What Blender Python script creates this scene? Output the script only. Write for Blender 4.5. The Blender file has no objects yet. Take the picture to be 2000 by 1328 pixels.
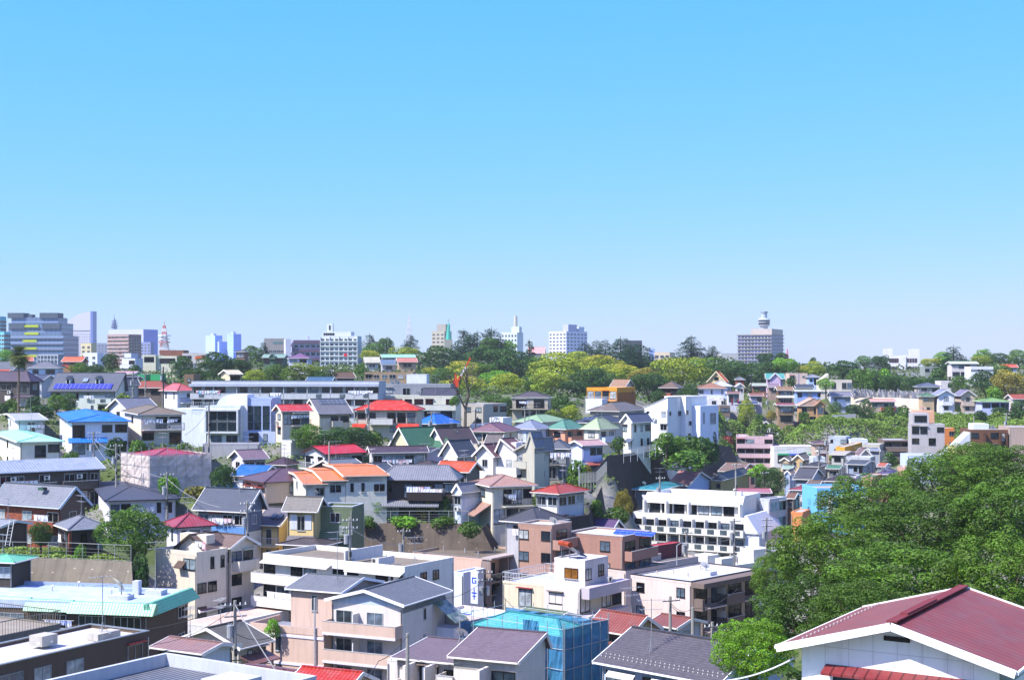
import bpy, math, random
import numpy as np
from mathutils import Vector, Matrix

# ------------------------------------------------------------------ camera, sky, sun
SC = bpy.context.scene
COL = SC.collection
F, CX, HZ, CZ = 2800.0, 1000.0, 712.0, 60.0      # focal length in photo pixels, centre column, horizon row, eye height
cam = bpy.data.cameras.new('camera')
cam.sensor_width = 36.0
cam.lens = 36.0 * F / 2000.0
cam.shift_y = (HZ - 664.0) / 2000.0
cam.clip_start, cam.clip_end = 0.5, 40000.0
camo = bpy.data.objects.new('camera', cam)
COL.objects.link(camo)
camo.location = (0, 0, CZ)
camo.rotation_euler = (math.radians(90), 0, 0)
SC.camera = camo

SUN_EL = math.radians(50)
SUN_AZ = math.radians(-118)                       # compass angle from +Y, clockwise: to the left and a little behind
sdir = Vector((math.sin(SUN_AZ) * math.cos(SUN_EL), math.cos(SUN_AZ) * math.cos(SUN_EL), math.sin(SUN_EL)))
world = bpy.data.worlds.new('World')
SC.world = world
world.use_nodes = True
wn, wl = world.node_tree.nodes, world.node_tree.links
bgn = wn['Background']
sky = wn.new('ShaderNodeTexSky')
sky.sky_type = 'NISHITA'
sky.sun_disc = False
sky.sun_elevation = SUN_EL
sky.sun_rotation = SUN_AZ
sky.altitude = 300
sky.air_density = 1.0
sky.dust_density = 0.25
sky.ozone_density = 2.5
HAZE = 0.0001
EXPO = 0.86
# the photograph's processed sky: less warm and less bright towards the horizon than the raw model
BG = 0.14
sep = wn.new('ShaderNodeSeparateColor'); comb = wn.new('ShaderNodeCombineColor')
wl.new(sky.outputs[0], sep.inputs[0])
for i, (g, a) in enumerate(((1.1, 0.67), (0.38, 0.80), (0.30, 1.12))):
    m1 = wn.new('ShaderNodeMath'); m1.operation = 'MULTIPLY'; m1.inputs[1].default_value = BG
    m2 = wn.new('ShaderNodeMath'); m2.operation = 'POWER'; m2.inputs[1].default_value = g
    m3 = wn.new('ShaderNodeMath'); m3.operation = 'MULTIPLY'; m3.inputs[1].default_value = a / BG / 2 ** EXPO
    wl.new(sep.outputs[i], m1.inputs[0]); wl.new(m1.outputs[0], m2.inputs[0]); wl.new(m2.outputs[0], m3.inputs[0]); wl.new(m3.outputs[0], comb.inputs[i])
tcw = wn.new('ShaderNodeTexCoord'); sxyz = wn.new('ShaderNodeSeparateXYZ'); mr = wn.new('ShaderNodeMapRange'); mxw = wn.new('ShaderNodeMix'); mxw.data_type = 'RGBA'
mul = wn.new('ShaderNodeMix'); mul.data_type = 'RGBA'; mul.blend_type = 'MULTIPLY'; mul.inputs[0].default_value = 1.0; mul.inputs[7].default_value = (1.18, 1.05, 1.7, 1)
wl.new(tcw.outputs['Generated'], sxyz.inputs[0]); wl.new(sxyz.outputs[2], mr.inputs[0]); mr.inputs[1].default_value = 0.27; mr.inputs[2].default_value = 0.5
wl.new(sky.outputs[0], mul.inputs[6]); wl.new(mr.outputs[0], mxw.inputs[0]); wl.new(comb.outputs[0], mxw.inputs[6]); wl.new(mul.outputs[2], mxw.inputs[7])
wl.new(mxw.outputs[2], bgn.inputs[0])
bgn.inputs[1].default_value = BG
sl = bpy.data.lights.new('sun', 'SUN')
sl.energy = 4.9
sl.angle = math.radians(0.5)
sl.color = (1.0, 0.95, 0.87)
slo = bpy.data.objects.new('sun', sl)
COL.objects.link(slo)
slo.rotation_euler = sdir.to_track_quat('Z', 'Y').to_euler()
slo.location = (-200, -100, 300)
SC.view_settings.view_transform = 'Standard'
SC.view_settings.look = 'None'
SC.view_settings.gamma = 1.0
SC.view_settings.exposure = EXPO
SC.cycles.max_bounces = 5
SC.cycles.diffuse_bounces = 2
SC.cycles.glossy_bounces = 2
SC.cycles.transmission_bounces = 3
SC.cycles.transparent_max_bounces = 6
SC.cycles.volume_bounces = 0
SC.cycles.use_adaptive_sampling = True
SC.cycles.adaptive_threshold = 0.02
SC.cycles.sample_clamp_indirect = 6.0

rng = random.Random(7)
NR = np.random.RandomState(11)

# ------------------------------------------------------------------ materials
def lin(h):
    if not isinstance(h, str): return h
    h = h.lstrip('#')
    if len(h) == 3: h = ''.join(c * 2 for c in h)
    o = []
    for i in (0, 2, 4):
        v = int(h[i:i + 2], 16) / 255.0
        o.append(v / 12.92 if v <= 0.04045 else ((v + 0.055) / 1.055) ** 2.4)
    return tuple(o)

MATS = {}
class NT:
    def __init__(s, m):
        m.use_nodes = True
        s.t = m.node_tree; s.n = s.t.nodes; s.l = s.t.links
        s.p = s.n['Principled BSDF']
    def new(s, t, **k):
        n = s.n.new(t)
        for a, b in k.items(): setattr(n, a, b)
        return n
    def link(s, a, b): s.l.new(a, b)
    def mapping(s, src, scale):
        m = s.new('ShaderNodeMapping'); m.inputs['Scale'].default_value = scale
        s.link(src, m.inputs[0]); return m.outputs[0]
    def noise(s, vec, scale, detail=3, rough=0.55):
        n = s.new('ShaderNodeTexNoise'); n.inputs['Scale'].default_value = scale
        n.inputs['Detail'].default_value = detail; n.inputs['Roughness'].default_value = rough
        if vec is not None: s.link(vec, n.inputs['Vector'])
        return n.outputs['Fac']
    def ramp(s, fac, a, b, va=0.0, vb=1.0):
        n = s.new('ShaderNodeMapRange'); n.inputs[1].default_value = a; n.inputs[2].default_value = b
        n.inputs[3].default_value = va; n.inputs[4].default_value = vb
        s.link(fac, n.inputs[0]); return n.outputs[0]
    def mix(s, fac, a, b, mode='MIX'):
        n = s.new('ShaderNodeMix'); n.data_type = 'RGBA'; n.blend_type = mode
        for sock, v in ((n.inputs[0], fac), (n.inputs[6], a), (n.inputs[7], b)):
            if isinstance(v, (int, float)): sock.default_value = v
            elif isinstance(v, tuple): sock.default_value = (*v[:3], 1)
            else: s.link(v, sock)
        return n.outputs[2]
    def math(s, op, a, b=None):
        n = s.new('ShaderNodeMath', operation=op)
        for i, v in enumerate((a, b)):
            if v is None: continue
            if isinstance(v, (int, float)): n.inputs[i].default_value = v
            else: s.link(v, n.inputs[i])
        return n.outputs[0]
    def bump(s, h, strength=0.4, dist=0.03):
        b = s.new('ShaderNodeBump'); b.inputs['Strength'].default_value = strength
        b.inputs['Distance'].default_value = dist
        s.link(h, b.inputs['Height']); s.link(b.outputs[0], s.p.inputs['Normal'])

def sc3(c, k): return tuple(min(1.0, v * k) for v in c)

def mat(kind, color='808080'):
    key = (kind, color)
    if key in MATS: return MATS[key]
    m = bpy.data.materials.new(kind + '_' + str(color).strip('#'))
    MATS[key] = m
    N = NT(m); P = N.p
    c = lin(color)
    tc = N.new('ShaderNodeTexCoord'); uv = tc.outputs['UV']; ob = tc.outputs['Object']
    sep = N.new('ShaderNodeSeparateXYZ'); N.link(uv, sep.inputs[0]); U, V = sep.outputs[0], sep.outputs[1]
    P.inputs['Roughness'].default_value = 0.75
    P.inputs['Specular IOR Level'].default_value = 0.3
    if kind in ('wall', 'siding', 'brick', 'panel', 'tilewall'):
        big = N.ramp(N.noise(ob, 0.35, 4), 0.35, 0.7)
        streak = N.ramp(N.noise(N.mapping(uv, (2.2, 0.22, 1)), 1.0, 4), 0.48, 0.78)
        col = N.mix(N.math('MULTIPLY', big, 0.35), c, sc3(c, 0.78))
        if kind == 'brick':
            b = N.new('ShaderNodeTexBrick'); b.inputs['Scale'].default_value = 1.0
            b.inputs['Brick Width'].default_value = 0.42; b.inputs['Row Height'].default_value = 0.16
            b.inputs['Mortar Size'].default_value = 0.02
            b.inputs['Color1'].default_value = (*sc3(c, 1.25), 1); b.inputs['Color2'].default_value = (*sc3(c, 0.55), 1)
            b.inputs['Mortar'].default_value = (*sc3(c, 0.8), 1)
            N.link(uv, b.inputs['Vector']); col = b.outputs['Color']
        if kind == 'siding':
            ln = N.math('LESS_THAN', N.math('FRACT', N.math('DIVIDE', V, 0.24)), 0.16)
            col = N.mix(N.math('MULTIPLY', ln, 0.28), col, sc3(c, 0.45))
        if kind == 'panel':
            l1 = N.math('LESS_THAN', N.math('FRACT', N.math('DIVIDE', U, 0.95)), 0.03)
            l2 = N.math('LESS_THAN', N.math('FRACT', N.math('DIVIDE', V, 2.8)), 0.012)
            col = N.mix(N.math('MULTIPLY', N.math('MAXIMUM', l1, l2), 0.45), col, sc3(c, 0.4))
        if kind == 'tilewall':
            b = N.new('ShaderNodeTexBrick'); b.inputs['Brick Width'].default_value = 0.3
            b.inputs['Row Height'].default_value = 0.12; b.inputs['Mortar Size'].default_value = 0.012
            b.inputs['Scale'].default_value = 1.0
            b.inputs['Color1'].default_value = (*c, 1); b.inputs['Color2'].default_value = (*sc3(c, 0.8), 1)
            b.inputs['Mortar'].default_value = (*sc3(c, 0.65), 1)
            N.link(uv, b.inputs['Vector']); col = N.mix(0.6, col, b.outputs['Color'])
        col = N.mix(N.math('MULTIPLY', streak, 0.42), col, sc3(c, 0.5))
        N.link(col, P.inputs['Base Color'])
        N.bump(N.noise(ob, 9, 3), 0.25, 0.02)
    elif kind in ('rooftile', 'shingle', 'metalroof', 'deck', 'corrugated'):
        big = N.ramp(N.noise(ob, 0.5, 5, 0.65), 0.38, 0.68)
        fine = N.ramp(N.noise(ob, 5, 3), 0.35, 0.7)
        col = N.mix(N.math('MULTIPLY', big, 0.55), c, sc3(c, 0.62))
        gy = 0.33 * sum(c); fade = tuple(0.55 * v + 0.45 * gy * 1.3 for v in c)
        col = N.mix(N.ramp(N.noise(ob, 0.9, 4, 0.7), 0.45, 0.65, 0, 0.6), col, fade)
        rs = N.ramp(N.noise(N.mapping(uv, (1.6, 0.25, 1)), 1.0, 4), 0.5, 0.75)
        col = N.mix(N.math('MULTIPLY', rs, 0.35), col, sc3(c, 0.45))
        col = N.mix(N.math('MULTIPLY', fine, 0.25), col, sc3(c, 1.35))
        if kind == 'rooftile':
            wv = N.math('FRACT', N.math('DIVIDE', U, 0.34)); st = N.math('FRACT', N.math('DIVIDE', V, 0.36))
            g = N.math('LESS_THAN', wv, 0.22); g2 = N.math('LESS_THAN', st, 0.14)
            col = N.mix(N.math('MULTIPLY', N.math('MAXIMUM', g, N.math('MULTIPLY', g2, 0.8)), 0.75), col, sc3(c, 0.3))
            N.bump(N.math('ADD', N.math('ABSOLUTE', N.math('SUBTRACT', wv, 0.5)), st), 0.5, 0.05)
            P.inputs['Roughness'].default_value = 0.42
        elif kind == 'shingle':
            st = N.math('FRACT', N.math('DIVIDE', V, 0.3)); g = N.math('LESS_THAN', st, 0.2)
            rnd = N.noise(N.mapping(uv, (2.5, 3.3, 1)), 1.0, 1)
            col = N.mix(N.ramp(rnd, 0.4, 0.6, 0, .35), col, sc3(c, 1.5))
            col = N.mix(N.math('MULTIPLY', g, 0.65), col, sc3(c, 0.4))
            P.inputs['Roughness'].default_value = 0.62
            N.bump(st, 0.35, 0.03)
        elif kind == 'metalroof':
            wv = N.math('FRACT', N.math('DIVIDE', U, 0.45)); g = N.math('LESS_THAN', wv, 0.17)
            col = N.mix(N.math('MULTIPLY', g, 0.85), col, sc3(c, 0.3))
            P.inputs['Roughness'].default_value = 0.4; N.bump(g, 0.5, 0.04)
        elif kind == 'corrugated':
            wv = N.math('FRACT', N.math('DIVIDE', U, 0.42)); g = N.math('LESS_THAN', wv, 0.42)
            col = N.mix(N.math('MULTIPLY', g, 0.85), col, sc3(c, 0.16))
            P.inputs['Roughness'].default_value = 0.5; N.bump(N.math('ABSOLUTE', N.math('SUBTRACT', wv, 0.5)), 0.8, 0.1)
        else:
            j = N.ramp(N.noise(ob, 0.16, 5, 0.7), 0.42, 0.62)
            col = N.mix(N.math('MULTIPLY', j, 0.45), col, sc3(c, 0.6))
            P.inputs['Roughness'].default_value = 0.85
        N.link(col, P.inputs['Base Color'])
    elif kind == 'concrete':
        a = N.ramp(N.noise(ob, 0.22, 5, 0.7), 0.35, 0.7)
        s2 = N.ramp(N.noise(N.mapping(uv, (0.9, 0.1, 1)), 1.0, 5, 0.65), 0.42, 0.72)
        col = N.mix(N.math('MULTIPLY', a, 0.5), c, sc3(c, 0.5))
        col = N.mix(N.math('MULTIPLY', s2, 0.6), col, sc3(c, 0.38))
        f1 = N.math('FRACT', N.math('DIVIDE', U, 2.4)); g = N.math('LESS_THAN', f1, 0.035)
        col = N.mix(N.math('MULTIPLY', g, 0.5), col, sc3(c, 0.4))
        fu = N.math('LESS_THAN', N.math('ABSOLUTE', N.math('SUBTRACT', f1, 0.5)), 0.05)
        fv = N.math('LESS_THAN', N.math('FRACT', N.math('DIVIDE', V, 1.9)), 0.06)
        col = N.mix(N.math('MULTIPLY', N.math('MULTIPLY', fu, fv), 0.7), col, sc3(c, 2.6))
        N.link(col, P.inputs['Base Color']); P.inputs['Roughness'].default_value = 0.9
        N.bump(N.noise(ob, 3, 5), 0.6, 0.06)
    elif kind == 'glass':
        r = N.noise(ob, 0.9, 2)
        N.link(N.mix(N.ramp(r, 0.35, 0.65), c, sc3(c, 0.35)), P.inputs['Base Color'])
        P.inputs['Roughness'].default_value = 0.07; P.inputs['Specular IOR Level'].default_value = 0.45
    elif kind == 'solar':
        fu = N.math('LESS_THAN', N.math('FRACT', N.math('DIVIDE', U, 1.0)), 0.04)
        fv = N.math('LESS_THAN', N.math('FRACT', N.math('DIVIDE', V, 0.8)), 0.05)
        N.link(N.mix(N.math('MAXIMUM', fu, fv), c, (0.4, 0.42, 0.5)), P.inputs['Base Color'])
        P.inputs['Roughness'].default_value = 0.22
    elif kind == 'metal':
        P.inputs['Base Color'].default_value = (*c, 1); P.inputs['Roughness'].default_value = 0.4
        P.inputs['Metallic'].default_value = 0.35
        N.link(N.mix(N.ramp(N.noise(ob, 4, 3), 0.4, 0.7), c, sc3(c, 0.75)), P.inputs['Base Color'])
    elif kind in ('net', 'sheet'):
        a = N.ramp(N.noise(ob, 0.7, 5, 0.65), 0.3, 0.7)
        N.link(N.mix(a, c, sc3(c, 0.55)), P.inputs['Base Color'])
        N.bump(N.noise(ob, 1.2, 3), 0.35, 0.1)
        tr = N.new('ShaderNodeBsdfTransparent'); mx = N.new('ShaderNodeMixShader')
        mx.inputs[0].default_value = 0.82 if kind == 'net' else 0.93
        out = N.n['Material Output']
        N.link(tr.outputs[0], mx.inputs[1]); N.link(P.outputs[0], mx.inputs[2]); N.link(mx.outputs[0], out.inputs[0])
    elif kind == 'curtainwall':
        fu = N.math('LESS_THAN', N.math('FRACT', N.math('DIVIDE', U, 3.0)), 0.12)
        fv = N.math('LESS_THAN', N.math('FRACT', N.math('DIVIDE', V, 3.6)), 0.28)
        N.link(N.mix(N.math('MAXIMUM', fu, fv), c, sc3(c, 1.7)), P.inputs['Base Color'])
        P.inputs['Roughness'].default_value = 0.25
    elif kind in ('leaf', 'bloom'):
        at = N.new('ShaderNodeAttribute'); at.attribute_name = 'tint'
        fl = N.new('ShaderNodeAttribute'); fl.attribute_name = 'flower'
        oi = N.new('ShaderNodeObjectInfo')
        col = N.mix(at.outputs['Fac'], sc3(c, 0.3), sc3(c, 1.9))
        col = N.mix(N.math('MULTIPLY', oi.outputs['Random'], 0.35), col, sc3((c[0] * 1.5, c[1] * 1.2, c[2] * 0.6), 1.0))
        if kind == 'bloom':
            col = N.mix(fl.outputs['Fac'], col, (0.60, 0.48, 0.05))
        N.link(col, P.inputs['Base Color']); P.inputs['Roughness'].default_value = 0.6
        tl = N.new('ShaderNodeBsdfTranslucent'); N.link(N.mix(1.0, col, (1.0, 1.25, 0.4), 'MULTIPLY'), tl.inputs[0])
        mx = N.new('ShaderNodeMixShader'); mx.inputs[0].default_value = 0.22
        out = N.n['Material Output']
        N.link(P.outputs[0], mx.inputs[1]); N.link(tl.outputs[0], mx.inputs[2]); N.link(mx.outputs[0], out.inputs[0])
    elif kind == 'bark':
        N.link(N.mix(N.noise(N.mapping(ob, (4, 4, 0.7)), 3, 4), sc3(c, 0.5), sc3(c, 1.3)), P.inputs['Base Color'])
    elif kind == 'ground':
        g = tc.outputs['Object']
        a = N.ramp(N.noise(g, 0.045, 6, 0.65), 0.42, 0.58); b = N.ramp(N.noise(g, 0.4, 5, 0.7), 0.3, 0.7)
        green = N.mix(b, (0.035, 0.06, 0.014), (0.09, 0.12, 0.03))
        grey = N.mix(b, (0.12, 0.115, 0.105), (0.24, 0.23, 0.21))
        N.link(N.mix(a, green, grey), P.inputs['Base Color']); P.inputs['Roughness'].default_value = 0.95
        N.bump(N.noise(g, 1.2, 5), 0.6, 0.15)
    elif kind == 'laundry':
        oi = N.new('ShaderNodeObjectInfo')
        v = N.new('ShaderNodeTexNoise'); v.noise_dimensions = '3D'; v.inputs['Scale'].default_value = 0.8
        N.link(ob, v.inputs['Vector'])
        N.link(N.mix(N.ramp(v.outputs['Fac'], 0.4, 0.6), c, (0.75, 0.76, 0.8)), P.inputs['Base Color'])
    else:
        P.inputs['Base Color'].default_value = (*c, 1)
    return m

# ------------------------------------------------------------------ mesh building
class MB:
    def __init__(s): s.v = []; s.f = []
    def add(s, vs, fs):
        b = len(s.v); s.v += [tuple(p) for p in vs]; s.f += [tuple(i + b for i in f) for f in fs]; return s
    def box(s, x0, y0, z0, x1, y1, z1):
        return s.add([(x0, y0, z0), (x1, y0, z0), (x1, y1, z0), (x0, y1, z0), (x0, y0, z1), (x1, y0, z1), (x1, y1, z1), (x0, y1, z1)],
                     [(0, 3, 2, 1), (4, 5, 6, 7), (0, 1, 5, 4), (1, 2, 6, 5), (2, 3, 7, 6), (3, 0, 4, 7)])
    def prism(s, poly, axis, a, b):
        """poly: (p,q) points counter-clockwise; axis 'x': (y,z) along x, 'y': (x,z) along y, 'z': (x,y) along z"""
        n = len(poly)
        def pt(p, t):
            return {'x': (t, p[0], p[1]), 'y': (p[0], t, p[1]), 'z': (p[0], p[1], t)}[axis]
        vs = [pt(p, a) for p in poly] + [pt(p, b) for p in poly]
        fs = [tuple(range(n)), tuple(range(2 * n - 1, n - 1, -1))] + [(i, i + n, (i + 1) % n + n, (i + 1) % n) for i in range(n)]
        if axis != 'y': fs = [tuple(reversed(f)) for f in fs]
        return s.add(vs, fs)
    def tube(s, p, q, r, r2=None, n=6):
        p, q = Vector(p), Vector(q); r2 = r if r2 is None else r2
        d = (q - p)
        if d.length < 1e-6: return s
        d.normalize(); a = d.orthogonal().normalized(); b = d.cross(a)
        vs = []
        for c, rr in ((p, r), (q, r2)):
            for i in range(n):
                t = 2 * math.pi * i / n
                vs.append(c + (a * math.cos(t) + b * math.sin(t)) * rr)
        fs = [(i, (i + 1) % n, (i + 1) % n + n, i + n) for i in range(n)] + [tuple(range(n - 1, -1, -1)), tuple(range(n, 2 * n))]
        return s.add(vs, fs)
    def bar(s, p, q, w, h=None):
        """a beam of width w and height h from p to q"""
        p, q = Vector(p), Vector(q); h = h or w; d = q - p
        if d.length < 1e-6: return s
        d.normalize(); up = Vector((0, 0, 1)) if abs(d.z) < 0.95 else Vector((1, 0, 0))
        a = d.cross(up).normalized() * w / 2; b = a.cross(d).normalized() * h / 2
        vs = [c + i * a + j * b for c in (p, q) for i, j in ((-1, -1), (1, -1), (1, 1), (-1, 1))]
        return s.add(vs, [(0, 1, 2, 3), (7, 6, 5, 4), (0, 4, 5, 1), (1, 5, 6, 2), (2, 6, 7, 3), (3, 7, 4, 0)])
    def mesh(s, name):
        me = bpy.data.meshes.new(name)
        me.from_pydata(s.v, [], s.f)
        me.update()
        uvl = me.uv_layers.new(name='UVMap')
        nl = len(me.loops)
        co = np.empty(len(me.vertices) * 3); me.vertices.foreach_get('co', co); co = co.reshape(-1, 3)
        vi = np.empty(nl, dtype=np.int32); me.loops.foreach_get('vertex_index', vi)
        nf = len(me.polygons)
        no = np.empty(nf * 3); me.polygons.foreach_get('normal', no); no = no.reshape(-1, 3)
        tot = np.empty(nf, dtype=np.int32); me.polygons.foreach_get('loop_total', tot)
        n = np.repeat(no, tot, axis=0)
        u = np.stack([-n[:, 1], n[:, 0], np.zeros(len(n))], 1)
        ln = np.linalg.norm(u, axis=1); flat = ln < 0.02
        u[flat] = (1, 0, 0); ln[flat] = 1; u /= ln[:, None]
        v = np.cross(n, u)
        p = co[vi]
        uv = np.stack([(p * u).sum(1), (p * v).sum(1)], 1)
        uvl.data.foreach_set('uv', uv.ravel())
        return me
    def build(s, name, m, parent=None, loc=None, rz=0.0):
        me = s.mesh(name); me.materials.append(m)
        return put(name, me, parent, loc, rz)

def put(name, me, parent=None, loc=None, rz=0.0):
    o = bpy.data.objects.new(name, me)
    COL.objects.link(o)
    if parent is not None: o.parent = parent
    if loc is not None: o.location = loc
    if rz: o.rotation_euler = (0, 0, rz)
    return o

LABELS = {}
def tag(o, label=None, cat=None, group=None, kind=None):
    if label: o['label'] = label
    if cat: o['category'] = cat
    if group: o['group'] = group
    if kind: o['kind'] = kind
    if label:
        if label in LABELS and not group: print('DUPLABEL', label)
        n = len(label.split())
        if n > 16 or n < 4: print('LABEL LEN', n, label)
        LABELS[label] = 1
    return o

def empty(name, loc, rz=0.0):
    o = bpy.data.objects.new(name, None)
    COL.objects.link(o); o.location = loc; o.rotation_euler = (0, 0, rz); o.empty_display_size = 0.5
    return o

def at(px, py, D):
    return Vector(((px - CX) / F * D, D, CZ - (py - HZ) / F * D))

GP = []                 # ground control points (x, y, z)
def G(px, py, D): p = at(px, py, D); GP.append((p.x, p.y, p.z))

# ------------------------------------------------------------------ windows (frame > pane), shared meshes
WK = {'w': (1.7, 1.2, 1.0), 'W': (2.7, 1.3, 0.95), 'd': (1.75, 2.0, 0.15), 'D': (2.7, 2.1, 0.15), 's': (0.75, 0.95, 1.2),
      'v': (0.55, 1.35, 0.9), 'o': (1.25, 1.1, 1.05), 'P': (3.4, 1.7, 0.6), 'h': (1.5, 0.6, 1.5)}
GL = ['12171c', '1b232b', '0c1014', '5d6d7c', 'a3acb3', '232d36', '0a0d10', '8fa0a8', '2a3238', '141a20', 'b8bcbc']
WM = {}
def win_mesh(w, h, fc, gl, mull):
    k = (round(w, 1), round(h, 1), fc, gl, mull)
    if k in WM: return WM[k]
    w, h = k[0], k[1]
    f = 0.06; fr = MB()
    fr.box(-w / 2, -0.07, 0, -w / 2 + f, 0.03, h); fr.box(w / 2 - f, -0.07, 0, w / 2, 0.03, h)
    fr.box(-w / 2 + f, -0.07, h - f, w / 2 - f, 0.03, h); fr.box(-w / 2 - 0.04, -0.12, -0.05, w / 2 + 0.04, 0.03, 0)
    fr.box(-w / 2 + f, -0.07, 0, w / 2 - f, 0.03, f)
    for i in range(1, mull):
        x = -w / 2 + w * i / mull
        fr.box(x - 0.03, -0.06, f, x + 0.03, 0.03, h - f)
    pn = MB()
    pn.box(-w / 2 + f, -0.025, f, w / 2 - f, 0.01, h - f)
    a = fr.mesh('window'); a.materials.append(mat('metal', fc))
    b = pn.mesh('pane'); b.materials.append(mat('glass', gl))
    WM[k] = (a, b); return WM[k]

def facade(b, fc, nx, nz, z0, z1, w, h, gl='232d36', u0=0.0, u1=None, limit=100, fcol='d8d8dc', off=0.0):
    span = b.W if fc == 'F' else b.L
    u1 = span if u1 is None else u1
    k = 0; rest = MB()
    for j in range(nz):
        for i in range(nx):
            u = u0 + (u1 - u0) * (i + .5) / nx; z = z1 - (z1 - z0) * (j + 1) / nz + ((z1 - z0) / nz - h) * 0.5
            if k < limit: b.window(fc, u, z, w, h, mull=1 if w < 1.3 else 2, gl=gl if isinstance(gl, str) else b.r.choice(gl), fcol=fcol, off=off)
            else:
                (x, y), rz = b.face(fc, u, off)
                if fc == 'F': rest.box(x - w / 2, y - .06, z, x + w / 2, y + .05, z + h)
                else: rest.box(x - .05, y - w / 2, z, x + .06, y + w / 2, z + h)
            k += 1
    if rest.v:
        o = rest.build('windows', mat('glass', gl if isinstance(gl, str) else gl[0]), b.root); o['kind'] = 'stuff'

class Bld:
    """a building: Empty at the base, local x along the front, y away from the viewer, z up"""
    def __init__(s, name, label, cat, base, W, L, H, rz, group=None, wallc='e0dcd4', wk='wall', fc=None):
        s.W, s.L, s.H = W, L, H
        s.root = empty(name, base, rz)
        tag(s.root, label, cat, group)
        s.label = label
        s.r = random.Random(label)
        s.wm = mat(wk, wallc); s.fc = fc or s.r.choice(['2a2622', '3a3530', 'b9bcc0', '8d9194', '2a2622'])
        s.base = Vector(base); s.rz = rz
    def w2(s, x, y, z):
        c, n = math.cos(s.rz), math.sin(s.rz)
        return Vector((s.base.x + x * c - y * n, s.base.y + x * n + y * c, s.base.z + z))
    def boxes(s, name, lst, m, parent=None):
        return [MB().box(*q).build(name, m, parent or s.root) for q in lst]
    def part(s, name, mb, m, parent=None): return mb.build(name, m, parent or s.root)
    def face(s, fc, u, off=0.0, W=None, L=None, x0=0, y0=0):
        W = s.W if W is None else W; L = s.L if L is None else L
        if fc == 'F': return (x0 + u, y0 - off), 0.0
        if fc == 'R': return (x0 + W + off, y0 + u), math.pi / 2
        if fc == 'L': return (x0 - off, y0 + L - u), -math.pi / 2
    def window(s, fc, u, z, w, h, mull=None, gl=None, fcol=None, **k):
        mull = mull if mull is not None else (2 if w > 1.05 else 1) + (2 if w > 2.9 else 0)
        a, b = win_mesh(w, h, fcol or s.fc, gl or s.r.choice(GL), mull)
        (x, y), rz = s.face(fc, u, **k)
        o = put('window', a, s.root, (x, y, z), rz)
        p = put('pane', b, o)
        return o
    def rows(s, fc, spec, ztop=None, fh=2.8, aw=0.0, **k):
        """spec: 'wsw/wdw' window kinds per storey, top storey first"""
        span = (k.get('W', s.W) if fc == 'F' else k.get('L', s.L)) 
        ztop = s.H if ztop is None else ztop
        for fi, row in enumerate(spec.split('/')):
            z0 = ztop - (fi + 1) * fh
            n = len(row)
            for i, ch in enumerate(row):
                if ch in '.-': continue
                w, h, sill = WK[ch]
                w = min(w, span / n * 0.86)
                u = span * (i + 0.5) / n
                s.window(fc, u, z0 + sill, w, h, **k)
                if aw and s.r.random() < aw:
                    (x, y), rz = s.face(fc, u, 0.02, **k)
                    MB().box(-w / 2 - 0.15, -0.4, 0, w / 2 + 0.15, 0, 0.1).build('awning', mat('metal', s.r.choice(['c9c6c0', '8d8078', 'a04040'])), s.root, (x, y, z0 + sill + h + 0.12), rz)
    def balcony(s, fc, u0, u1, z, d=1.2, style='solid', color=None, h=1.1, **k):
        (x, y), rz = s.face(fc, u0, 0.01, **k)
        w = u1 - u0
        m = MB(); m.box(0, -d, -0.15, w, 0, 0)
        t = 0.1
        body = s.wm if color is None else mat('wall', color)
        bo = m.build('balcony', body, s.root, (x, y, z), rz)
        if style in ('solid', 'half'):
            q = MB(); q.box(0, -d, 0, w, -d + t, h); q.box(0, -d + t, 0, t, 0, h); q.box(w - t, -d + t, 0, w, 0, h)
            q.build('parapet', body, bo)
            g = MB(); g.box(-0.03, -d - 0.03, h, w + 0.03, -d + t + 0.03, h + 0.05)
            g.build('handrail', mat('metal', 'c8cacc'), bo)
            if style == 'half':
                n = max(1, int(w / 3.4)); o = MB()
                for i in range(n):
                    c = w * (i + 0.5) / n
                    o.box(c - 0.65, -d - 0.015, 0.12, c + 0.65, -d + t + 0.015, h - 0.12)
                o.build('glass_panel', mat('glass', '70808a'), bo)
        elif style == 'glass':
            q = MB(); q.box(0, -d, 0.05, w, -d + 0.03, h); q.box(0, -d + .03, 0.05, 0.03, 0, h); q.box(w - .03, -d + .03, 0.05, w, 0, h)
            q.build('glass_panel', mat('glass', color or '8fa6b5'), bo)
            g = MB(); g.box(-0.03, -d - 0.04, h, w + 0.03, -d + 0.06, h + 0.06)
            g.build('handrail', mat('metal', 'b8bcc0'), bo)
        else:
            col = {'rail': 'c9ccd0', 'dark': '1e1c1c'}[style]
            g = MB(); g.box(0, -d, h, w, -d + 0.06, h + 0.06); g.box(0, -d, 0.08, w, -d + 0.04, 0.13)
            g.box(0, -d + .06, h, 0.05, 0, h + 0.05); g.box(w - .05, -d + .06, h, w, 0, h + 0.05)
            st = 0.22
            n = max(2, int(w / st))
            for i in range(n + 1):
                xx = w * i / n; g.box(xx - 0.015, -d + 0.005, 0.13, xx + 0.015, -d + 0.035, h)
            for i in range(1, int(d / st)):
                yy = -d + d * i / int(d / st)
                for xx in (0.02, w - 0.02): g.box(xx - 0.015, yy - .015, 0, xx + 0.015, yy + .015, h)
            g.build('railing', mat('metal', col), bo)
        return bo
    def walls(s, x, y, z, W, L, H, m=None, name='wall', below=5.0):
        return s.part(name, MB().box(x, y, z - below, x + W, y + L, z + H), m or s.wm)
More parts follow.
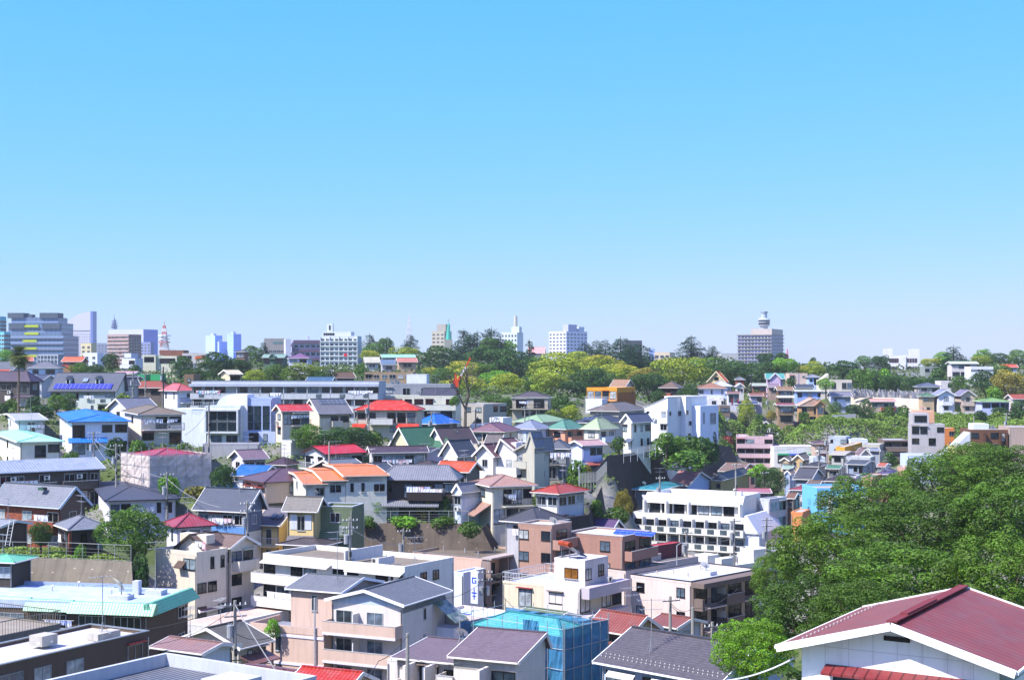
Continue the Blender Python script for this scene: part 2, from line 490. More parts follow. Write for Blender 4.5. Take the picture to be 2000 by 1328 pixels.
    def flat(s, x, y, z, W, L, ph=0.5, dk='a8abb0', pm=None, t=0.22, dkk='deck', cop=None):
        pm = pm or s.wm
        e = 0.02
        q = MB()
        q.box(x - e, y - e, z, x + W + e, y + t, z + ph); q.box(x - e, y + L - t, z, x + W + e, y + L + e, z + ph)
        q.box(x - e, y + t, z, x + t, y + L - t, z + ph); q.box(x + W - t, y + t, z, x + W + e, y + L - t, z + ph)
        p = s.part('parapet', q, pm)
        s.part('roof', MB().box(x + t, y + t, z + 0.001, x + W - t, y + L - t, z + 0.1), mat(dkk, dk))
        if cop:
            c = MB(); o = 0.06; tt = t + 0.05
            c.box(x - o, y - o, z + ph, x + W + o, y + tt, z + ph + .07); c.box(x - o, y + L - tt, z + ph, x + W + o, y + L + o, z + ph + .07)
            c.box(x - o, y + tt, z + ph, x + tt, y + L - tt, z + ph + .07); c.box(x + W - tt, y + tt, z + ph, x + W + o, y + L - tt, z + ph + .07)
            c.build('coping', mat('metal', cop), p)
    def pitched(s, x, y, z, W, L, h, typ, rk, rc, o=0.6, trim='d8d6d0', t=0.14, fill=None, rl=None, ridge=True, name='roof'):
        """x,y,W,L: wall rectangle; z: top of the eave edge; the eaves stick out by o"""
        X0, X1, Y0, Y1 = x - o, x + W + o, y - o, y + L + o
        w, l = X1 - X0, Y1 - Y0
        m = MB(); rg = MB(); tr = MB(); Z = z + h
        cx, cy = (X0 + X1) / 2, (Y0 + Y1) / 2
        if typ == 'hip' or typ == 'pyr':
            if rl is None: rl = abs(w - l)
            if w >= l: a, b = (cx - rl / 2, cy), (cx + rl / 2, cy)
            else: a, b = (cx, cy - rl / 2), (cx, cy + rl / 2)
            vs = [(X0, Y0, z), (X1, Y0, z), (X1, Y1, z), (X0, Y1, z), (X0, Y0, z - t), (X1, Y0, z - t), (X1, Y1, z - t), (X0, Y1, z - t), (*a, Z), (*b, Z)]
            if rl < 0.1: 
                vs = vs[:9]; top = [(0, 1, 8), (1, 2, 8), (2, 3, 8), (3, 0, 8)]
            elif w >= l: top = [(0, 1, 9, 8), (1, 2, 9), (2, 3, 8, 9), (3, 0, 8)]
            else: top = [(0, 1, 8), (1, 2, 9, 8), (2, 3, 9), (3, 0, 8, 9)]
            m.add(vs, top + [(4, 7, 6, 5), (0, 4, 5, 1), (1, 5, 6, 2), (2, 6, 7, 3), (3, 7, 4, 0)])
            A = Vector((*a, Z)); Bv = Vector((*b, Z))
            if rl > 0.1: rg.bar(A, Bv, 0.26, 0.16)
            ends = [(X0, Y0, A), (X0, Y1, A if w >= l else Bv), (X1, Y0, Bv if w >= l else A), (X1, Y1, Bv)]
            for ex, ey, q in ends: rg.bar((ex, ey, z + 0.03), q, 0.22, 0.14)
            g = 0.1
            tr.box(X0 - g, Y0 - g, z - t, X1 + g, Y0 - 0.005, z - 0.02); tr.box(X0 - g, Y1 + .005, z - t, X1 + g, Y1 + g, z - 0.02)
            tr.box(X0 - g, Y0, z - t, X0 - .005, Y1, z - 0.02); tr.box(X1 + .005, Y0, z - t, X1 + g, Y1, z - 0.02)
        elif typ == 'gx':       # ridge parallel to the front
            rl = 0.5 if rl is None else rl
            ry = Y0 + l * rl
            m.prism([(Y0, z - t), (ry, Z - t), (Y1, z - t), (Y1, z), (ry, Z), (Y0, z)], 'x', X0, X1)
            rg.bar((X0, ry, Z + .02), (X1, ry, Z + .02), 0.28, 0.14)
            for xx in (X0 - 0.05, X1 + 0.05):
                tr.bar((xx, Y0, z - t * .8), (xx, ry, Z - t * .8), 0.07, 0.3); tr.bar((xx, ry, Z - t * .8), (xx, Y1, z - t * .8), 0.07, 0.3)
            tr.box(X0, Y0 - 0.1, z - t, X1, Y0 - 0.005, z - .02)
            k = h / (ry - Y0) if ry > Y0 else 0; k2 = h / (Y1 - ry) if Y1 > ry else 0
            wz = lambda yy: z + (yy - Y0) * k - t - 0.02 if yy <= ry else z + (Y1 - yy) * k2 - t - .02
            pl = [(y, z - 1), (y + L, z - 1), (y + L, wz(y + L)), (ry, wz(ry)) if y < ry < y + L else None, (y, wz(y))]
            pl = [p for p in pl if p]
            s.part('gable', MB().prism(pl, 'x', x + 0.003, x + W - 0.003), fill or s.wm)
        elif typ == 'gy':       # gable faces the front
            rl = 0.5 if rl is None else rl
            rx = X0 + w * rl
            m.prism([(X0, z - t), (rx, Z - t), (X1, z - t), (X1, z), (rx, Z), (X0, z)], 'y', Y0, Y1)
            rg.bar((rx, Y0, Z + .02), (rx, Y1, Z + .02), 0.28, 0.14)
            for yy in (Y0 - 0.05, Y1 + 0.05):
                tr.bar((X0, yy, z - t * .8), (rx, yy, Z - t * .8), 0.07, 0.3); tr.bar((rx, yy, Z - t * .8), (X1, yy, z - t * .8), 0.07, 0.3)
            tr.box(X0 - 0.1, Y0, z - t, X0 - .005, Y1, z - .02); tr.box(X1 + .005, Y0, z - t, X1 + 0.1, Y1, z - .02)
            k = h / (rx - X0) if rx > X0 else 0; k2 = h / (X1 - rx) if X1 > rx else 0
            wz = lambda xx: z + (xx - X0) * k - t - 0.02 if xx <= rx else z + (X1 - xx) * k2 - t - .02
            pl = [(x, z - 1), (x + W, z - 1), (x + W, wz(x + W)), (rx, wz(rx)) if x < rx < x + W else None, (x, wz(x))]
            pl = [p for p in pl if p]
            s.part('gable', MB().prism(pl, 'y', y + 0.003, y + L - 0.003), fill or s.wm)
        ro = s.part(name, m, mat(rk, rc))
        if ridge and rg.v: rg.build('ridge_cap', mat('rooftile' if rk == 'rooftile' else 'metal', rc if rk != 'shingle' else rc), ro)
        if trim and tr.v: tr.build('gutter' if typ == 'hip' else 'barge_board', mat('plain', trim), ro)
        return ro

def cyl_dir(yaw):
    return math.cos(yaw), math.sin(yaw)

def solve(x0, x1, xs, y, D, yaw, L):
    """front-left corner, width, depth of a rectangle whose near corner stands at depth D"""
    th = math.radians(yaw); c, s = math.cos(abs(th)), math.sin(abs(th))
    k0, k1 = (x0 - CX) / F, (x1 - CX) / F
    if yaw >= 0:
        X1, Y1 = k1 * D, D
        W = (X1 - k0 * Y1) / (c + k0 * s)
        P0 = (X1 - W * c, Y1 + W * s)
    else:
        X0, Y0 = k0 * D, D
        W = (k1 * Y0 - X0) / (c - k1 * s)
        P0 = (X0, Y0)
    dx, dy = (c, -s) if yaw >= 0 else (c, s)
    ex, ey = (s, c) if yaw >= 0 else (-s, c)       # direction away from the viewer
    side = None
    if xs is not None:
        ks = (xs - CX) / F
        if xs > x1: S = (P0[0] + dx * W, P0[1] + dy * W); side = 'R'
        else: S = P0; side = 'L'
        den = ex - ks * ey
        L = (ks * S[1] - S[0]) / den if abs(den) > 1e-3 else L
        L = min(max(L, 5.0), 45.0)
    z = CZ - (y - HZ) / F * D
    return P0, W, L, z, -th, side

def B(label, x0=0, x1=0, xs=None, y=0, ry=0, D=100, fl=2, yaw=22, roof='hip', rc='444850', wall='d9d4ca', wf='ww/dw', ws='w/w', rk='shingle', wk='wall',
      L=8.0, o=0.6, fh=2.8, cat='house', name='house', group=None, trim='d8d6d0', fc=None, dk='a8abb0', ph=0.5, cop=None, ground=True,
      bal=(), aw=0.15, skirt=None, lower=None, rl=None, ridge=True, fill=None, dkk='deck', raw=None, side=None, found=5.0, wt=0.0):
    if raw:
        px, py, D, W, L, anc = raw
        rz = -math.radians(yaw); c, s_ = math.cos(rz), math.sin(rz); q = at(px, py, D); z = q.z
        fx, fy = {'FL': (0, 0), 'FR': (W, 0), 'BL': (0, L), 'BR': (W, L)}[anc]
        P0 = (q.x - fx * c + fy * s_, q.y - fx * s_ - fy * c); side = side or ('R' if yaw >= 0 else 'L')
    else:
        P0, W, L, z, rz, sd = solve(x0, x1, xs, y, D, yaw, L)
        side = side or sd
    pitched = roof in ('hip', 'gx', 'gy')
    if pitched:
        o = min(o, W * 0.12, L * 0.12)
        c, s_ = math.cos(rz), math.sin(rz)
        P0 = (P0[0] + o * c - o * s_, P0[1] + o * s_ + o * c); W -= 2 * o; L -= 2 * o
    H = fl * fh
    zb = z - H
    b = Bld(name, label, cat, (P0[0], P0[1], zb), W, L, H, rz, group, wall, wk, fc)
    b.side = side
    b.walls(0, 0, 0, W, L, H - (0.1 if pitched else ph + .002 if roof == 'flat' else wt), below=found)
    if lower: b.part('base_wall', MB().box(-0.03, -0.03, -found + .1, W + 0.03, L + 0.03, lower[0] * fh), mat(lower[2] if len(lower) > 2 else 'wall', lower[1]))
    if pitched:
        # ridge depth
        yc = (P0[1] + (W / 2) * math.sin(rz) + (L / 2) * math.cos(rz))
        if roof == 'gy': yc = P0[1] + (W / 2) * math.sin(rz) - o
        zr = CZ - (ry - HZ) / F * yc
        h = max(0.5, zr - z)
        if h > 0.62 * min(W, L) + 1.5: print('STEEP', label, round(h, 1), round(W, 1), round(L, 1))
        b.h = h
        b.pitched(0, 0, H, W, L, h, roof, rk, rc, o, trim, rl=rl, ridge=ridge, fill=fill)
    elif roof == 'flat':
        b.flat(0, 0, H - ph, W, L, ph, dk, cop=cop, dkk=dkk)
        b.H = H - ph * .6
    hh = b.H
    if wf: b.rows('F', wf, fh=fh, aw=aw, ztop=hh)
    if ws and side: b.rows(side, ws, fh=fh, aw=aw, ztop=hh)
    sp = {'F': W, 'R': L, 'L': L}
    for fb in bal:
        f_, i, u0, u1, st = fb[:5]
        f_ = side if f_ == 'S' else f_
        if f_: b.balcony(f_, sp[f_] * u0, sp[f_] * u1, hh - (i + 1) * fh, style=st, color=fb[5] if len(fb) > 5 else None, d=fb[6] if len(fb) > 6 else 1.1)
    if skirt:
        u0, u1, d = (skirt + (0, 1, 1.2))[1:4] if len(skirt) == 1 else skirt[1:4]
        zz = hh - fh * 1.0 + 0.1
        b.part('lower_roof', MB().prism([(-d, zz - 0.55), (0, zz), (0, zz - 0.12), (-d, zz - 0.67)][::-1], 'x', W * u0, W * u1), mat(rk, skirt[0]))
    if ground:
        for x_, y_ in ((W / 2, L / 2), (0, 0), (W, 0), (0, L), (W, L), (0, -2.5), (W / 2, -2.5), (W, -2.5)) + (((W + 3, 0), (W + 3, L / 2), (W + 3, L)) if side == 'R' else ((-3, 0), (-3, L / 2)) if side == 'L' else ()):
            q = b.w2(x_, y_, 0); GP.append((q.x, q.y, q.z - .2))
    if W > 60 or L > 44 or W < 2 or L < 3.01: print('SIZE', label, round(W, 1), round(L, 1))
    BS.append((b, pitched, D, W, L))
    FOOT.append((label, [tuple(b.w2(*q, 0)[:2]) for q in ((0, 0), (W, 0), (W, L), (0, L))], zb, zb + H, D))
    return b
FOOT = []; BS = []

# ------------------------------------------------------------------ foliage
def quads_mesh(name, c, n, size, tint, flower=None, tri_extra=None, elong=1.5):
    """one leaf-shaped quad per centre c with normal n (numpy arrays)"""
    k = len(c)
    n = n / (np.linalg.norm(n, axis=1)[:, None] + 1e-9)
    r = NR.normal(size=(k, 3)); a = np.cross(n, r); a /= (np.linalg.norm(a, axis=1)[:, None] + 1e-9)
    b = np.cross(n, a)
    s = size[:, None] if isinstance(size, np.ndarray) else size
    a = a * s * elong * 0.5; b = b * s * 0.5
    droop = n * s * 0.12
    v = np.stack([c - a, c - b * 0.9 + droop, c + a, c + b * 0.9 + droop], 1).reshape(-1, 3)
    me = bpy.data.meshes.new(name)
    nv, nf = 4 * k, k
    me.vertices.add(nv); me.vertices.foreach_set('co', v.ravel())
    me.loops.add(nv); me.loops.foreach_set('vertex_index', np.arange(nv, dtype=np.int32))
    me.polygons.add(nf)
    me.polygons.foreach_set('loop_start', np.arange(0, nv, 4, dtype=np.int32))
    me.update(calc_edges=True)
    at_ = me.attributes.new('tint', 'FLOAT', 'FACE'); at_.data.foreach_set('value', np.clip(tint, 0, 1).astype(np.float32))
    if flower is not None:
        at_ = me.attributes.new('flower', 'FLOAT', 'FACE'); at_.data.foreach_set('value', np.clip(flower, 0, 1).astype(np.float32))
    return me

def rdir(k):
    d = NR.normal(size=(k, 3)); return d / np.linalg.norm(d, axis=1)[:, None]

def crown_round(n, lobes=26, flat=0.85, lobe_r=(0.13, 0.24), loose=0.25, size=1.0, fl=0.0, nj=.55):
    cs, rs = [], []
    for i in range(lobes):
        d = rdir(1)[0]; d[2] = d[2] * 0.9 + 0.15
        rr = NR.uniform(*lobe_r)
        q = NR.uniform(0.55, 1.0) ** 0.6
        p = d * (0.5 - rr * 0.8) * q
        p[2] = 0.5 + p[2] * 1.0
        cs.append(p); rs.append(rr)
    cs.append(np.array([0, 0, 0.45])); rs.append(0.3)
    cs = np.array(cs); rs = np.array(rs)
    w = rs ** 2; w /= w.sum()
    li = NR.choice(len(rs), size=n, p=w)
    d = rdir(n); d[:, 2] += 0.25; d /= np.linalg.norm(d, axis=1)[:, None]
    sc = NR.uniform(1 - loose, 1.08, size=n) ** 0.7
    c = cs[li] + d * (rs[li] * sc)[:, None] * np.array([1, 1, 0.8])
    # fewer leaves deep inside the union
    dist = np.full(n, 9.0)
    for p, r in zip(cs, rs):
        q = np.linalg.norm((c - p) / np.array([1, 1, 0.8]), axis=1) / r; dist = np.minimum(dist, q)
    keep = (dist > 0.72) | (NR.rand(n) < 0.2)
    c, d, li = c[keep], d[keep], li[keep]
    nn = d + NR.normal(size=d.shape) * nj
    lt = NR.rand(len(rs))
    tint = 0.12 + 0.6 * lt[li] + NR.normal(size=len(c)) * 0.16
    c[:, 2] = np.clip(c[:, 2], 0.0, 1.2)
    flower = None
    if fl:
        up = np.clip((c[:, 2] - 0.42) * 1.5, 0, 1) * np.clip(d[:, 2] * 0.8 + 0.45, 0, 1)
        flower = np.clip(up * fl * (0.35 + lt[li] * 1.0) + NR.normal(size=len(c)) * 0.15, 0, 1)
    s = size * math.sqrt(7.0 / n)
    return quads_mesh('crown', c, nn, s * NR.uniform(0.6, 1.25, size=len(c)), tint, flower)

def crown_conifer(n, tiers=15, wide=0.5, size=1.0, irregular=0.25, lean=0.0):
    """layered flat boughs round a leader; several boughs carry their own small tips so the outline stays full and ragged"""
    C, N_, T = [], [], []; br = []
    for i in range(tiers):
        z = 0.0 + 0.93 * i / tiers
        r = wide * (1 - z ** 1.5) ** 0.8 * NR.uniform(1 - irregular, 1.0) + 0.03
        for k in range(max(5, int(15 * (1 - z * .6)))):
            br.append((z + NR.uniform(-.03, .03), NR.uniform(0, 2 * math.pi), r * NR.uniform(0.65, 1.12), NR.rand()))
    tot = sum(b[2] for b in br)
    for z, a, r, t in br:
        k = max(6, int(n * r / tot)); u = NR.rand(k) ** 0.5
        wd = 0.3 * (1.15 - u) * r + 0.03; lat = NR.normal(size=k) * wd * 0.7
        x = math.cos(a) * u * r - math.sin(a) * lat; y = math.sin(a) * u * r + math.cos(a) * lat
        zz = z + 0.07 * u - 0.11 * u ** 2 + NR.normal(size=k) * 0.014
        C.append(np.stack([x, y, zz], 1)); N_.append(np.tile([math.cos(a) * .4, math.sin(a) * .4, 1.0], (k, 1)) + NR.normal(size=(k, 3)) * 0.4)
        T.append(0.15 + 0.5 * t + NR.normal(size=k) * 0.15)
    c = np.concatenate(C); nn = np.concatenate(N_); t = np.concatenate(T)
    return quads_mesh('crown', c, nn, size * math.sqrt(3.4 / n) * NR.uniform(0.7, 1.3, size=len(c)), t, None, elong=1.6)

CR = {}
def crown(kind, i):
    k = (kind, i)
    if k not in CR:
        NR.seed(abs(hash(kind)) % 1000 if False else sum(map(ord, kind)) * 7 + i)
        if kind == 'round': CR[k] = crown_round(7000, lobes=30, lobe_r=(.12, .23), loose=.18)
        elif kind == 'bloom': CR[k] = crown_round(9000, lobes=44, lobe_r=(0.1, 0.19), fl=1.0, loose=.15)
        elif kind == 'bloomlow': CR[k] = crown_round(9000, lobes=44, lobe_r=(0.1, 0.19), fl=0.32, loose=.15)
        elif kind == 'bush': CR[k] = crown_round(1300, lobes=12, lobe_r=(0.16, 0.28))
        elif kind == 'big': CR[k] = crown_round(38000, lobes=150, lobe_r=(0.045, 0.105), loose=0.2, size=1.0, nj=.45)
        elif kind == 'mid': CR[k] = crown_round(13000, lobes=40, lobe_r=(0.09, 0.19), loose=0.35)
        elif kind == 'conifer': CR[k] = crown_conifer(6500, tiers=13)
        elif kind == 'cone2': CR[k] = crown_conifer(2200, tiers=9, irregular=0.5)
        elif kind == 'loose': CR[k] = crown_round(2600, lobes=18, loose=0.7)
    return CR[k]

LEAFC = {'g': '4b6e24', 'd': '30501d', 'y': '7a9226', 'c': '1f3f24', 'G': '4e6e20', 'K': '3f5c1c', 'B': '5f8a22', 'o': '74702a', 'b': '62922a', 'r': '7a3830', 'k': '40601f'}
def leafm(kind, col): 
    return mat('bloom' if kind.startswith('bloom') else 'leaf', LEAFC.get(col, col))
CM = {}
TREES = []
def T(label, kind, x, yt, yb, D, w, col='g', group=None, cat=None, name=None, cond=True, stem=0.12, trunk=True):
    p = at(x, yb, D); top = at(x, yt, D)
    isb = kind == 'bush'
    if kind not in ('conifer', 'cone2', 'big'): p.z -= (top.z - p.z) * (.55 if isb else .3 if D < 330 else .15)
    h = top.z - p.z; W = w / F * D
    name = name or ('shrub' if isb else 'conifer_tree' if kind in ('conifer', 'cone2') else 'broadleaf_tree')
    cat = cat or ('shrub' if isb else 'tree')
    base = Vector((p.x, p.y, p.z - (0.15 if isb else stem * h)))
    root = empty(name, base, 0)
    tag(root, label, cat, group)
    r = random.Random(label)
    i = r.randrange(3)
    me = crown(kind, i)
    key = (kind, i, col)
    if key not in CM:
        m2 = me.copy(); m2.materials.clear(); m2.materials.append(leafm(kind, col)); CM[key] = m2
    o = put('crown', CM[key], root, (0, 0, p.z - base.z), r.uniform(0, 6.28))
    o.scale = (W * 1.06, W * 1.06, h)
    if trunk:
        m = MB(); q = 0.022 * W + 0.08
        k = (p.z - base.z)
        m.tube((0, 0, -3.0), (0, 0, k + h * 0.2), q * 1.25, q, 7)
        if kind in ('conifer', 'cone2'):
            m.tube((0, 0, k + h * 0.2), (0, 0, k + h * 0.97), q, q * 0.15, 6)
        else:
            for j in range(5):
                a = r.uniform(0, 6.28); e = r.uniform(.15, .3) * W
                m.tube((0, 0, k + h * 0.15), (math.cos(a) * e, math.sin(a) * e, k + h * r.uniform(.45, .75)), q * 0.7, q * 0.2, 5)
        m.build('trunk' if not isb else 'stem', mat('bark', '4a3c30'), root)
    if cond: GP.extend([tuple(base)] * 3)
    return root

# ------------------------------------------------------------------ street furniture and roof fittings
def dish(b, lx, ly, lz, r=0.45, label=None, face=-35, color='e4e2dc', mast=0.9, at_world=None):
    p = at_world or b.w2(lx, ly, lz)
    root = empty('satellite_dish', p, math.radians(face))
    tag(root, label or 'white satellite dish on the ' + b.label, 'satellite dish', 'satellite dishes on roofs and balconies')
    m = MB(); n, rings = 16, 4
    vs = [(0, 0, 0)]; fs = []
    R = Matrix.Rotation(math.radians(40), 3, 'X')
    for i in range(1, rings + 1):
        rr = r * i / rings
        for j in range(n):
            a = 2 * math.pi * j / n
            vs.append(tuple(R @ Vector((rr * math.cos(a), -0.28 * rr * rr / r, rr * math.sin(a)))))
    vs = [(x, y, z + mast) for x, y, z in vs]
    for j in range(n): fs.append((0, 1 + j, 1 + (j + 1) % n))
    for i in range(rings - 1):
        for j in range(n):
            a0 = 1 + i * n + j; a1 = 1 + i * n + (j + 1) % n
            fs.append((a0, a0 + n, a1 + n, a1))
    m.add(vs, fs); m.build('reflector', mat('plain', color), root)
    q = MB(); q.tube((0, 0.12, -0.1), (0, 0.12, mast), 0.035 + r * .04, n=6); q.tube((0, 0.12, mast), (0, 0, mast), 0.03)
    f = R @ Vector((0, -0.75 * r, 0)); lo = R @ Vector((0, -0.2 * r, -0.9 * r))
    q.build('mast', mat('metal', '8a8c90'), root)
    a = MB(); a.tube((lo.x, lo.y, lo.z + mast), (f.x, f.y, f.z + mast), 0.02); a.box(f.x - .05, f.y - .05, f.z + mast - .05, f.x + .05, f.y + .05, f.z + mast + .05)
    a.build('feed_arm', mat('metal', '6a6c70'), root)
    return root

ANT = set()
def antenna(b, lx, ly, lz, h=3.0, label=None, rz=0.5, at_world=None):
    ANT.add(b.label)
    p = at_world or b.w2(lx, ly, lz)
    root = empty('television_antenna', p, rz)
    tag(root, label or 'thin television antenna above the ' + b.label, 'antenna', 'television antennas on the roofs')
    m = MB(); m.tube((0, 0, -0.1), (0, 0, h), 0.03)
    for i in range(3):
        a = 2.09 * i; m.tube((0.45 * math.cos(a), 0.45 * math.sin(a), -0.1), (0, 0, 0.9), 0.018)
    m.build('mast', mat('metal', '9a9ca0'), root)
    q = MB()
    for zz, ln, n in ((h - 0.1, 1.0, 7), (h - 0.8, 0.8, 6)):
        q.tube((-ln, 0, zz), (ln, 0, zz), 0.018)
        for i in range(n):
            x = -ln + 2 * ln * i / (n - 1); e = 0.5 - 0.03 * i
            q.tube((x, -e, zz), (x, e, zz), 0.012)
    q.build('elements', mat('metal', 'b0b2b6'), root)
    return root

ACM = {}
def aircon(b, lx, ly, lz, rz=0.0, label=None):
    p = b.w2(lx, ly, lz)
    root = empty('air_conditioner_unit', p, b.rz + rz)
    tag(root, label or 'white air conditioner unit on the ' + b.label, 'air conditioner', 'outdoor air conditioner units')
    if not ACM:
        m = MB(); m.box(-0.42, -0.16, 0.08, 0.42, 0.16, 0.68); m.box(-.35, -.14, 0, -.25, .14, .08); m.box(.25, -.14, 0, .35, .14, .08)
        a = m.mesh('casing'); a.materials.append(mat('metal', 'd8d8d2')); ACM['a'] = a
        f = MB(); f.prism([(0.24 * math.cos(t * .5236) - .08, 0.24 * math.sin(t * .5236) + .38) for t in range(12)], 'y', -0.175, -0.162)
        c = f.mesh('fan_grille'); c.materials.append(mat('plain', '3a3c3e')); ACM['f'] = c
    o = put('casing', ACM['a'], root); put('fan_grille', ACM['f'], o)
    return root

def pole(label, x, yt, yb, D, trans=1, arms=2, r=0.17, color='9a9892', rz=0.4):
    p = at(x, yb, D); h = at(x, yt, D).z - p.z
    root = empty('utility_pole', p, rz)
    tag(root, label, 'utility pole', 'utility poles carrying overhead cables')
    MB().tube((0, 0, -4), (0, 0, h), r * 1.15, r * 0.8, 8).build('shaft', mat('concrete' if False else 'wall', color), root)
    for i in range(arms):
        zz = h - 0.4 - 0.9 * i
        a = MB(); a.box(-0.95, -0.24, zz - 0.05, 0.95, -0.14, zz + 0.05)
        ao = a.build('crossarm', mat('metal', '8a8a88'), root)
        q = MB()
        for xx in (-0.85, -0.4, 0.4, 0.85): q.tube((xx, -0.19, zz + 0.05), (xx, -0.19, zz + 0.25), 0.06, 0.04)
        q.build('insulators', mat('plain', 'd8d8d4'), ao)
    for i in range(trans):
        s = -0.4 if i == 0 else 0.4
        t = MB(); zz = h - 3.1; t.tube((s, 0.1, zz), (s, 0.1, zz + 0.95), 0.27, n=10); t.tube((s, 0.1, zz + 0.95), (s, .1, zz + 1.02), .29, n=10)
        t.tube((s - .1, .1, zz + 1), (s - .1, .1, zz + 1.2), .04); t.tube((s + .1, .1, zz + 1), (s + .1, .1, zz + 1.2), .04)
        t.build('transformer', mat('metal', 'b4b6b8'), root)
    if arms:
        c = MB(); c.box(-0.12, -0.42, h - 4.6, 0.12, -0.2, h - 4.0); c.box(-.5, -.3, h - 5.0, .5, -.22, h - 4.92)
        c.build('cable_box', mat('metal', '3a3c3e'), root)
    return root

def cable(label, pts, r=0.03, sag=0.6, color='1c1c1e', n=10):
    """pts: list of (px, py, D)"""
    P = [at(*q) for q in pts]
    m = MB(); o = P[0]
    for a, b_ in zip(P, P[1:]):
        prev = None
        for i in range(n + 1):
            t = i / n; q = a.lerp(b_, t) - o; q.z -= sag * 4 * t * (1 - t)
            if prev is not None: m.tube(prev, q, r, n=4)
            prev = q
    e = m.build('overhead_cable', mat('plain', color), None, o)
    tag(e, label, 'cable', 'overhead cables strung between poles')
    return e

LAU = set()
def laundry(b, f, u, z, n=5, cols=('c8ccd8', '6a8ad0', 'e0dce0'), label=None, off=1.0, w=0.55, h=0.8):
    LAU.add(b.label)
    (x, y), rz = b.face(f, u, off)
    p = b.w2(x, y, z)
    root = empty('laundry_line', p, b.rz + rz)
    tag(root, label or 'washing drying at the ' + b.label, 'laundry', 'washing drying on balconies')
    W = n * (w + 0.08)
    m = MB(); m.tube((-W / 2 - .2, 0, 0), (W / 2 + .2, 0, 0), 0.02); m.build('drying_pole', mat('metal', 'b8babc'), root)
    for i in range(n):
        x0 = -W / 2 + i * (w + .08); hh = h * b.r.uniform(.6, 1.2); q = MB()
        k = 5
        vs = []; fs = []
        for a in range(k + 1):
            for c in range(3):
                xx = x0 + w * a / k; zz = -hh * c / 2
                vs.append((xx, 0.05 * math.sin(a * 2.1 + c + i) * c, zz))
        for a in range(k):
            for c in range(2):
                i0 = a * 3 + c; fs.append((i0, i0 + 1, i0 + 4, i0 + 3))
        q.add(vs, fs); q.add([(v[0], v[1] + 0.02, v[2]) for v in vs], fs)
        q.build('cloth', mat('laundry', b.r.choice(cols)), root)
    return root

def solar(b, x, y, z, w, l, tilt, rz=0.0, label=None, nx=4, col='1c2a6a'):
    """panel array; x,y,z its lower left corner in the building's frame, tilt in degrees rising away from the front"""
    root = empty('solar_panel_array', b.w2(x, y, z), b.rz + rz)
    tag(root, label or 'solar panels on the ' + b.label, 'solar panels')
    t = math.radians(tilt); c, s = math.cos(t), math.sin(t)
    for i in range(nx):
        a = w * i / nx + 0.03; e = w * (i + 1) / nx - 0.03
        m = MB(); vs = []
        for zz in (0.06, 0.1):
            for (xx, yy) in ((a, 0), (e, 0), (e, l), (a, l)): vs.append((xx, yy * c - zz * s, yy * s + zz * c))
        m.add(vs, [(0, 3, 2, 1), (4, 5, 6, 7), (0, 1, 5, 4), (1, 2, 6, 5), (2, 3, 7, 6), (3, 0, 4, 7)])
        m.build('panel', mat('solar', col), root)
    return root

def fence(label, pts, h=1.2, style='rail', color='b8bcc0', step=2.0, name='fence', group=None):
    """pts: list of (px, py, D) on the ground"""
    P = [at(*q) for q in pts]; o = P[0]
    root = empty(name, o); tag(root, label, 'fence', group)
    rail = MB(); n = 0
    for a, b_ in zip(P, P[1:]):
        d = b_ - a; k = max(1, int(d.length / step))
        for i in range(k + 1):
            if i == 0 and n: continue
            q = a.lerp(b_, i / k) - o
            if n < 60: MB().tube((q.x, q.y, q.z - 1.2), (q.x, q.y, q.z + h), 0.045, n=5).build('post', mat('metal', color), root)
            n += 1
        a2, b2 = a - o, b_ - o; up = Vector((0, 0, 1))
        rail.bar(a2 + up * h, b2 + up * h, 0.06); rail.bar(a2 + up * 0.12, b2 + up * 0.12, 0.05)
        if style == 'bars':
            kk = int(d.length / 0.25)
            for i in range(kk): 
                q = a2.lerp(b2, (i + .5) / kk); rail.bar(q + up * .12, q + up * h, 0.03)
        elif style == 'mesh':
            for i in range(3): rail.bar(a2 + up * h * (.25 + i * .22), b2 + up * h * (.25 + i * .22), 0.02)
        GP.append(tuple(a)); GP.append(tuple(b_))
    rail.build('rail', mat('metal', color), root)
    return root

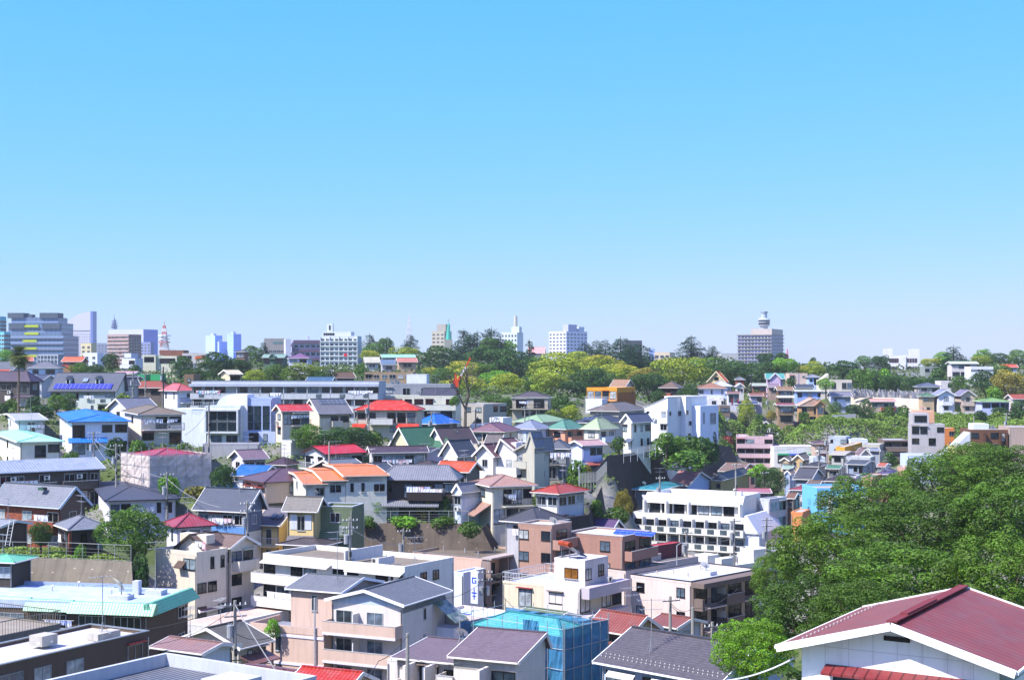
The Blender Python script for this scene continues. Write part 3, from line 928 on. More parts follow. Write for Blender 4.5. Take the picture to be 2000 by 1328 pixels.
def wall_strip(label, top, bot, thick=0.6, m=None, name='retaining_wall', cat='retaining wall', cap=None):
    """a sloping wall between a top line and a bottom line, both lists of (px,py,D)"""
    Tt = [at(*q) for q in top]; Bb = [at(*q) for q in bot]; o = Tt[0]
    n = len(Tt); mb = MB()
    for i in range(n - 1):
        # subdivide for texture and a slightly uneven face
        K = 4
        fr = []
        for j in range(K + 1):
            fr.append((Tt[i].lerp(Bb[i], j / K) - o, Tt[i + 1].lerp(Bb[i + 1], j / K) - o))
        for j in range(K):
            a, b_ = fr[j]; c, d = fr[j + 1]
            bk = Vector((0, thick, 0))
            mb.add([a, b_, d, c, a + bk, b_ + bk, d + bk, c + bk], [(0, 3, 2, 1), (4, 5, 6, 7), (0, 1, 5, 4), (2, 3, 7, 6), (1, 2, 6, 5), (3, 0, 4, 7)])
    root = empty(name, o); tag(root, label, cat)
    mb.build('face', m or mat('concrete', '6e675c'), root)
    if cap:
        c = MB()
        for a, b_ in zip(Tt, Tt[1:]): c.bar(a - o + Vector((0, .2, .08)), b_ - o + Vector((0, .2, .08)), 0.6, 0.25)
        c.build('coping', mat('wall', cap), root)
    for i in range(n - 1):
        for k in range(6):
            t_, b_ = Tt[i].lerp(Tt[i + 1], k / 5), Bb[i].lerp(Bb[i + 1], k / 5)
            d = Vector((b_.x - t_.x, b_.y - t_.y, 0)); d = d.normalized() if d.length > .5 else Vector((0, -1, 0))
            for j_ in (.2, .4, .6, .8): q = t_.lerp(b_, j_) - d * .8; GP.append((q.x, q.y, q.z - 2.5))
            for e in (1.2, 4): q = t_ - d * e; GP.append((q.x, q.y, q.z))
            for e in (1.5, 4.5): q = b_ + d * e; GP.append((q.x, q.y, q.z))
    return root

# =================================================================== foreground and lower left, nearest first
_y = math.radians(32); _c, _s = math.cos(_y), math.sin(_y)
def red_house():
    ap = at(1740, 1218, 54)
    z_eave = ap.z - 1.28; o = 0.75; W = 7.6; L = 9.9 - 0.9
    # wall front-left corner
    hx = W / 2
    P = (ap.x - hx * _c + o * _s, ap.y + hx * _s + o * _c)
    H = 5.6
    b = Bld('house', 'white house under wide dark red metal roof in bottom right corner', 'house', (P[0], P[1], z_eave - H), W, L, H, -_y, None, 'e4e2de', 'panel', '2a2622')
    b.walls(0, 0, 0, W, L, H - 0.25)
    ro = b.pitched(0, 0, H, W, L, 1.28, 'gy', 'metalroof', '84382f', o, 'e6e4e0', t=0.12, ridge=False)
    v = MB(); v.bar((W / 2, -o + .1, H + 1.36), (W / 2, L + o, H + 1.36), 0.4, 0.06); v.bar((W / 2, .9, H + 1.42), (W / 2, L * .55, H + 1.42), 0.3, 0.07)
    v.build('ridge_vent', mat('plain', '6e2c30'), ro)
    sgm = MB().box(-.03, -.05, 0, .03, .05, .06).mesh('snow_guard'); sgm.materials.append(mat('metal', 'c8c4c0'))
    for i in range(22):
        for sx in (-1,):
            yy = -o + 0.5 + i * 0.45; xx = W / 2 + sx * (W / 2 + o - 0.9); zz = H + 1.28 * 0.9 / (W / 2 + o) + .03
            put('snow_guard', sgm, ro, (xx, yy, zz))
    # wide window with its red awning
    b.window('F', 4.0, 3.35, 5.4, 1.35, mull=4, gl='3a464a')
    MB().prism([(-0.62, 4.72), (-.01, 4.95), (-.01, 4.85), (-0.62, 4.62)][::-1], 'x', 1.0, 6.9).build('awning', mat('metalroof', '7c3032'), b.root)
    vt = MB(); vt.box(W / 2 - .5, -.05, H + 0.5, W / 2 + .5, -0.004, H + .68); vt.build('gable_vent', mat('plain', '2a2422'), b.root)
    MB().box(0.12, -0.3, 3.5, 0.62, -0.02, 4.25).build('meter_box', mat('metal', 'd8d8d4'), b.root)
    c = b.w2(W / 2, L / 2, 0); GP.append((c.x, c.y, c.z)); 
    for q in ((0, 0), (W, 0), (0, L), (W, L)): c = b.w2(*q, 0); GP.append((c.x, c.y, c.z))
    dish(b, -0.4, -0.5, 3.6, 0.42, 'large white satellite dish bolted beside wall of the red roofed house', face=25, mast=0.5)
    return b
red_house()

# brown flat roofed block, bottom left
b = B('brown tiled flat roofed block in bottom left corner', raw=(291, 1232, 118, 6.6, 26, 'BR'), yaw=29, fl=4, roof='flat', wall='5e4e42', wk='tilewall', dk='c4c0ba', ph=0.35, wf='', ws='.WdWwd.w/.DwdWwdw', cop='8c9094', cat='apartment block', name='apartment_block')
b.boxes('roof_hatch', [(2.6, 17, b.H + .2, 4.0, 18.6, b.H + 1.0), (4.2, 21.5, b.H, 5.4, 24, b.H + .55)], mat('concrete', 'b8b4ac'))
antenna(b, 4.8, 22.6, b.H + .5, 4.6, 'tall antenna on the brown flat roof in bottom left corner')
# ribbed grey roof, bottom
b = B('grey parapet building with black ribbed roof at the bottom edge', raw=(325, 1281, 95, 13, 26, 'BL'), yaw=33, fl=3, wt=1.0, roof='none', wall='9a9ea8', wf='', ws='', cat='building', name='building')
b.part('roof', MB().box(.3, .3, b.H - .7, b.W - .3, b.L - .3, b.H - .55), mat('corrugated', '6a6e78'))
q = MB(); q.box(-.01, -.01, b.H - .9, .3, b.L + .01, b.H + .25); q.box(.3, b.L - .3, b.H - .9, b.W + .01, b.L + .01, b.H + .25); q.box(b.W - .3, 0, b.H - .9, b.W + .01, b.L - .3, b.H + .25)
b.part('parapet', q, mat('wall', 'b4b8c0'))
b.part('roof_box', MB().box(7.2, b.L - 4, b.H - .56, 9.8, b.L - 1.4, b.H + .1), mat('wall', 'b4b8c0'))
# railed roof terrace, left
b = B('grey building topped by a railed roof terrace at left edge', raw=(118, 1217, 127, 9, 20, 'BR'), yaw=30, fl=3, roof='flat', wall='77726a', dk='8e8578', ph=0.25, wf='', ws='', cat='building', name='building')
q = MB()
for (a, c) in (((0, 0), (b.W, 0)), ((b.W, 0), (b.W, b.L)), ((b.W, b.L), (0, b.L)), ((0, b.L), (0, 0))):
    A = Vector((*a, b.H)); C_ = Vector((*c, b.H)); up = Vector((0, 0, 1.3)); q.bar(A + up, C_ + up, .07); n = int((C_ - A).length / .3)
    for i in range(n): P = A.lerp(C_, i / n); q.bar(P, P + up, .03)
b.part('railing', q, mat('metal', '7c746a'))
laundry(b, 'R', 10, b.H + 1.2, 4, ('4a6ad0', 'c8ccd8'), off=-1.2)
laundry(b, 'R', 3.5, b.H + 1.2, 3, ('e0dcd8', '4a5ab0'), off=-2.0, label='blue and white sheets drying on the left edge roof terrace')

# green fascia apartment block
b = B('long brown block with mint green roof edge and pale blue roof', x0=-90, x1=288, xs=366, y=1196, D=148, fl=3, yaw=11, roof='none', wall='54463c', wk='tilewall', L=18, wf='', ws='..w/..w/', cat='apartment block', name='apartment_block', fh=2.9, fc='b8bcc0')
W_, L_, H_ = b.W, b.L, b.H
b.part('roof', MB().box(-.1, -.1, H_ + .06, W_ - .1, L_, H_ + .9), mat('deck', 'a4b4d0'))
g = MB()
def skirt_prof(d0): return [(d0 - 1.25, H_ - .12), (d0, H_ - .12), (d0, H_ + .98), (d0 - .35, H_ + .98)]
g.prism(skirt_prof(-.1), 'x', W_ * .62, W_ + 1.2); g.prism(skirt_prof(.5), 'x', W_ * .38, W_ * .62); g.prism(skirt_prof(1.3), 'x', -1, W_ * .38)
b.part('roof_fascia', g, mat('rooftile', '68b48e'))
g = MB(); g.prism([(W_, H_ - .12), (W_ + 1.25, H_ - .12), (W_ + .35, H_ + .98), (W_, H_ + .98)], 'y', -.9, L_ + .6)
b.part('roof_fascia', g, mat('rooftile', '63b894'))
b.boxes('roof_kerb', [(-.1, L_ - .5, H_ + .9, W_ * .72, L_, H_ + 1.25), (W_ * .7, L_ - 3, H_ + .9, W_ * .93, L_ - 2.6, H_ + 1.2)], mat('metal', 'a4b4d0'))
for i, u in enumerate((.08, .3, .52, .72, .9)):
    b.window('F', W_ * u, H_ - 2.9 + .2, 3.0, 2.2, gl=('10151a', '6d7d8c', '10151a', '2d3a44', '10151a')[i], off=.01)
    b.window('F', W_ * u, H_ - 5.8 + .2, 3.0, 2.2, off=.01)
for u0, u1 in ((.46, .6), (.82, .98)):
    b.balcony('F', W_ * u0, W_ * u1, H_ - 2.9, .9, 'rail')
laundry(b, 'F', W_ * .56, H_ - 1.0, 5, ('3a5ac8', '4a6ad0'), off=.6)
b.boxes('roof_box', [(W_ - 5.2, 1.6, H_ + .9, W_ - 3, 3.2, H_ + 1.35), (W_ - 2.8, 5.2, H_ + .9, W_ - .9, 6.8, H_ + 1.4), (W_ - 4.1, 5, H_ + .9, W_ - 3.4, 5.8, H_ + 2.4)], mat('wall', 'b8bcc8'))
for x_, y_ in ((W_ - 14, 6), (W_ - 12.5, 9), (W_ - 6.5, 5), (W_ - 22, 9)): b.part('vent_pipe', MB().tube((x_, y_, H_ + .9), (x_, y_, H_ + 1.5), .08).tube((x_, y_, H_ + 1.45), (x_ + .25, y_, H_ + 1.45), .1), mat('metal', 'c8c8cc'))
b.part('roof_hatch', MB().box(W_ - 29, 9, H_ + .9, W_ - 26.5, 10.5, H_ + 1.3), mat('metal', '9aa4b8'))
dish(b, W_ - 4.2, 2.4, H_ + 1.35, .95, 'biggest cream satellite dish standing on pale blue roof', face=-60, color='d8ccaa', mast=1.3)
antenna(b, W_ - 1.9, 6, H_ + 1.4, 5.2, 'tallest antenna mast on the pale blue roof edge')
# the same family of roof, cut by the left edge
b = B('green edged roof corner cut off by the left edge', x0=-60, x1=28, xs=40, y=1098, D=158, fl=2, yaw=12, roof='hip', ry=1086, rc='63b894', rk='rooftile', wall='3e3834', wf='ww/ww', ws='', L=7)

# low pink flat roof with red roofs behind it
b = B('low white shed with wide pinkish flat roof', x0=352, x1=420, xs=566, y=1224, D=160, fl=1.2, yaw=30, roof='flat', wall='cfcfd4', wf='', ws='', dk='c8aca0', ph=.12, cat='building', name='building')
b = B('small house with bright red roof beside pinkish flat roof', x0=365, x1=420, xs=470, y=1178, ry=1150, D=176, fl=2, yaw=30, roof='gy', rc='c0302c', rk='metalroof', wall='c0b8ac', wf='w', ws='w')
b = B('mauve roofed annex left of the bright red roof', x0=340, x1=392, xs=432, y=1194, ry=1172, D=168, fl=1.6, yaw=30, roof='gy', rc='8a5a60', rk='metalroof', wall='c0b8ac', wf='w', ws='w')
b = B('old house with patched grey shingle roof behind cable pole', x0=338, x1=470, xs=536, y=1266, ry=1226, D=138, fl=2, yaw=31, roof='gy', rc='5a5852', wall='b8ae98', wf='ww/ww', ws='.WsW/.WsW', rk='shingle')
b.part('lower_roof', MB().prism([(b.W, b.H - .9), (b.W + 1.9, b.H - 1.5), (b.W + 1.9, b.H - 1.62), (b.W, b.H - 1.02)][::-1], 'y', 0, b.L), mat('metalroof', '7a5450'))
b = B('white corrugated shed in front of the grey shingle roof', x0=292, x1=395, xs=430, y=1276, ry=1262, D=122, fl=1.5, yaw=30, roof='gx', rc='8a6a64', rk='metalroof', wall='c4ccd8', wk='siding', wf='', ws='')
b = B('mauve metal roof low at the bottom edge', x0=440, x1=540, xs=590, y=1334, ry=1316, D=112, fl=1.6, yaw=30, roof='gx', rc='7c5258', rk='metalroof', wall='9a9488', wf='', ws='')
b = B('house with vivid red tile roof at the bottom edge', x0=556, x1=676, xs=722, y=1352, ry=1306, D=108, fl=2, yaw=24, roof='gx', rc='b0342a', rk='rooftile', wall='c8c0b4', wf='', ws='', L=7)

# beige stepped apartment house with blue-shaded side
b = B('beige four storey apartment with grey gabled penthouses', x0=648, x1=786, xs=870, y=1186, D=146, fl=4, yaw=25, roof='none', wall='cdc6c0', wf='', ws='.v./.v./.v.', cat='apartment block', name='apartment_block', fh=2.9)
W_, L_, H_ = b.W, b.L, b.H
be = mat('wall', 'c4aa9a'); lil = mat('wall', 'd2cede')
b.pitched(0, 0, H_ + .35, W_, L_, 1.25, 'gy', 'shingle', '5c6068', .55, 'e6e6e8', fill=mat('wall', 'aebccc'))
b.part('tower_wall', MB().box(-6.4, 2.0, -4, -0.01, L_ + .6, H_ + .6), be)
b.pitched(-6.4, 2.0, H_ + .75, 6.2, L_ - 1.4, 1.0, 'gx', 'shingle', '63666c', .45, 'e6e6e8', fill=be, name='side_roof')
MB().box(-9.2, -1.5, -4, -.012, 4.0, H_ - 3.35).build('terrace_block', be, b.root)
b.part('roof_terrace', MB().box(-9.0, -1.3, H_ - 3.34, -.3, 3.8, H_ - 3.28), mat('deck', '7a7e88'))
pq = MB(); pq.box(-9.25, -1.55, H_ - 3.35, -.0, -1.35, H_ - 2.6); pq.box(-9.25, -1.35, H_ - 3.35, -9.05, 4.0, H_ - 2.6)
b.part('parapet', pq, be)
b.boxes('band', [(-9.3, -1.6, H_ - 3.75 - 2.9 * k, -.02, -1.5, H_ - 3.5 - 2.9 * k) for k in range(3)], lil)

for k, z in enumerate((H_ - 2.9, H_ - 5.8, H_ - 8.7)):
    bo = b.balcony('F', -.1, W_ + .05, z, 1.6, 'solid', 'c4aa9a', 1.15)
    b.part('band', MB().box(-.12, -1.66, z - .22, W_ + .08, -1.56, z + .02), lil)
for r in range(3):
    z = H_ - 2.9 * (r + 1)
    b.window('F', 1.5, z + .05, 1.9, 2.1, gl='39434a'); b.window('F', 5.2, z + .05, 1.9, 2.1, gl='6d7d8c')
    MB().box(3.2, -1.2, z, 3.3, 0, z + 2.0).build('partition', mat('plain', 'd0d0cc'), b.root)
for zz in (H_ - 5.3, H_ - 8.2): b.window('F', -5.6, zz, .75, 1.6, off=1.51, gl='2d3a44')
b.window('F', -3.4, H_ - 1.5, .7, 1.7, off=-1.99, gl='2d3a44')
MB().tube((-1.0, -1.7, -3), (-1.0, -1.7, H_ + .6), .1, n=8).build('drain_pipe', mat('metal', 'c4c4c8'), b.root)
# stair glazing at the far side
q = MB(); q.box(W_ + .02, L_ * .78, 2, W_ + 2.1, L_ * .98, H_ - 3.2); b.part('stair_tower', q, mat('wall', 'd0d0d8'))
b.part('canopy', MB().prism([(W_ + .03, H_ - .5), (W_ + 2.7, H_ - 2.4), (W_ + 2.7, H_ - 2.5), (W_ + .03, H_ - .6)][::-1], 'y', L_ * .7, L_), mat('glass', '7c9484'))
antenna(b, -1.2, 3.0, H_ + 1.4, 5.6)
dish(b, W_ + 2.0, -.6, H_ - 6.5, .62, face=20, mast=1.2)

# long white flat-roofed apartment block
b = B('long white balconied block with brown gravel flat roof', x0=514, x1=790, xs=886, y=1106, D=162, fl=3, yaw=33, roof='flat', wall='d6d4ce', wf='D.Dd.ww.Dw/Dd.D.ww.Dw/DdDD.wwDD', ws='.oo./.oo./.oo.', dk='7c7264', ph=.7, cat='apartment block', name='apartment_block', fc='1e1c1c')
for i in range(3): b.balcony('F', -.6, b.W + .02, b.H - 2.8 * (i + 1), 1.5, 'solid', 'd6d4ce', 1.05)
mn = MB(); mn.prism([(-.9, b.H - .55), (-.02, b.H - .2), (-.02, b.H - .32), (-.9, b.H - .67)], 'x', .2, b.W * .5); mn.prism([(-.9, b.H - .55), (-.02, b.H - .2), (-.02, b.H - .32), (-.9, b.H - .67)], 'x', b.W * .62, b.W)
b.part('canopy', mn, mat('wall', 'd6d4ce'))
b.boxes('roof_screen', [(b.W * .55, 1, b.H, b.W * .55 + .2, b.L - 1.5, b.H + 1.4), (b.W * .78, 1, b.H, b.W * .78 + .2, 4, b.H + .9)], mat('wall', 'cfcfd2'))
for i in range(4): aircon(b, b.W * .49 - i * 1.0 + .0, b.L * .5 + i * .9, b.H - .2, label='roof air conditioner unit %s on the long white block' % ('nearest the canopy', 'second from the canopy', 'third from the canopy', 'farthest from the canopy')[i])
for i in range(2): aircon(b, b.W * .68 + i * 1.7, b.L * .35, b.H - .2, label='%s air conditioner unit past roof screen of long white block' % ('left', 'right')[i])
laundry(b, 'F', b.W * .73, b.H - 1.3, 8, ('e8e8ee', 'd8dce8', '4a3a5a', 'd0b8a0'), off=1.2)
laundry(b, 'F', b.W * .17, b.H - 3.9, 3, ('f0f0f0',), off=1.2, label='white bedding drying on lower balcony of long white block', w=1.2, h=1.3)
antenna(b, b.W * .9, b.L * .5, b.H, 3.2); dish(b, b.W * .52, b.L - 1, b.H, .55); dish(b, b.W - .3, -.9, b.H - 1.8, .5, 'satellite dish at front balcony end of the long white block')
# small pale curved annex and its sign
b2 = B('white curved stair annex behind the blue sign', x0=884, x1=905, xs=924, y=1118, D=186, fl=2.4, yaw=33, roof='flat', wall='c8d0e0', wf='', ws='', ph=.3, cat='building', name='building', dk='c8ccd4')
b = B('pink block with stained brown flat roof and dark balconies', x0=806, x1=942, xs=1038, y=1090, D=192, fl=4, yaw=34, roof='flat', wall='c8a898', wf='', ws='ddd/ddd/ddd/ddd', dk='6a6052', ph=.35, cat='apartment block', name='apartment_block', cop='9a9494', fc='1e1c1c')
for i in range(3):
    for j in range(3): b.balcony('R', b.L * j / 3 + .25, b.L * (j + 1) / 3 - .1, b.H - .25 - 2.8 * (i + 1), 1.3, 'glass', '4a4e50')
    b.part('slab', MB().box(b.W + .01, -.1, b.H - .3 - 2.8 * (i + 1), b.W + 1.5, b.L + .1, b.H - .1 - 2.8 * (i + 1)), mat('wall', '8a7a74'))
b.boxes('pier', [(b.W + .02, -.15, 0, b.W + 1.45, .1, b.H), (b.W + .02, b.L * .34 - .1, 0, b.W + 1.45, b.L * .34 + .1, b.H), (b.W + .02, b.L * .67 - .1, 0, b.W + 1.45, b.L * .67 + .1, b.H)], mat('wall', '8a7a74'))
b.part('eave', MB().box(b.W + .03, -.3, b.H + .1, b.W + 1.7, b.L + .2, b.H + .35), mat('wall', 'a89c98'))
for u_, w_ in ((.15, .4), (.35, .7), (.5, .35), (.75, .6), (.8, .2)): b.part('vent_pipe', MB().tube((b.W * u_, b.L * w_, b.H), (b.W * u_, b.L * w_, b.H + .7), .1), mat('metal', 'b0b0b0'))
sg = empty('shop_sign', at(927, 1178, 184), -math.radians(34)); tag(sg, 'tall blue and white vertical sign beside the pink block', 'sign')
MB().box(-.55, -.1, 0, .55, .1, 4.2).build('board', mat('plain', 'c8d2ec'), sg)
m = MB(); m.box(-.34, -.13, 3.2, .34, -.1, 3.35); m.box(-.34, -.13, 2.6, -.2, -.1, 3.2); m.box(-.2, -.13, 2.6, .34, -.1, 2.72); m.box(.2, -.13, 2.72, .34, -.1, 3.0); m.box(0, -.13, 2.9, .2, -.1, 3.0)
m.box(-.07, -.13, .5, .07, -.1, 2.0); m.box(-.4, -.13, 1.3, .4, -.1, 1.45); m.box(-.28, -.13, .9, .28, -.1, 1.02)
m.build('lettering', mat('plain', '1a3ab0'), sg)
b = B('lavender white flat roof behind the stained brown roof', x0=770, x1=850, xs=912, y=1066, D=206, fl=2, yaw=32, roof='flat', wall='ccd2e4', wf='', ws='', dk='ccd4e6', ph=.45, cat='building', name='building')

# cream building with penthouse
b = B('cream flat roofed building with railed terrace and penthouse', x0=982, x1=1132, xs=1214, y=1150, D=165, fl=3, yaw=36, roof='flat', wall='cfc4ac', wf='.D.W./.o.W./wwww', ws='D.DD/DwDD/DD.', dk='b4bccc', ph=.25, cat='building', name='building', fc='2a2622')
W_, L_, H_ = b.W, b.L, b.H
pk = mat('wall', 'd0c6c4')
b.part('front_wall', MB().box(W_ * .55, -.06, -3, W_ + .02, -.0, H_ + .1), pk)
b.part('penthouse_wall', MB().box(W_ * .58, 1.6, H_ - .1, W_ - .3, L_ * .72, H_ + 3.0), pk)
b.flat(W_ * .58, 1.6, H_ + 3.0, W_ * .42 - .3, L_ * .72 - 1.6, .25, 'c4c4cc', pm=pk)
b.window('F', W_ * .80, H_ + .9, 1.9, 1.3, gl='8a5a24', off=-1.59)
b.window('R', L_ * .25, H_ + .9, 1.2, 1.3, off=-.29); b.window('R', L_ * .55, H_ + 1.1, 1.2, 1.3, off=-.29)
rl = MB()
for (a, c) in (((0, 0), (W_, 0)), ((0, 0), (0, L_)), ((0, L_), (W_ * .58, L_))):
    A = Vector((*a, H_ + .1)); C_ = Vector((*c, H_ + .1)); up = Vector((0, 0, 1.1)); rl.bar(A + up, C_ + up, .07); rl.bar(A + up * .5, C_ + up * .5, .04); n = int((C_ - A).length / .4)
    for i in range(n + 1): P = A.lerp(C_, i / max(n, 1)); rl.bar(P, P + up, .035)
b.part('railing', rl, mat('metal', 'd8d8dc'))
b.boxes('balcony', [(W_ + .02, .2, H_ - 1.0, W_ + 1.2, L_, H_ + .3), (W_ + .02, .2, H_ - 4.0, W_ + 1.2, L_, H_ - 2.9)], mat('wall', 'b8aeb4'))
aircon(b, W_ + .6, L_ * .6, H_ + .3, 1.57)
dish(b, .5, .5, H_ + .2, .55)
# solar water heater
sw = empty('solar_water_heater', b.w2(W_ * .72, 3.4, H_ + 3.25), b.rz + 2.7); tag(sw, 'orange tanked solar water heater on the penthouse roof', 'solar water heater')
m = MB(); m.prism([(-1.3, .1), (.9, 1.5), (.9, 1.4), (-1.3, 0)], 'x', -1, 1); m.build('collector', mat('solar', '33383c'), sw)
m = MB(); m.tube((-1.15, 1.15, 1.6), (-.05, 1.15, 1.6), .34, n=12); m.tube((.05, 1.15, 1.6), (1.15, 1.15, 1.6), .34, n=12); m.build('tank', mat('metal', 'b04a22'), sw)
m = MB(); m.bar((-.9, 1.1, 0), (-.9, 1.1, 1.4), .06); m.bar((.9, 1.1, 0), (.9, 1.1, 1.4), .06); m.bar((-.9, -1.2, 0), (-.9, 1.1, 0.05), .06); m.bar((.9, -1.2, 0), (.9, 1.1, .05), .06); m.build('stand', mat('metal', '808286'), sw)

b = B('pale pink apartment block with dark tiled balconies', x0=1232, x1=1350, xs=1483, y=1136, D=167, fl=4, yaw=43, roof='flat', wall='cfbcb4', wf='o.o/o.o/o.o/o.o', ws='DDDD/DDDD/DDDD/DDDD', dk='c2c6d2', ph=.3, cat='apartment block', name='apartment_block', fc='1e1c1c', cop='2e2a30')
bt = mat('tilewall', '75665e')
for i in range(4):
    z = b.H - 2.8 * (i + 1) - .1
    bo = b.balcony('R', .2, b.L * .36, z, 1.5, 'dark'); b.balcony('R', b.L * .36, b.L * .62, z, 1.5, 'solid', '75665e'); b.balcony('R', b.L * .62, b.L - .1, z, 1.5, 'dark')
    b.part('balcony_pier', MB().box(b.W + .03, .02, z - .2, b.W + 1.6, .5, z + 1.15), bt)
    b.part('partition', MB().box(b.W + .03, b.L * .36, z, b.W + 1.2, b.L * .36 + .08, z + 2), mat('plain', 'b8b4b0'))
b.part('corner_wall', MB().box(b.W - .02, -.04, -3, b.W + .35, .5, b.H), bt)
b.part('eave', MB().box(b.W + .03, -.1, b.H - .45, b.W + 1.9, b.L + .1, b.H + .12), bt)
b.part('roof_box', MB().box(b.W * .55, b.L * .45, b.H - .1, b.W * .55 + 2.2, b.L * .45 + 1.4, b.H + .45), mat('wall', 'b8bac4'))
for u_, w_ in ((.2, .2), (.3, .35), (.6, .3), (.5, .6), (.35, .7)): b.part('vent_pipe', MB().tube((b.W * u_, b.L * w_, b.H - .1), (b.W * u_, b.L * w_, b.H + .5), .1), mat('metal', 'c8b8a0'))
dish(b, b.W * .55 + 1, b.L * .5, b.H + .4, .62)
b = B('pinkish flat roofed wing left of pale pink apartment', x0=1128, x1=1222, xs=1300, y=1114, D=183, fl=3, yaw=43, roof='flat', wall='cdbcb4', wf='.d./.d./', ws='', dk='c4c6d0', ph=.3, cat='building', name='building', cop='3a3438')
b = B('low dark decked roof behind pale pink apartment', x0=1225, x1=1290, xs=1364, y=1098, D=196, fl=3, yaw=43, roof='flat', wall='c8b8b0', wf='', ws='', dk='62605e', ph=.3, cat='building', name='building')
dish(b, 1.5, 2, b.H, .55)
b = B('white walled roof yard with plant boxes above pink apartment', x0=1300, x1=1372, xs=1560, y=1112, D=205, fl=4, yaw=50, roof='flat', wall='d8d6cc', wf='', ws='', dk='bfbfba', ph=1.1, cat='building', name='building')
b.boxes('plant_box', [(4, 12, b.H, 6.5, 16, b.H + 2.4), (3, 3, b.H, 5.5, 5.5, b.H + 2.2), (7, 3, b.H, 8.2, 5.5, b.H + 2.0)], mat('wall', 'd8d6cc'))
b = B('white stepped roof block beside the tree edge', x0=1440, x1=1475, xs=1560, y=1082, D=215, fl=4, yaw=50, roof='flat', wall='dad8ce', wf='', ws='', dk='bfbfba', ph=.8, cat='building', name='building')
for i in range(3): aircon(b, 1.0 + i * 1.1, 1.5, b.H - .3, label='%s of three air conditioner units on white stepped roof block' % ('left', 'middle', 'right')[i])

# grey shingled house, bottom
b = B('pale blue house with long dark shingled roof', x0=1158, x1=1404, xs=None, y=1336, ry=1242, D=99, fl=2, yaw=43, roof='gx', rc='4c484e', rk='shingle', wall='b8c6dc', wf='DWW/dWd', ws='w/w', L=9.5, o=.5, trim='dfe0e4', side='R')
sgm = MB().box(-.04, -.03, 0, .04, .03, .09).mesh('snow_guard'); sgm.materials.append(mat('metal', 'd8d4cc'))
for i in range(26):
    for r in range(2):
        x_ = -.3 + (b.W + .6) * (i + .5 * r) / 26; t_ = .75 + .35 * r; z_ = b.H + b.h * t_ / (b.L / 2 + .5)
        put('snow_guard', sgm, b.root, (x_, -.5 + t_, z_))
b.part('awning', MB().prism([(-.9, b.H - .75), (-.52, b.H - .45), (-.52, b.H - .55), (-.9, b.H - .85)][::-1], 'x', 1, 3.5).prism([(-.9, b.H - .75), (-.52, b.H - .45), (-.52, b.H - .55), (-.9, b.H - .85)][::-1], 'x', 5, 9), mat('metal', 'e0dcd8'))
b.balcony('F', -.3, 3.6, b.H - 2.8, 1.1, 'rail')
antenna(b, 3.2, 1.8, b.H + 1.0, 3.8, rz=.1)
dish(b, 3.9, -.9, b.H - 2.6, .5, face=-10)
b = B('old house with weathered red tile double roof', x0=1142, x1=1232, xs=1274, y=1240, ry=1196, D=133, fl=1.5, yaw=43, roof='gx', rc='86483e', rk='rooftile', wall='a89a80', wf='w', ws='', L=7)
b.part('lower_roof', MB().prism([(-3.2, b.H - 2.6), (-.3, b.H - 1.0), (-.3, b.H - 1.15), (-3.2, b.H - 2.75)][::-1], 'x', -1, b.W + .5), mat('rooftile', '86483e'))
antenna(b, 3, 2, b.H + 1, 3.0)
b = B('small gabled house with weathered red tiles by pole', x0=1262, x1=1322, xs=1345, y=1226, ry=1202, D=138, fl=1.5, yaw=43, roof='gx', rc='7e4a40', rk='rooftile', wall='b0b4bc', wf='', ws='w', L=5)

# scaffolded house under blue sheets
b = B('teal roofed house wrapped in blue scaffold sheets', x0=922, x1=1098, xs=1150, y=1246, ry=1200, D=128, fl=3, yaw=40, roof='hip', rc='3f8f94', rk='shingle', wall='b0a490', wf='', ws='', L=9, trim='2c6a70', o=.3)
sc = empty('scaffolding', b.base, b.rz); tag(sc, 'steel scaffolding hung with blue mesh sheets around teal roof', 'scaffolding')
W_, L_, H_ = b.W, b.L, b.H
bl = mat('sheet', '3a7ca6'); e = 1.1
def crumple(x0, y0, x1, y1, z0, z1, nm='blue_sheet', mt=None):
    n = 14; k = 10; vs = []; fs = []
    d = Vector((x1 - x0, y1 - y0, 0)); ln = d.length; d.normalize(); nn = Vector((d.y, -d.x, 0))
    for i in range(n + 1):
        for j in range(k + 1):
            a = .12 * math.sin(i * 1.7 + j * .6) * math.sin(j * 2.1 + i) * (1 if 0 < i < n else 0)
            p_ = Vector((x0, y0, z0 + (z1 - z0) * j / k)) + d * (ln * i / n) + nn * a; vs.append(tuple(p_))
    for i in range(n):
        for j in range(k): q_ = i * (k + 1) + j; fs.append((q_, q_ + k + 1, q_ + k + 2, q_ + 1))
    MB().add(vs, fs).build(nm, mt or bl, sc)
crumple(W_ * .72, -e, W_ + e, -e, -3, H_ + .3); crumple(W_ + e, -e, W_ + e, L_ + e, -3, H_ + 1.0)
crumple(W_ * .72, -e - .9, W_ * .9, -e - .9, H_ - 3.5, H_ + 1.6)
crumple(-e, L_ + e, W_ + e, L_ + e, H_ - 1.5, H_ + .8); crumple(-e, -e, -e, L_ + e, H_ - 3, H_ + .2); crumple(-e, -e, W_ * .3, -e, H_ - 3, H_ - 1.2)
q = MB()
for (x_, y_) in [(-e, -e + (L_ + 2 * e) * i / 4) for i in range(5)] + [(W_ + e + .1, -e + (L_ + 2 * e) * i / 5) for i in range(6)] + [(-e + (W_ + 2 * e) * i / 7, -e - .1) for i in range(8)] + [(-e + (W_ + 2 * e) * i / 7, L_ + e) for i in range(8)]:
    q.tube((x_, y_, -3), (x_, y_, H_ + 1.6), .035, n=5)
q.build('upright_poles', mat('metal', 'a8acb0'), sc)
q = MB()
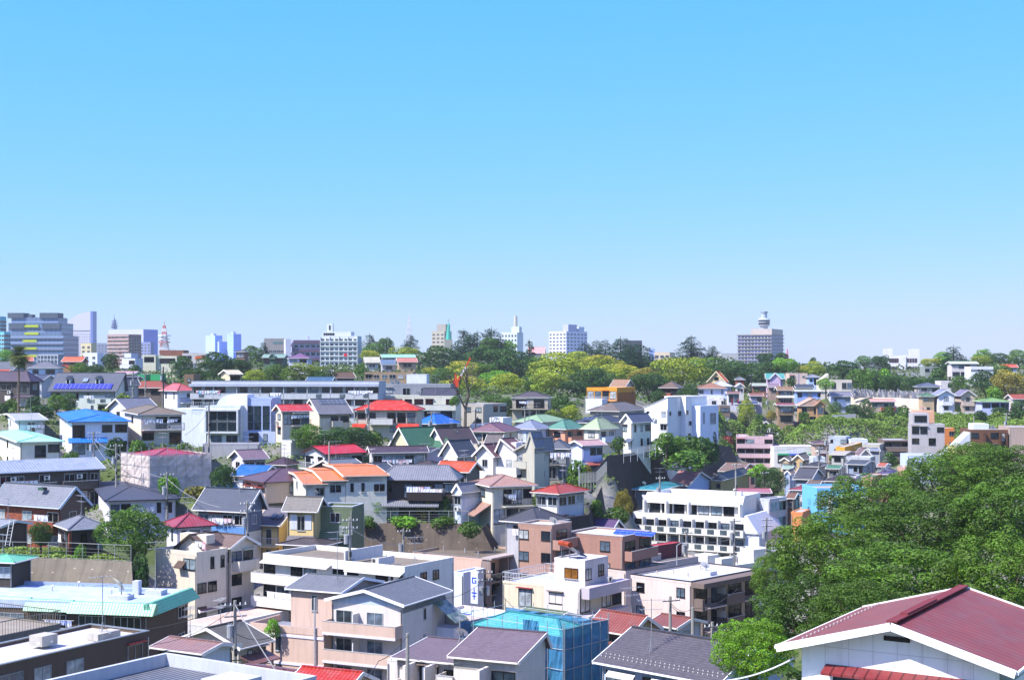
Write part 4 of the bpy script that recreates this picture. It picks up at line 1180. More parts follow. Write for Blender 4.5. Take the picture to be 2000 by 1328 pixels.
for z_ in [H_ + 1.0 - 1.8 * i for i in range(5)]:
    for a, c in (((-e, -e - .1), (W_ + e, -e - .1)), ((W_ + e + .12, -e), (W_ + e + .12, L_ + e)), ((-e, L_ + e), (W_ + e, L_ + e)), ((-e - .05, -e), (-e - .05, L_ + e))): q.tube((*a, z_), (*c, z_), .03, n=5)
q.build('cross_poles', mat('metal', 'a8acb0'), sc)
b = B('small olive green gabled roof behind the blue scaffolding', x0=1000, x1=1080, xs=1096, y=1214, ry=1190, D=148, fl=2, yaw=38, roof='gx', rc='5e6e50', rk='shingle', wall='c4bcae', wf='', ws='', L=6)
b = B('low pale pink parapet roof left of blue scaffolding', x0=850, x1=950, xs=1000, y=1206, D=152, fl=2, yaw=36, roof='flat', wall='cfc0bc', wf='', ws='', dk='c8d4dc', ph=.4, cat='building', name='building')

# duplex with plum roofs
b = B('cream duplex with two plum brown mono-pitch roofs', x0=764, x1=906, xs=984, y=1296, ry=1262, D=113, fl=2, yaw=24, roof='gx', rc='64565e', rk='shingle', wall='cfc8c0', wf='.Do/...', ws='', L=8, rl=.85, fc='1e1c1c', o=.35)
W_, L_, H_ = b.W, b.L, b.H
b.part('right_wing', MB().box(W_ + .02, -1.5, -4, W_ + 5.3, L_ - 2.5, H_ + .6), b.wm)
b.pitched(W_ + .02, -1.5, H_ + .85, 5.3, L_ - 1, 1.3, 'gx', 'shingle', '64565e', .35, 'd8d0c8', rl=.85, name='right_roof')
b.boxes('fin_wall', [(W_ * .28, -2.1, -4, W_ * .28 + .25, -.01, H_ - .2), (W_ * .58, -2.1, -4, W_ * .58 + .25, -.01, H_ - .2), (W_ + 2.9, -3.4, -4, W_ + 3.15, -1.51, H_ + .3)], b.wm)
b.balcony('F', .2, W_ * .58, H_ - 2.8, 1.9, 'solid'); b.balcony('F', W_ * .75, W_ + .0, H_ - 1.9, 1.7, 'solid')
b.balcony('F', W_ + 3.2, W_ + 6.0, H_ - 2.2, 1.8, 'solid', y0=-1.5)
b.window('F', W_ + 4.3, H_ - 2.1, 2.0, 2.1, off=1.51, gl='2d3a44')
b.part('lower_wall', MB().box(W_ + .5, -1.56, -4, W_ + 5.34, -1.505, H_ - 2.4), mat('tilewall', '6a6462'))
dish(b, W_ * .72, L_ * .5, b.H + .9, .5, face=-20)
b = B('white garden wall block at the bottom edge left of duplex', x0=756, x1=786, xs=800, y=1290, D=119, fl=3, yaw=24, roof='flat', wall='cfc8c2', wf='', ws='', ph=.1, cat='building', name='building')

# =================================================================== left terrace above the retaining wall
wall_strip('stained concrete retaining wall below the wire fence on left', [(8, 1090, 167), (130, 1092, 167), (257, 1098, 164)], [(8, 1190, 163), (130, 1190, 163), (262, 1190, 161)], m=mat('concrete', '7a7264'))
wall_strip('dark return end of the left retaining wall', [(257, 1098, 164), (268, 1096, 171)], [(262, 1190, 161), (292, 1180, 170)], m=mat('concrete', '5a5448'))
fence('thin wire fence on top of the left retaining wall', [(-10, 1089, 168), (130, 1091, 168), (256, 1097, 165)], h=1.9, style='mesh', color='a8a8a0', step=1.9, name='fence')
b = B('red brick house with blue solar panels at left edge', x0=-22, x1=116, xs=180, y=992, ry=946, D=178, fl=2, yaw=30, roof='gx', rc='666a74', wall='8a4a34', wk='brick', wf='o.w.W/o.w.W', ws='.W./...', L=8.5, fill=mat('wall', '6a584c'), trim='b8c4d0', fh=2.9, fc='c8c4b8')
b.part('gable_siding', MB().box(b.W + .01, .1, 2.9, b.W + .06, b.L - .1, b.H - .15), mat('siding', '6a584c'))
b.balcony('F', b.W * .58, b.W + .3, b.H - 2.8, 1.4, 'solid', '8a4a34'); laundry(b, 'F', b.W * .8, b.H - 1.0, 4, ('d0d4dc', '8a9ab8'), off=.9)
solar(b, b.W * .5, -.1, b.H + .35, b.W * .5, 2.6, 25, nx=3, col='20283a')
solar(b, .2, -.1, b.H + .35, b.W * .33, 2.2, 25, nx=2, col='20283a', label='darker left pair of solar panels on red brick house')
b.part('skylight', MB().box(b.W * .62, b.L * .5 - 1.6, b.H + b.h * .78, b.W * .62 + .9, b.L * .5 - .9, b.H + b.h * .78 + .35), mat('glass', '3a5a4a'))
b = B('single storey grey hipped annex beside red brick house', x0=104, x1=133, xs=205, y=1034, ry=1007, D=172, fl=1, yaw=58, roof='hip', rc='6a6e78', wall='3c3430', wf='w', ws='.D.d', fc='1e1c1c')
b.part('brick_pier', MB().box(b.W - .3, -.35, -1, b.W + .1, -.02, 2.6), mat('brick', '8a4a34'))
b = B('small grey sloped roof porch at the left edge', x0=-40, x1=0, xs=22, y=1028, ry=1014, D=173, fl=1, yaw=30, roof='gx', rc='7c8088', wall='5a4a40', wf='', ws='')
ld = empty('ladder', at(10, 1066, 171), .3); tag(ld, 'pale metal ladder leaning on the brick house', 'ladder')
MB().bar((0, 0, 0), (.5, .9, 3.0), .06).bar((.5, 0, 0), (1.0, .9, 3.0), .06).build('side_rails', mat('metal', 'c8c8c4'), ld)
m = MB()
for i in range(8): t_ = (i + .5) / 8; m.bar((.5 * t_, .9 * t_, 3 * t_), (.5 + .5 * t_, .9 * t_, 3 * t_), .05)
m.build('rungs', mat('metal', 'c8c8c4'), ld)

b = B('long dark brown apartment block with pale sloping roof edge', x0=-60, x1=206, xs=None, y=926, ry=897, D=207, fl=2, yaw=-36, roof='gx', rc='8e98a8', rk='metalroof', wall='5a5048', wk='tilewall', wf='d.Wd.W.dWo/D.Wd.W.dWd', ws='', L=9, cat='apartment block', name='apartment_block', trim='b4bcc8', ridge=False, fc='c0c4c8')
for i in range(3): b.balcony('F', b.W * (.02 + .33 * i), b.W * (.3 + .33 * i), b.H - 2.8, 1.2, 'solid')
for i, n_ in enumerate(('left', 'middle', 'right')): aircon(b, b.W * (.3 + .26 * i), -.6, b.H - 1.4 - (.0), label='%s air conditioner unit on long dark brown block' % n_)
laundry(b, 'F', b.W * .38, b.H - 1.3, 6, ('d8d4dc', 'c88a9a', 'e0e0e8'), off=1.3)
b = B('house with pale aqua hipped roof at left', x0=33, x1=126, xs=-14, y=863, ry=845, D=236, fl=2, yaw=-26, roof='hip', rc='8cccb4', rk='shingle', wall='d8d4c8', wf='.dW/ww', ws='w/w')
b = B('white house with silvery gabled roof behind aqua roof', x0=30, x1=94, xs=0, y=820, ry=807, D=268, fl=2, yaw=-24, roof='gx', rc='a8a8b2', rk='metalroof', wall='d4d8e0', wf='.DW/ww', ws='w/w', L=7)
antenna(b, b.W * .5, 2, b.H + 1, 3.5)
b = B('white house with glossy bright blue tile roof', x0=133, x1=258, xs=106, y=824, ry=804, D=240, fl=2, yaw=-20, roof='hip', rc='1472c8', rk='rooftile', wall='d6dae4', wf='D.wW/DW.D', ws='v/.', trim='4a4a4a', fc='26201e')
b.part('lower_roof', MB().prism([(-1.6, b.H - 3.4), (-.01, b.H - 2.7), (-.01, b.H - 2.85), (-1.6, b.H - 3.55)][::-1], 'x', -.6, b.W * .62), mat('rooftile', '1472c8'))
b = B('cream house with weathered brown hip roof and railed balcony', x0=270, x1=363, xs=236, y=809, ry=792, D=256, fl=2, yaw=-24, roof='hip', rc='6c6052', rk='shingle', wall='d0c8bc', wf='.DW/W.D', ws='w/.')
b.balcony('F', .2, b.W + .3, b.H - 2.8, 1.4, 'rail'); laundry(b, 'F', b.W * .25, b.H - .9, 6, ('3a5ab0', 'a03040', 'e0e0e8', '2a2a3a'), off=1.0)
laundry(b, 'F', b.W * .75, b.H - .9, 3, ('6a7aa8', '3a4a6a'), off=1.0, label='blue shirts drying at the right end of railed cream balcony')
b = B('slate roofed pale house with gable vent behind brown roof', x0=206, x1=246, xs=312, y=799, ry=778, D=290, fl=2, yaw=52, roof='gy', rc='5e6270', wall='c4c8d4', wf='w/w', ws='..', L=8)

b = B('small house with faded crimson hip roof under scaffolding', x0=246, x1=296, xs=402, y=893, ry=875, D=217, fl=2, yaw=52, roof='hip', rc='a0384a', rk='metalroof', wall='b0aca4', wf='', ws='', o=.3)
sc = empty('scaffolding', b.base, b.rz); tag(sc, 'scaffolding draped in pale see-through netting around crimson roof', 'scaffolding')
W_, L_, H_ = b.W, b.L, b.H; e = .9
nt = mat('net', 'dccfca')
crumple(-e, -e, W_ + e, -e, -.5, H_ + .3, 'net', nt); crumple(W_ + e, -e, W_ + e, L_ + e, -.5, H_ + .3, 'net', nt); crumple(-e, -e, -e, L_ + e, 1, H_ + .3, 'net', nt); crumple(-e, L_ + e, W_ + e, L_ + e, 1, H_ + .3, 'net', nt)
q = MB()
for (x_, y_) in [(-e + (W_ + 2 * e) * i / 4, -e - .12) for i in range(5)] + [(W_ + e + .12, -e + (L_ + 2 * e) * i / 7) for i in range(8)] + [(-e + (W_ + 2 * e) * i / 5, L_ + e) for i in range(6)]: q.tube((x_, y_, -.5), (x_, y_, H_ + 1.6), .035, n=5)
q.build('upright_poles', mat('metal', '9a9c9e'), sc)
q = MB()
for z_ in [H_ + .4 - 1.8 * i for i in range(4)]:
    q.tube((-e, -e - .12, z_), (W_ + e, -e - .12, z_), .03, n=5); q.tube((W_ + e + .12, -e, z_), (W_ + e + .12, L_ + e, z_), .03, n=5)
q.build('cross_poles', mat('metal', '9a9c9e'), sc)

b = B('white house with dark slate hip roof above leafy tree', x0=205, x1=352, xs=163, y=978, ry=954, D=197, fl=2, yaw=-20, roof='hip', rc='3e4250', wall='d0ccdc', wf='wD..vv/wD.w', ws='w/w', L=8, rl=9, trim='2a2c34', fc='1e1c1c')
b = B('white house with faded crimson hip roof by leafy tree', x0=314, x1=342, xs=425, y=1030, ry=1002, D=180, fl=2, yaw=58, roof='hip', rc='943a48', rk='metalroof', wall='d2d4e0', wf='v/v', ws='vWs/.W.', trim='2a2428', fc='1e1c1c')
b = B('cream cube house with roof terrace and tree shadow', x0=305, x1=384, xs=432, y=1078, D=168, fl=3, yaw=34, roof='flat', wall='d0c6b4', wf='..W/.../.W.', ws='.vv/ww./w.w', dk='b8b0a8', ph=.5, trim=None, fc='1e1c1c')
b.part('upper_block', MB().box(.4, 3.4, b.H, b.W * .72, b.L - .2, b.H + 1.8), b.wm)
laundry(b, 'F', b.W * .86, b.H + 1.3, 3, ('3aa0c8', 'b03a5a'), off=-1.5)
b.part('window_awning', MB().prism([(-.8, b.H - 1.6), (-.02, b.H - .9), (-.02, b.H - 1.0), (-.8, b.H - 1.7)][::-1], 'x', b.W * .55, b.W * .75), mat('shingle', '4a3830'))
b = B('cream house with brown gabled roof and small balcony', x0=384, x1=450, xs=497, y=1070, ry=1042, D=172, fl=3, yaw=36, roof='gx', rc='66544c', wall='cfc6b8', wf='.w/d./W.', ws='wd/W./D.', fc='2a2622')
b.balcony('S' if False else 'R', .3, b.L * .95, b.H - 2.8, 1.2, 'solid'); b.pitched(-1.0, -3.0, b.H - .1, 4.6, 3.6, 1.7, 'gy', 'shingle', '66544c', .4, '2a2420', name='front_roof')
b.part('front_gable_wall', MB().box(-1.0, -3.0, -4, 3.6, -.02, b.H - .2), b.wm); laundry(b, 'F', 2.6, b.H - 1.4, 4, ('8a6a9a', 'c8a0b0'), off=3.3)

b = B('tall blue and cream house with long slate roof', x0=375, x1=482, xs=524, y=1000, ry=954, D=190, fl=2.6, yaw=24, roof='gx', rc='3c4454', wall='d0cec8', wf='WWWW/wwDD', ws='.w./...', L=8.5, fill=mat('wall', '5e6c84'), fc='c8c8cc', rl=.62)
b.part('blue_band', MB().box(-.04, -.05, b.H - 3.7, b.W + .04, -.005, b.H - 2.1), mat('siding', '5a88bc'))
b.part('side_cladding', MB().box(b.W + .005, .02, b.H - 2.8, b.W + .05, b.L, b.H - .2), mat('wall', '5e6c84'))
b = B('yellow sided house with grey mansard roof and skylights', x0=496, x1=548, xs=560, y=1026, ry=992, D=193, fl=2, yaw=18, roof='gx', rc='57545c', wall='d8be84', wk='siding', wf='.D./.W.', ws='', L=8, fc='c8c4b8', rl=.8)
b.balcony('F', .1, b.W + .2, b.H - 2.8, 1.3, 'rail')
for u_ in (.45, .75): b.part('skylight', MB().prism([(.6, b.H + .75), (1.6, b.H + 1.2), (1.6, b.H + 1.35), (.6, b.H + .9)][::-1], 'x', b.W * u_, b.W * u_ + .7), mat('glass', '3a4a60'))
b = B('tall narrow yellow sided house with steep grey roof', x0=550, x1=620, xs=628, y=999, ry=969, D=190, fl=3, yaw=12, roof='gx', rc='6c6862', wall='d8be84', wk='siding', wf='.d./.../', ws='', L=8, fc='c8c4b8', rl=.45)
b.part('shutter', MB().box(b.W * .1, -.06, b.H - 2.5, b.W * .35, -.01, b.H - .5), mat('siding', 'c8ccd0')); b.part('shutter', MB().box(b.W * .65, -.06, b.H - 2.5, b.W * .88, -.01, b.H - .5), mat('siding', 'c8ccd0'))
lr = b.part('lower_roof', MB().prism([(-1.6, b.H - 5.2), (-.01, b.H - 3.3), (-.01, b.H - 3.45), (-1.6, b.H - 5.35)][::-1], 'x', 0, b.W), mat('shingle', '57545c'))
for u_ in (.25, .7): b.part('skylight', MB().prism([(-1.3, b.H - 4.75), (-.5, b.H - 3.8), (-.5, b.H - 3.65), (-1.3, b.H - 4.6)][::-1], 'x', b.W * u_, b.W * u_ + .8), mat('glass', '4a6078'))
b = B('narrow olive green shingled house with rooftop terrace', x0=622, x1=688, xs=696, y=990, D=192, fl=3, yaw=12, roof='flat', wall='66745a', wk='siding', wf='.W./.../.w.', ws='', L=8, ph=.4, dk='8a8c88', cop='c8ccd4')
b.part('sloping_roof', MB().prism([(-1.5, b.H - 4.8), (-.01, b.H - 2.9), (-.01, b.H - 3.05), (-1.5, b.H - 4.95)][::-1], 'x', -.4, b.W * .72), mat('shingle', '5a6a50'))
b.balcony('F', b.W * .7, b.W + .1, b.H - 3.4, 1.2, 'rail')
b = B('low dark ridged roof in front of the yellow houses', x0=540, x1=632, xs=668, y=1066, ry=1050, D=186, fl=1.6, yaw=20, roof='hip', rc='4a4448', rk='metalroof', wall='a89c8c', wf='', ws='')

# curved shotcrete bank, middle
wall_strip('dark stained concrete bank below the grassy fence', [(690, 1024, 206), (760, 1022, 206), (840, 1022, 205), (905, 1023, 204), (940, 1030, 203)], [(690, 1165, 200), (765, 1165, 200), (850, 1165, 200), (930, 1160, 199), (1000, 1150, 200)], m=mat('concrete', '5c5248'))
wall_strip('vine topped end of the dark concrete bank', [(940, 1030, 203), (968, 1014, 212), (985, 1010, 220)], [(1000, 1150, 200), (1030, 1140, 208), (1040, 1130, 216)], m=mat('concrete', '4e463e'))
fence('wire fence along the grassy top of the concrete bank', [(690, 1020, 208), (800, 1019, 208), (915, 1019, 207)], h=1.6, style='mesh', color='b0b4b0', step=2.2)

# =================================================================== middle rows
b = B('old pink walled house with wide mauve hip roof', x0=465, x1=516, xs=650, y=942, ry=914, D=222, fl=2, yaw=56, roof='hip', rc='5e4650', rk='metalroof', wall='c0aca0', wf='ww/w.', ws='.WD/WD.', trim='4a3c40', fc='2a2622')
b.boxes('awning', [(b.W * .1, -.7, b.H - 1.0, b.W * .45, -.01, b.H - .9), (b.W * .55, -.7, b.H - 1.0, b.W * .95, -.01, b.H - .9)], mat('metal', 'a05048'))
# orange tiled terrace in three steps
b = B('cream terrace of three stepped bright orange tile roofs', x0=592, x1=640, xs=560, y=945, ry=928, D=206, fl=2.6, yaw=-14, roof='gx', rc='d2742c', rk='rooftile', wall='cfcdc0', wf='.w/ww', ws='w/.', L=6.5, trim='d8c8b8', fc='b8bcc0')
W_, L_, H_ = b.W, b.L, b.H
for i, (x_, w_, u_) in enumerate(((W_ + .05, 3.0, .45), (W_ + 3.1, 6.0, 1.05))):
    b.walls(x_, 0, 0, w_, L_, H_ + u_ - .1, name='step_wall'); b.pitched(x_, 0, H_ + u_, w_, L_, b.h, 'gx', 'rooftile', 'd2742c', .35, 'd8c8b8', name='step_roof')
for u_, k_ in ((W_ + 1.6, 'w'), (W_ + 4.0, 'v'), (W_ + 5.6, 'v'), (W_ + 8.0, 'w')): b.window('F', u_, H_ - 1.4, WK[k_][0], WK[k_][1])
b.part('terrace_wall', MB().box(W_ * .5, -2.2, -4, W_ + 4, -2.0, H_ - 3.0), mat('wall', 'b8bcc4'))
dish(b, W_ * .55, -.7, H_ - 1.9, .42)
b = B('slate gabled garage roof left of the mauve hip roof', x0=398, x1=440, xs=474, y=968, ry=948, D=214, fl=1.4, yaw=25, roof='gy', rc='1c5c98', rk='rooftile', wall='c8c8c4', wf='', ws='', L=5)
b = B('white gabled house with ribbed blue roof behind mauve roof', x0=450, x1=512, xs=552, y=930, ry=908, D=243, fl=2, yaw=20, roof='gx', rc='1c62a8', rk='rooftile', wall='c8ccd0', wf='', ws='', L=6.5)
b = B('lilac white house with twin mauve gabled roofs', x0=444, x1=474, xs=527, y=897, ry=879, D=258, fl=2, yaw=54, roof='gy', rc='6e5c68', wall='ccccdc', wf='w/w', ws='WW/w.', L=8)
b = B('dark mauve metal roof between lilac house and red roof', x0=518, x1=560, xs=588, y=908, ry=892, D=266, fl=1.5, yaw=25, roof='hip', rc='48383e', rk='metalroof', wall='a8a49c', wf='', ws='')
b = B('white house under large vivid red metal roof', x0=586, x1=634, xs=718, y=887, ry=871, D=256, fl=2, yaw=50, roof='gy', rc='b81c26', rk='metalroof', wall='d0d2d4', wf='Dw/..', ws='DWW/...', L=9, trim='2a2224')
b.balcony('F', 0, b.W * .9, b.H - 2.8, 1.2, 'rail')
antenna(b, b.W * .5, 2, b.H + 1, 3.2)
b = B('old brown hip roof half hidden behind vivid red roof', x0=650, x1=700, xs=728, y=882, ry=866, D=284, fl=2, yaw=25, roof='hip', rc='6e6456', rk='rooftile', wall='8a8478', wf='', ws='', L=7)
b = B('long low house under dark plum roof with crowded washing', x0=722, x1=838, xs=880, y=884, ry=871, D=264, fl=2, yaw=-14, roof='gx', rc='4a3c44', rk='metalroof', wall='c8c8cc', wf='wDwDD/..', ws='', L=6)
laundry(b, 'F', b.W * .45, b.H - 1.3, 9, ('e8e4ec', 'd8a0b0', 'c8d0e8', 'b03a4a'), off=1.2)
b = B('grey gabled roof in front of the vivid red roof', x0=604, x1=660, xs=722, y=918, ry=898, D=235, fl=1.6, yaw=52, roof='gy', rc='5a626c', wall='4a4440', wf='', ws='', L=8)
b = B('dark slate gabled roof beside the grey gabled roof', x0=664, x1=716, xs=782, y=928, ry=906, D=228, fl=1.6, yaw=50, roof='gy', rc='444a56', wall='8a867e', wf='', ws='', L=8)
b = B('dark timber house under silvery grey tiled hip roof', x0=738, x1=894, xs=None, y=938, ry=908, D=209, fl=2, yaw=4, roof='hip', rc='7a7c84', rk='rooftile', wall='3c322e', wf='W.DD.Ww/D..D', ws='', L=8.5, trim='3a3634', fc='141212', rl=8)
laundry(b, 'F', b.W * .52, b.H - .9, 4, ('3a5ac8', '8a9ae0', 'b0405a'), off=1.2, w=.8, h=1.2)
laundry(b, 'F', b.W * .72, b.H - 1.2, 3, ('d8ccb0', 'c8a890'), off=1.2, w=.9, label='patterned blankets drying on the dark timber house')
b.balcony('F', b.W * .35, b.W * .85, b.H - 2.8, 1.3, 'solid', '2e2624')
dish(b, b.W * .86, -.7, b.H - 2.2, .42)
b.part('lower_roof', MB().prism([(-1.7, b.H - 3.7), (-.01, b.H - 3.0), (-.01, b.H - 3.15), (-1.7, b.H - 3.85)][::-1], 'x', .1, b.W * .8), mat('rooftile', '7a7c84'))
b = B('small grey shingled annex right of dark timber house', x0=882, x1=902, xs=922, y=962, ry=944, D=207, fl=1.7, yaw=40, roof='gy', rc='70747e', wall='c0ccdc', wf='w', ws='', L=6)
b = B('plain dark hip roof left of orange red tiled roof', x0=792, x1=850, xs=880, y=914, ry=899, D=238, fl=2, yaw=30, roof='hip', rc='3c3438', wall='8a8480', wf='', ws='', L=8)
b = B('low house with orange red weathered tile roof', x0=846, x1=916, xs=946, y=922, ry=901, D=232, fl=1.8, yaw=26, roof='gx', rc='c04c28', rk='rooftile', wall='6a6460', wf='ww', ws='', L=8)
b = B('beige house with rose tan hip roof and balconies', x0=916, x1=958, xs=None, y=950, ry=927, D=204, fl=2.6, yaw=0, roof='none', wall='ccc4b0', wf='', ws='', L=2) if False else B('beige house with rose tan hip roof and dark balconies', x0=957, x1=1050, xs=916, y=950, ry=927, D=205, fl=2.7, yaw=-22, roof='hip', rc='a07c6c', rk='metalroof', wall='ccc6b4', wf='.DDW/DDd', ws='w/.', L=8, fc='2a2622')
b.balcony('F', b.W * .25, b.W * .98, b.H - 2.9, 1.2, 'dark'); laundry(b, 'F', b.W * .45, b.H - 1.2, 2, ('e8e8f0', '5a8ad0'), off=.9)
dish(b, b.W * .3, -.9, b.H - 2.2, .4)
b.part('side_roof', MB().prism([(-2.6, b.H - 4.2), (0, b.H - 2.6), (0, b.H - 2.75), (-2.6, b.H - 4.35)][::-1], 'y', .5, b.L), mat('metalroof', 'a07c6c'))
b = B('white house with rusty red flat hip roof', x0=1036, x1=1092, xs=1152, y=964, ry=945, D=200, fl=2.7, yaw=38, roof='hip', rc='9c3c28', rk='metalroof', wall='c8c8cc', wf='ww/ww', ws='WWw/DD.', L=8, trim='c8c0b8')
b.balcony('R', .4, b.L * .9, b.H - 5.4, 1.1, 'rail')
b = B('dark grey hip roofed house with white ridge strips', x0=976, x1=1052, xs=1112, y=1022, ry=990, D=192, fl=1.4, yaw=36, roof='hip', rc='47474a', rk='metalroof', wall='a8a8ac', wf='W', ws='W')
b = B('pinkish brown brick tile apartment with corner balconies', x0=1012, x1=1078, xs=1114, y=1026, D=184, fl=4, yaw=32, roof='flat', wall='a88474', wk='tilewall', wf='w.w/w.w/w.w', ws='D/D/D', dk='bcbcc0', ph=.3, cat='apartment block', name='apartment_block', cop='c0b4ac', fc='3a3432')
for i in range(3): b.balcony('R', .1, b.L - .1, b.H - 2.8 * (i + 1), 1.1, 'solid')
dish(b, b.W * .95, 1, b.H, .6); dish(b, b.W + 1, .6, b.H - 2.8, .42, 'satellite dish on upper corner balcony of brick tile apartment')
b = B('wide pink tiled block with flat roof and solar panels', x0=1104, x1=1216, xs=1272, y=1048, D=184, fl=3, yaw=34, roof='flat', wall='a47c6e', wk='tilewall', wf='v..W./v.vW./..W..', ws='WW/WW', dk='c8c8c8', ph=.3, cat='apartment block', name='apartment_block', cop='c8c0bc', fc='3a3432')
solar(b, b.W * .62, b.L * .4, b.H, 6, 1.2, 22, nx=6, col='2448b0'); b.balcony('R', .3, b.L - .3, b.H - 2.8, 1.2, 'solid')
b = B('deep purple gabled roof behind wide pink tiled block', x0=1140, x1=1196, xs=1218, y=1036, ry=1013, D=204, fl=2, yaw=26, roof='gx', rc='4e3a5e', rk='shingle', wall='c8c4c0', wf='', ws='', L=7)
b = B('maroon building with flat bright red roof', x0=1262, x1=1280, xs=1332, y=1066, D=200, fl=3, yaw=44, roof='flat', wall='6a3038', wf='', ws='', dk='c02026', ph=.15, cat='building', name='building', dkk='metalroof')

# =================================================================== modern and grey houses above the orange terrace
b = B('white modern house with large framed glass box', x0=402, x1=470, xs=None, y=792, D=290, fl=3, yaw=6, roof='flat', wall='d0d8dc', wf='', ws='', L=9, dk='c8ccd0', ph=.3, side=None)
W_, L_, H_ = b.W, b.L, b.H
b.boxes('frame', [(.1, -1.3, H_ - .9, W_ - .2, -.01, H_ - .6), (.1, -1.3, H_ - 5.4, W_ - .2, -.01, H_ - 5.1), (.1, -1.3, H_ - 5.1, .4, -.01, H_ - .9), (W_ - .5, -1.3, H_ - 5.1, W_ - .2, -.01, H_ - .9)], mat('wall', 'c4cace'))
for i in range(3):
    for j, z_ in enumerate((H_ - 2.9, H_ - 5.05)): b.window('F', .45 + (W_ - .95) * (i + .5) / 3, z_, (W_ - 1.1) / 3, 1.9, mull=1, gl='1b2a30', off=.5)
b.window('F', W_ * .3, .2, 2.4, 2.2, gl='6d7d8c'); b.window('F', W_ * .75, .2, 2.4, 2.2, gl='39434a')
b.part('stair_wall', MB().box(W_ * .62, 2, 0, W_ + .8, 7, H_ + 2.4), mat('wall', 'd8d8e0'))
q = MB(); n_ = 10
arc = [(1.4 + 3.4 * (1 - math.cos(math.pi / 2 * i / n_)), H_ - .3 + 2.7 * math.sin(math.pi / 2 * i / n_)) for i in range(n_ + 1)] + [(4.8, H_ - .6), (1.4, H_ - .6)]
b.part('curved_roof', MB().prism(arc[::-1], 'y', 2.5, 7.5), mat('wall', 'ccd4d8'))
q = MB(); q.bar((-4, -.2, H_ + .8), (W_ * .6, -.2, H_ + .8), .06)
for i in range(20): q.bar((-4 + i * .5, -.2, H_ - .2), (-4 + i * .5, -.2, H_ + .8), .04)
b.part('railing', q, mat('metal', 'c0c4c8'))
b.part('left_block', MB().box(-7, .5, -5, -.01, 7, H_ - .5), mat('wall', 'd4dade'))
b = B('pale blue cube house with grid of tall windows', x0=480, x1=531, xs=None, y=777, D=292, fl=3.4, yaw=4, roof='flat', wall='a4b4d8', wf='', ws='', L=8, dk='b0b8c8', ph=.4)
for i in range(3):
    for j in range(3): b.window('F', .9 + 1.55 * i + (.2 if i == 2 else 0), b.H - 2.9 - 1.65 * j, 1.35, 1.5, mull=1, gl='2a3c44')
b.boxes('lower_wall', [(-.4, -.5, -5, b.W + 2, -.01, b.H - 6.6)], mat('wall', 'b0bcd8')); b.window('F', 1.8, .6, 2.0, 1.8, off=.51); b.window('F', 4.2, .8, .8, 1.4, off=.51)
b = B('low grey garden wall block with metal gate below modern house', x0=396, x1=505, xs=None, y=866, D=276, fl=1, yaw=-4, roof='flat', wall='b0b0b4', wf='', ws='', L=3.2, ph=.3, cat='garden wall', name='garden_wall')
b = B('white cubic garage wall right of the metal gate', x0=548, x1=570, xs=582, y=860, D=275, fl=1.2, yaw=30, roof='flat', wall='ccccc4', wf='', ws='', L=4, ph=.2, cat='garden wall', name='garden_wall')
b = B('cream house with coral red roof and glazed balcony', x0=531, x1=549, xs=612, y=803, ry=790, D=287, fl=2.4, yaw=60, roof='gy', rc='b83c3c', rk='metalroof', wall='ccc4b4', wf='w/w', ws='DDD/.WD', L=9, fc='1e1a18')
b.balcony('R', b.L * .3, b.L * .98, b.H - 2.9, 1.3, 'dark'); laundry(b, 'R', b.L * .6, b.H - .8, 6, ('d8dce8', '9aa0b8', 'e8e8ee'), off=.9)
b.part('awning', MB().box(b.W + .01, b.L * .32, b.H - .5, b.W + 1.5, b.L * .96, b.H - .4), mat('metal', 'd8d4cc'))
b = B('cream gabled house with solar water heater panels', x0=588, x1=622, xs=690, y=808, ry=779, D=300, fl=2, yaw=58, roof='gy', rc='686870', wall='d4c8b0', wf='./.', ws='.wW/..', L=9)
sol = solar(b, b.W * .62, 1.2, b.H + b.h * .55, 1, 1, 10, label='row of dark glazed collectors on the cream gabled house', nx=1)
for c_ in list(sol.children): bpy.data.objects.remove(c_)
for i in range(5):
    y0_ = 1.0 + i * 1.3; k_ = b.h / (b.W / 2 + .6)
    f_ = lambda xx: b.H + b.h - (xx - b.W / 2) * k_ + .1
    xa, xb = b.W / 2 + .3, b.W / 2 + 1.9
    MB().add([(xa - b.W * .62, y0_ - 1.2, f_(xa) - b.H - b.h * .55), (xb - b.W * .62, y0_ - 1.2, f_(xb) - b.H - b.h * .55), (xb - b.W * .62, y0_, f_(xb) - b.H - b.h * .55), (xa - b.W * .62, y0_, f_(xa) - b.H - b.h * .55)], [(0, 1, 2, 3)]).build('panel', mat('solar', '46505e'), sol)
b.balcony('R', b.L * .35, b.L * .7, b.H - 2.7, 1.1, 'solid')

# long grey balcony block
b = B('long grey three storey block with continuous balconies', x0=374, x1=740, xs=None, y=745, D=325, fl=3, yaw=4, roof='flat', wall='b4b8bc', wf='dwD.wdDwdDdwDwdD/dDwd.DwdDwDdwDd/dDwd.DwdDwDdwDd', ws='', L=10, dk='9a9ea4', ph=1.1, cat='apartment block', name='apartment_block', fc='2a2622', cop='8c94a4', aw=0)
W_, H_ = b.W, b.H
for k in range(3):
    st = ['rail', 'solid', 'rail', 'rail', 'solid', 'rail', 'rail', 'rail']
    for i in range(8): b.balcony('F', W_ * i / 8 + .05, W_ * (i + 1) / 8 - .05, H_ - 2.8 * (k + 1) - .4, 1.3, 'half' if st[i] == 'rail' else 'solid', 'b8bcc0', 1.15)
b.boxes('divider', [(W_ * i / 8 - .08, -1.2, H_ - 8.8, W_ * i / 8 + .08, -.01, H_ - .1) for i in range(1, 8)], mat('wall', 'b4b8bc'))
b.part('eave', MB().box(-.2, -1.5, H_ - .5, W_ + .2, -.01, H_ + .1), mat('wall', 'a4acbc'))
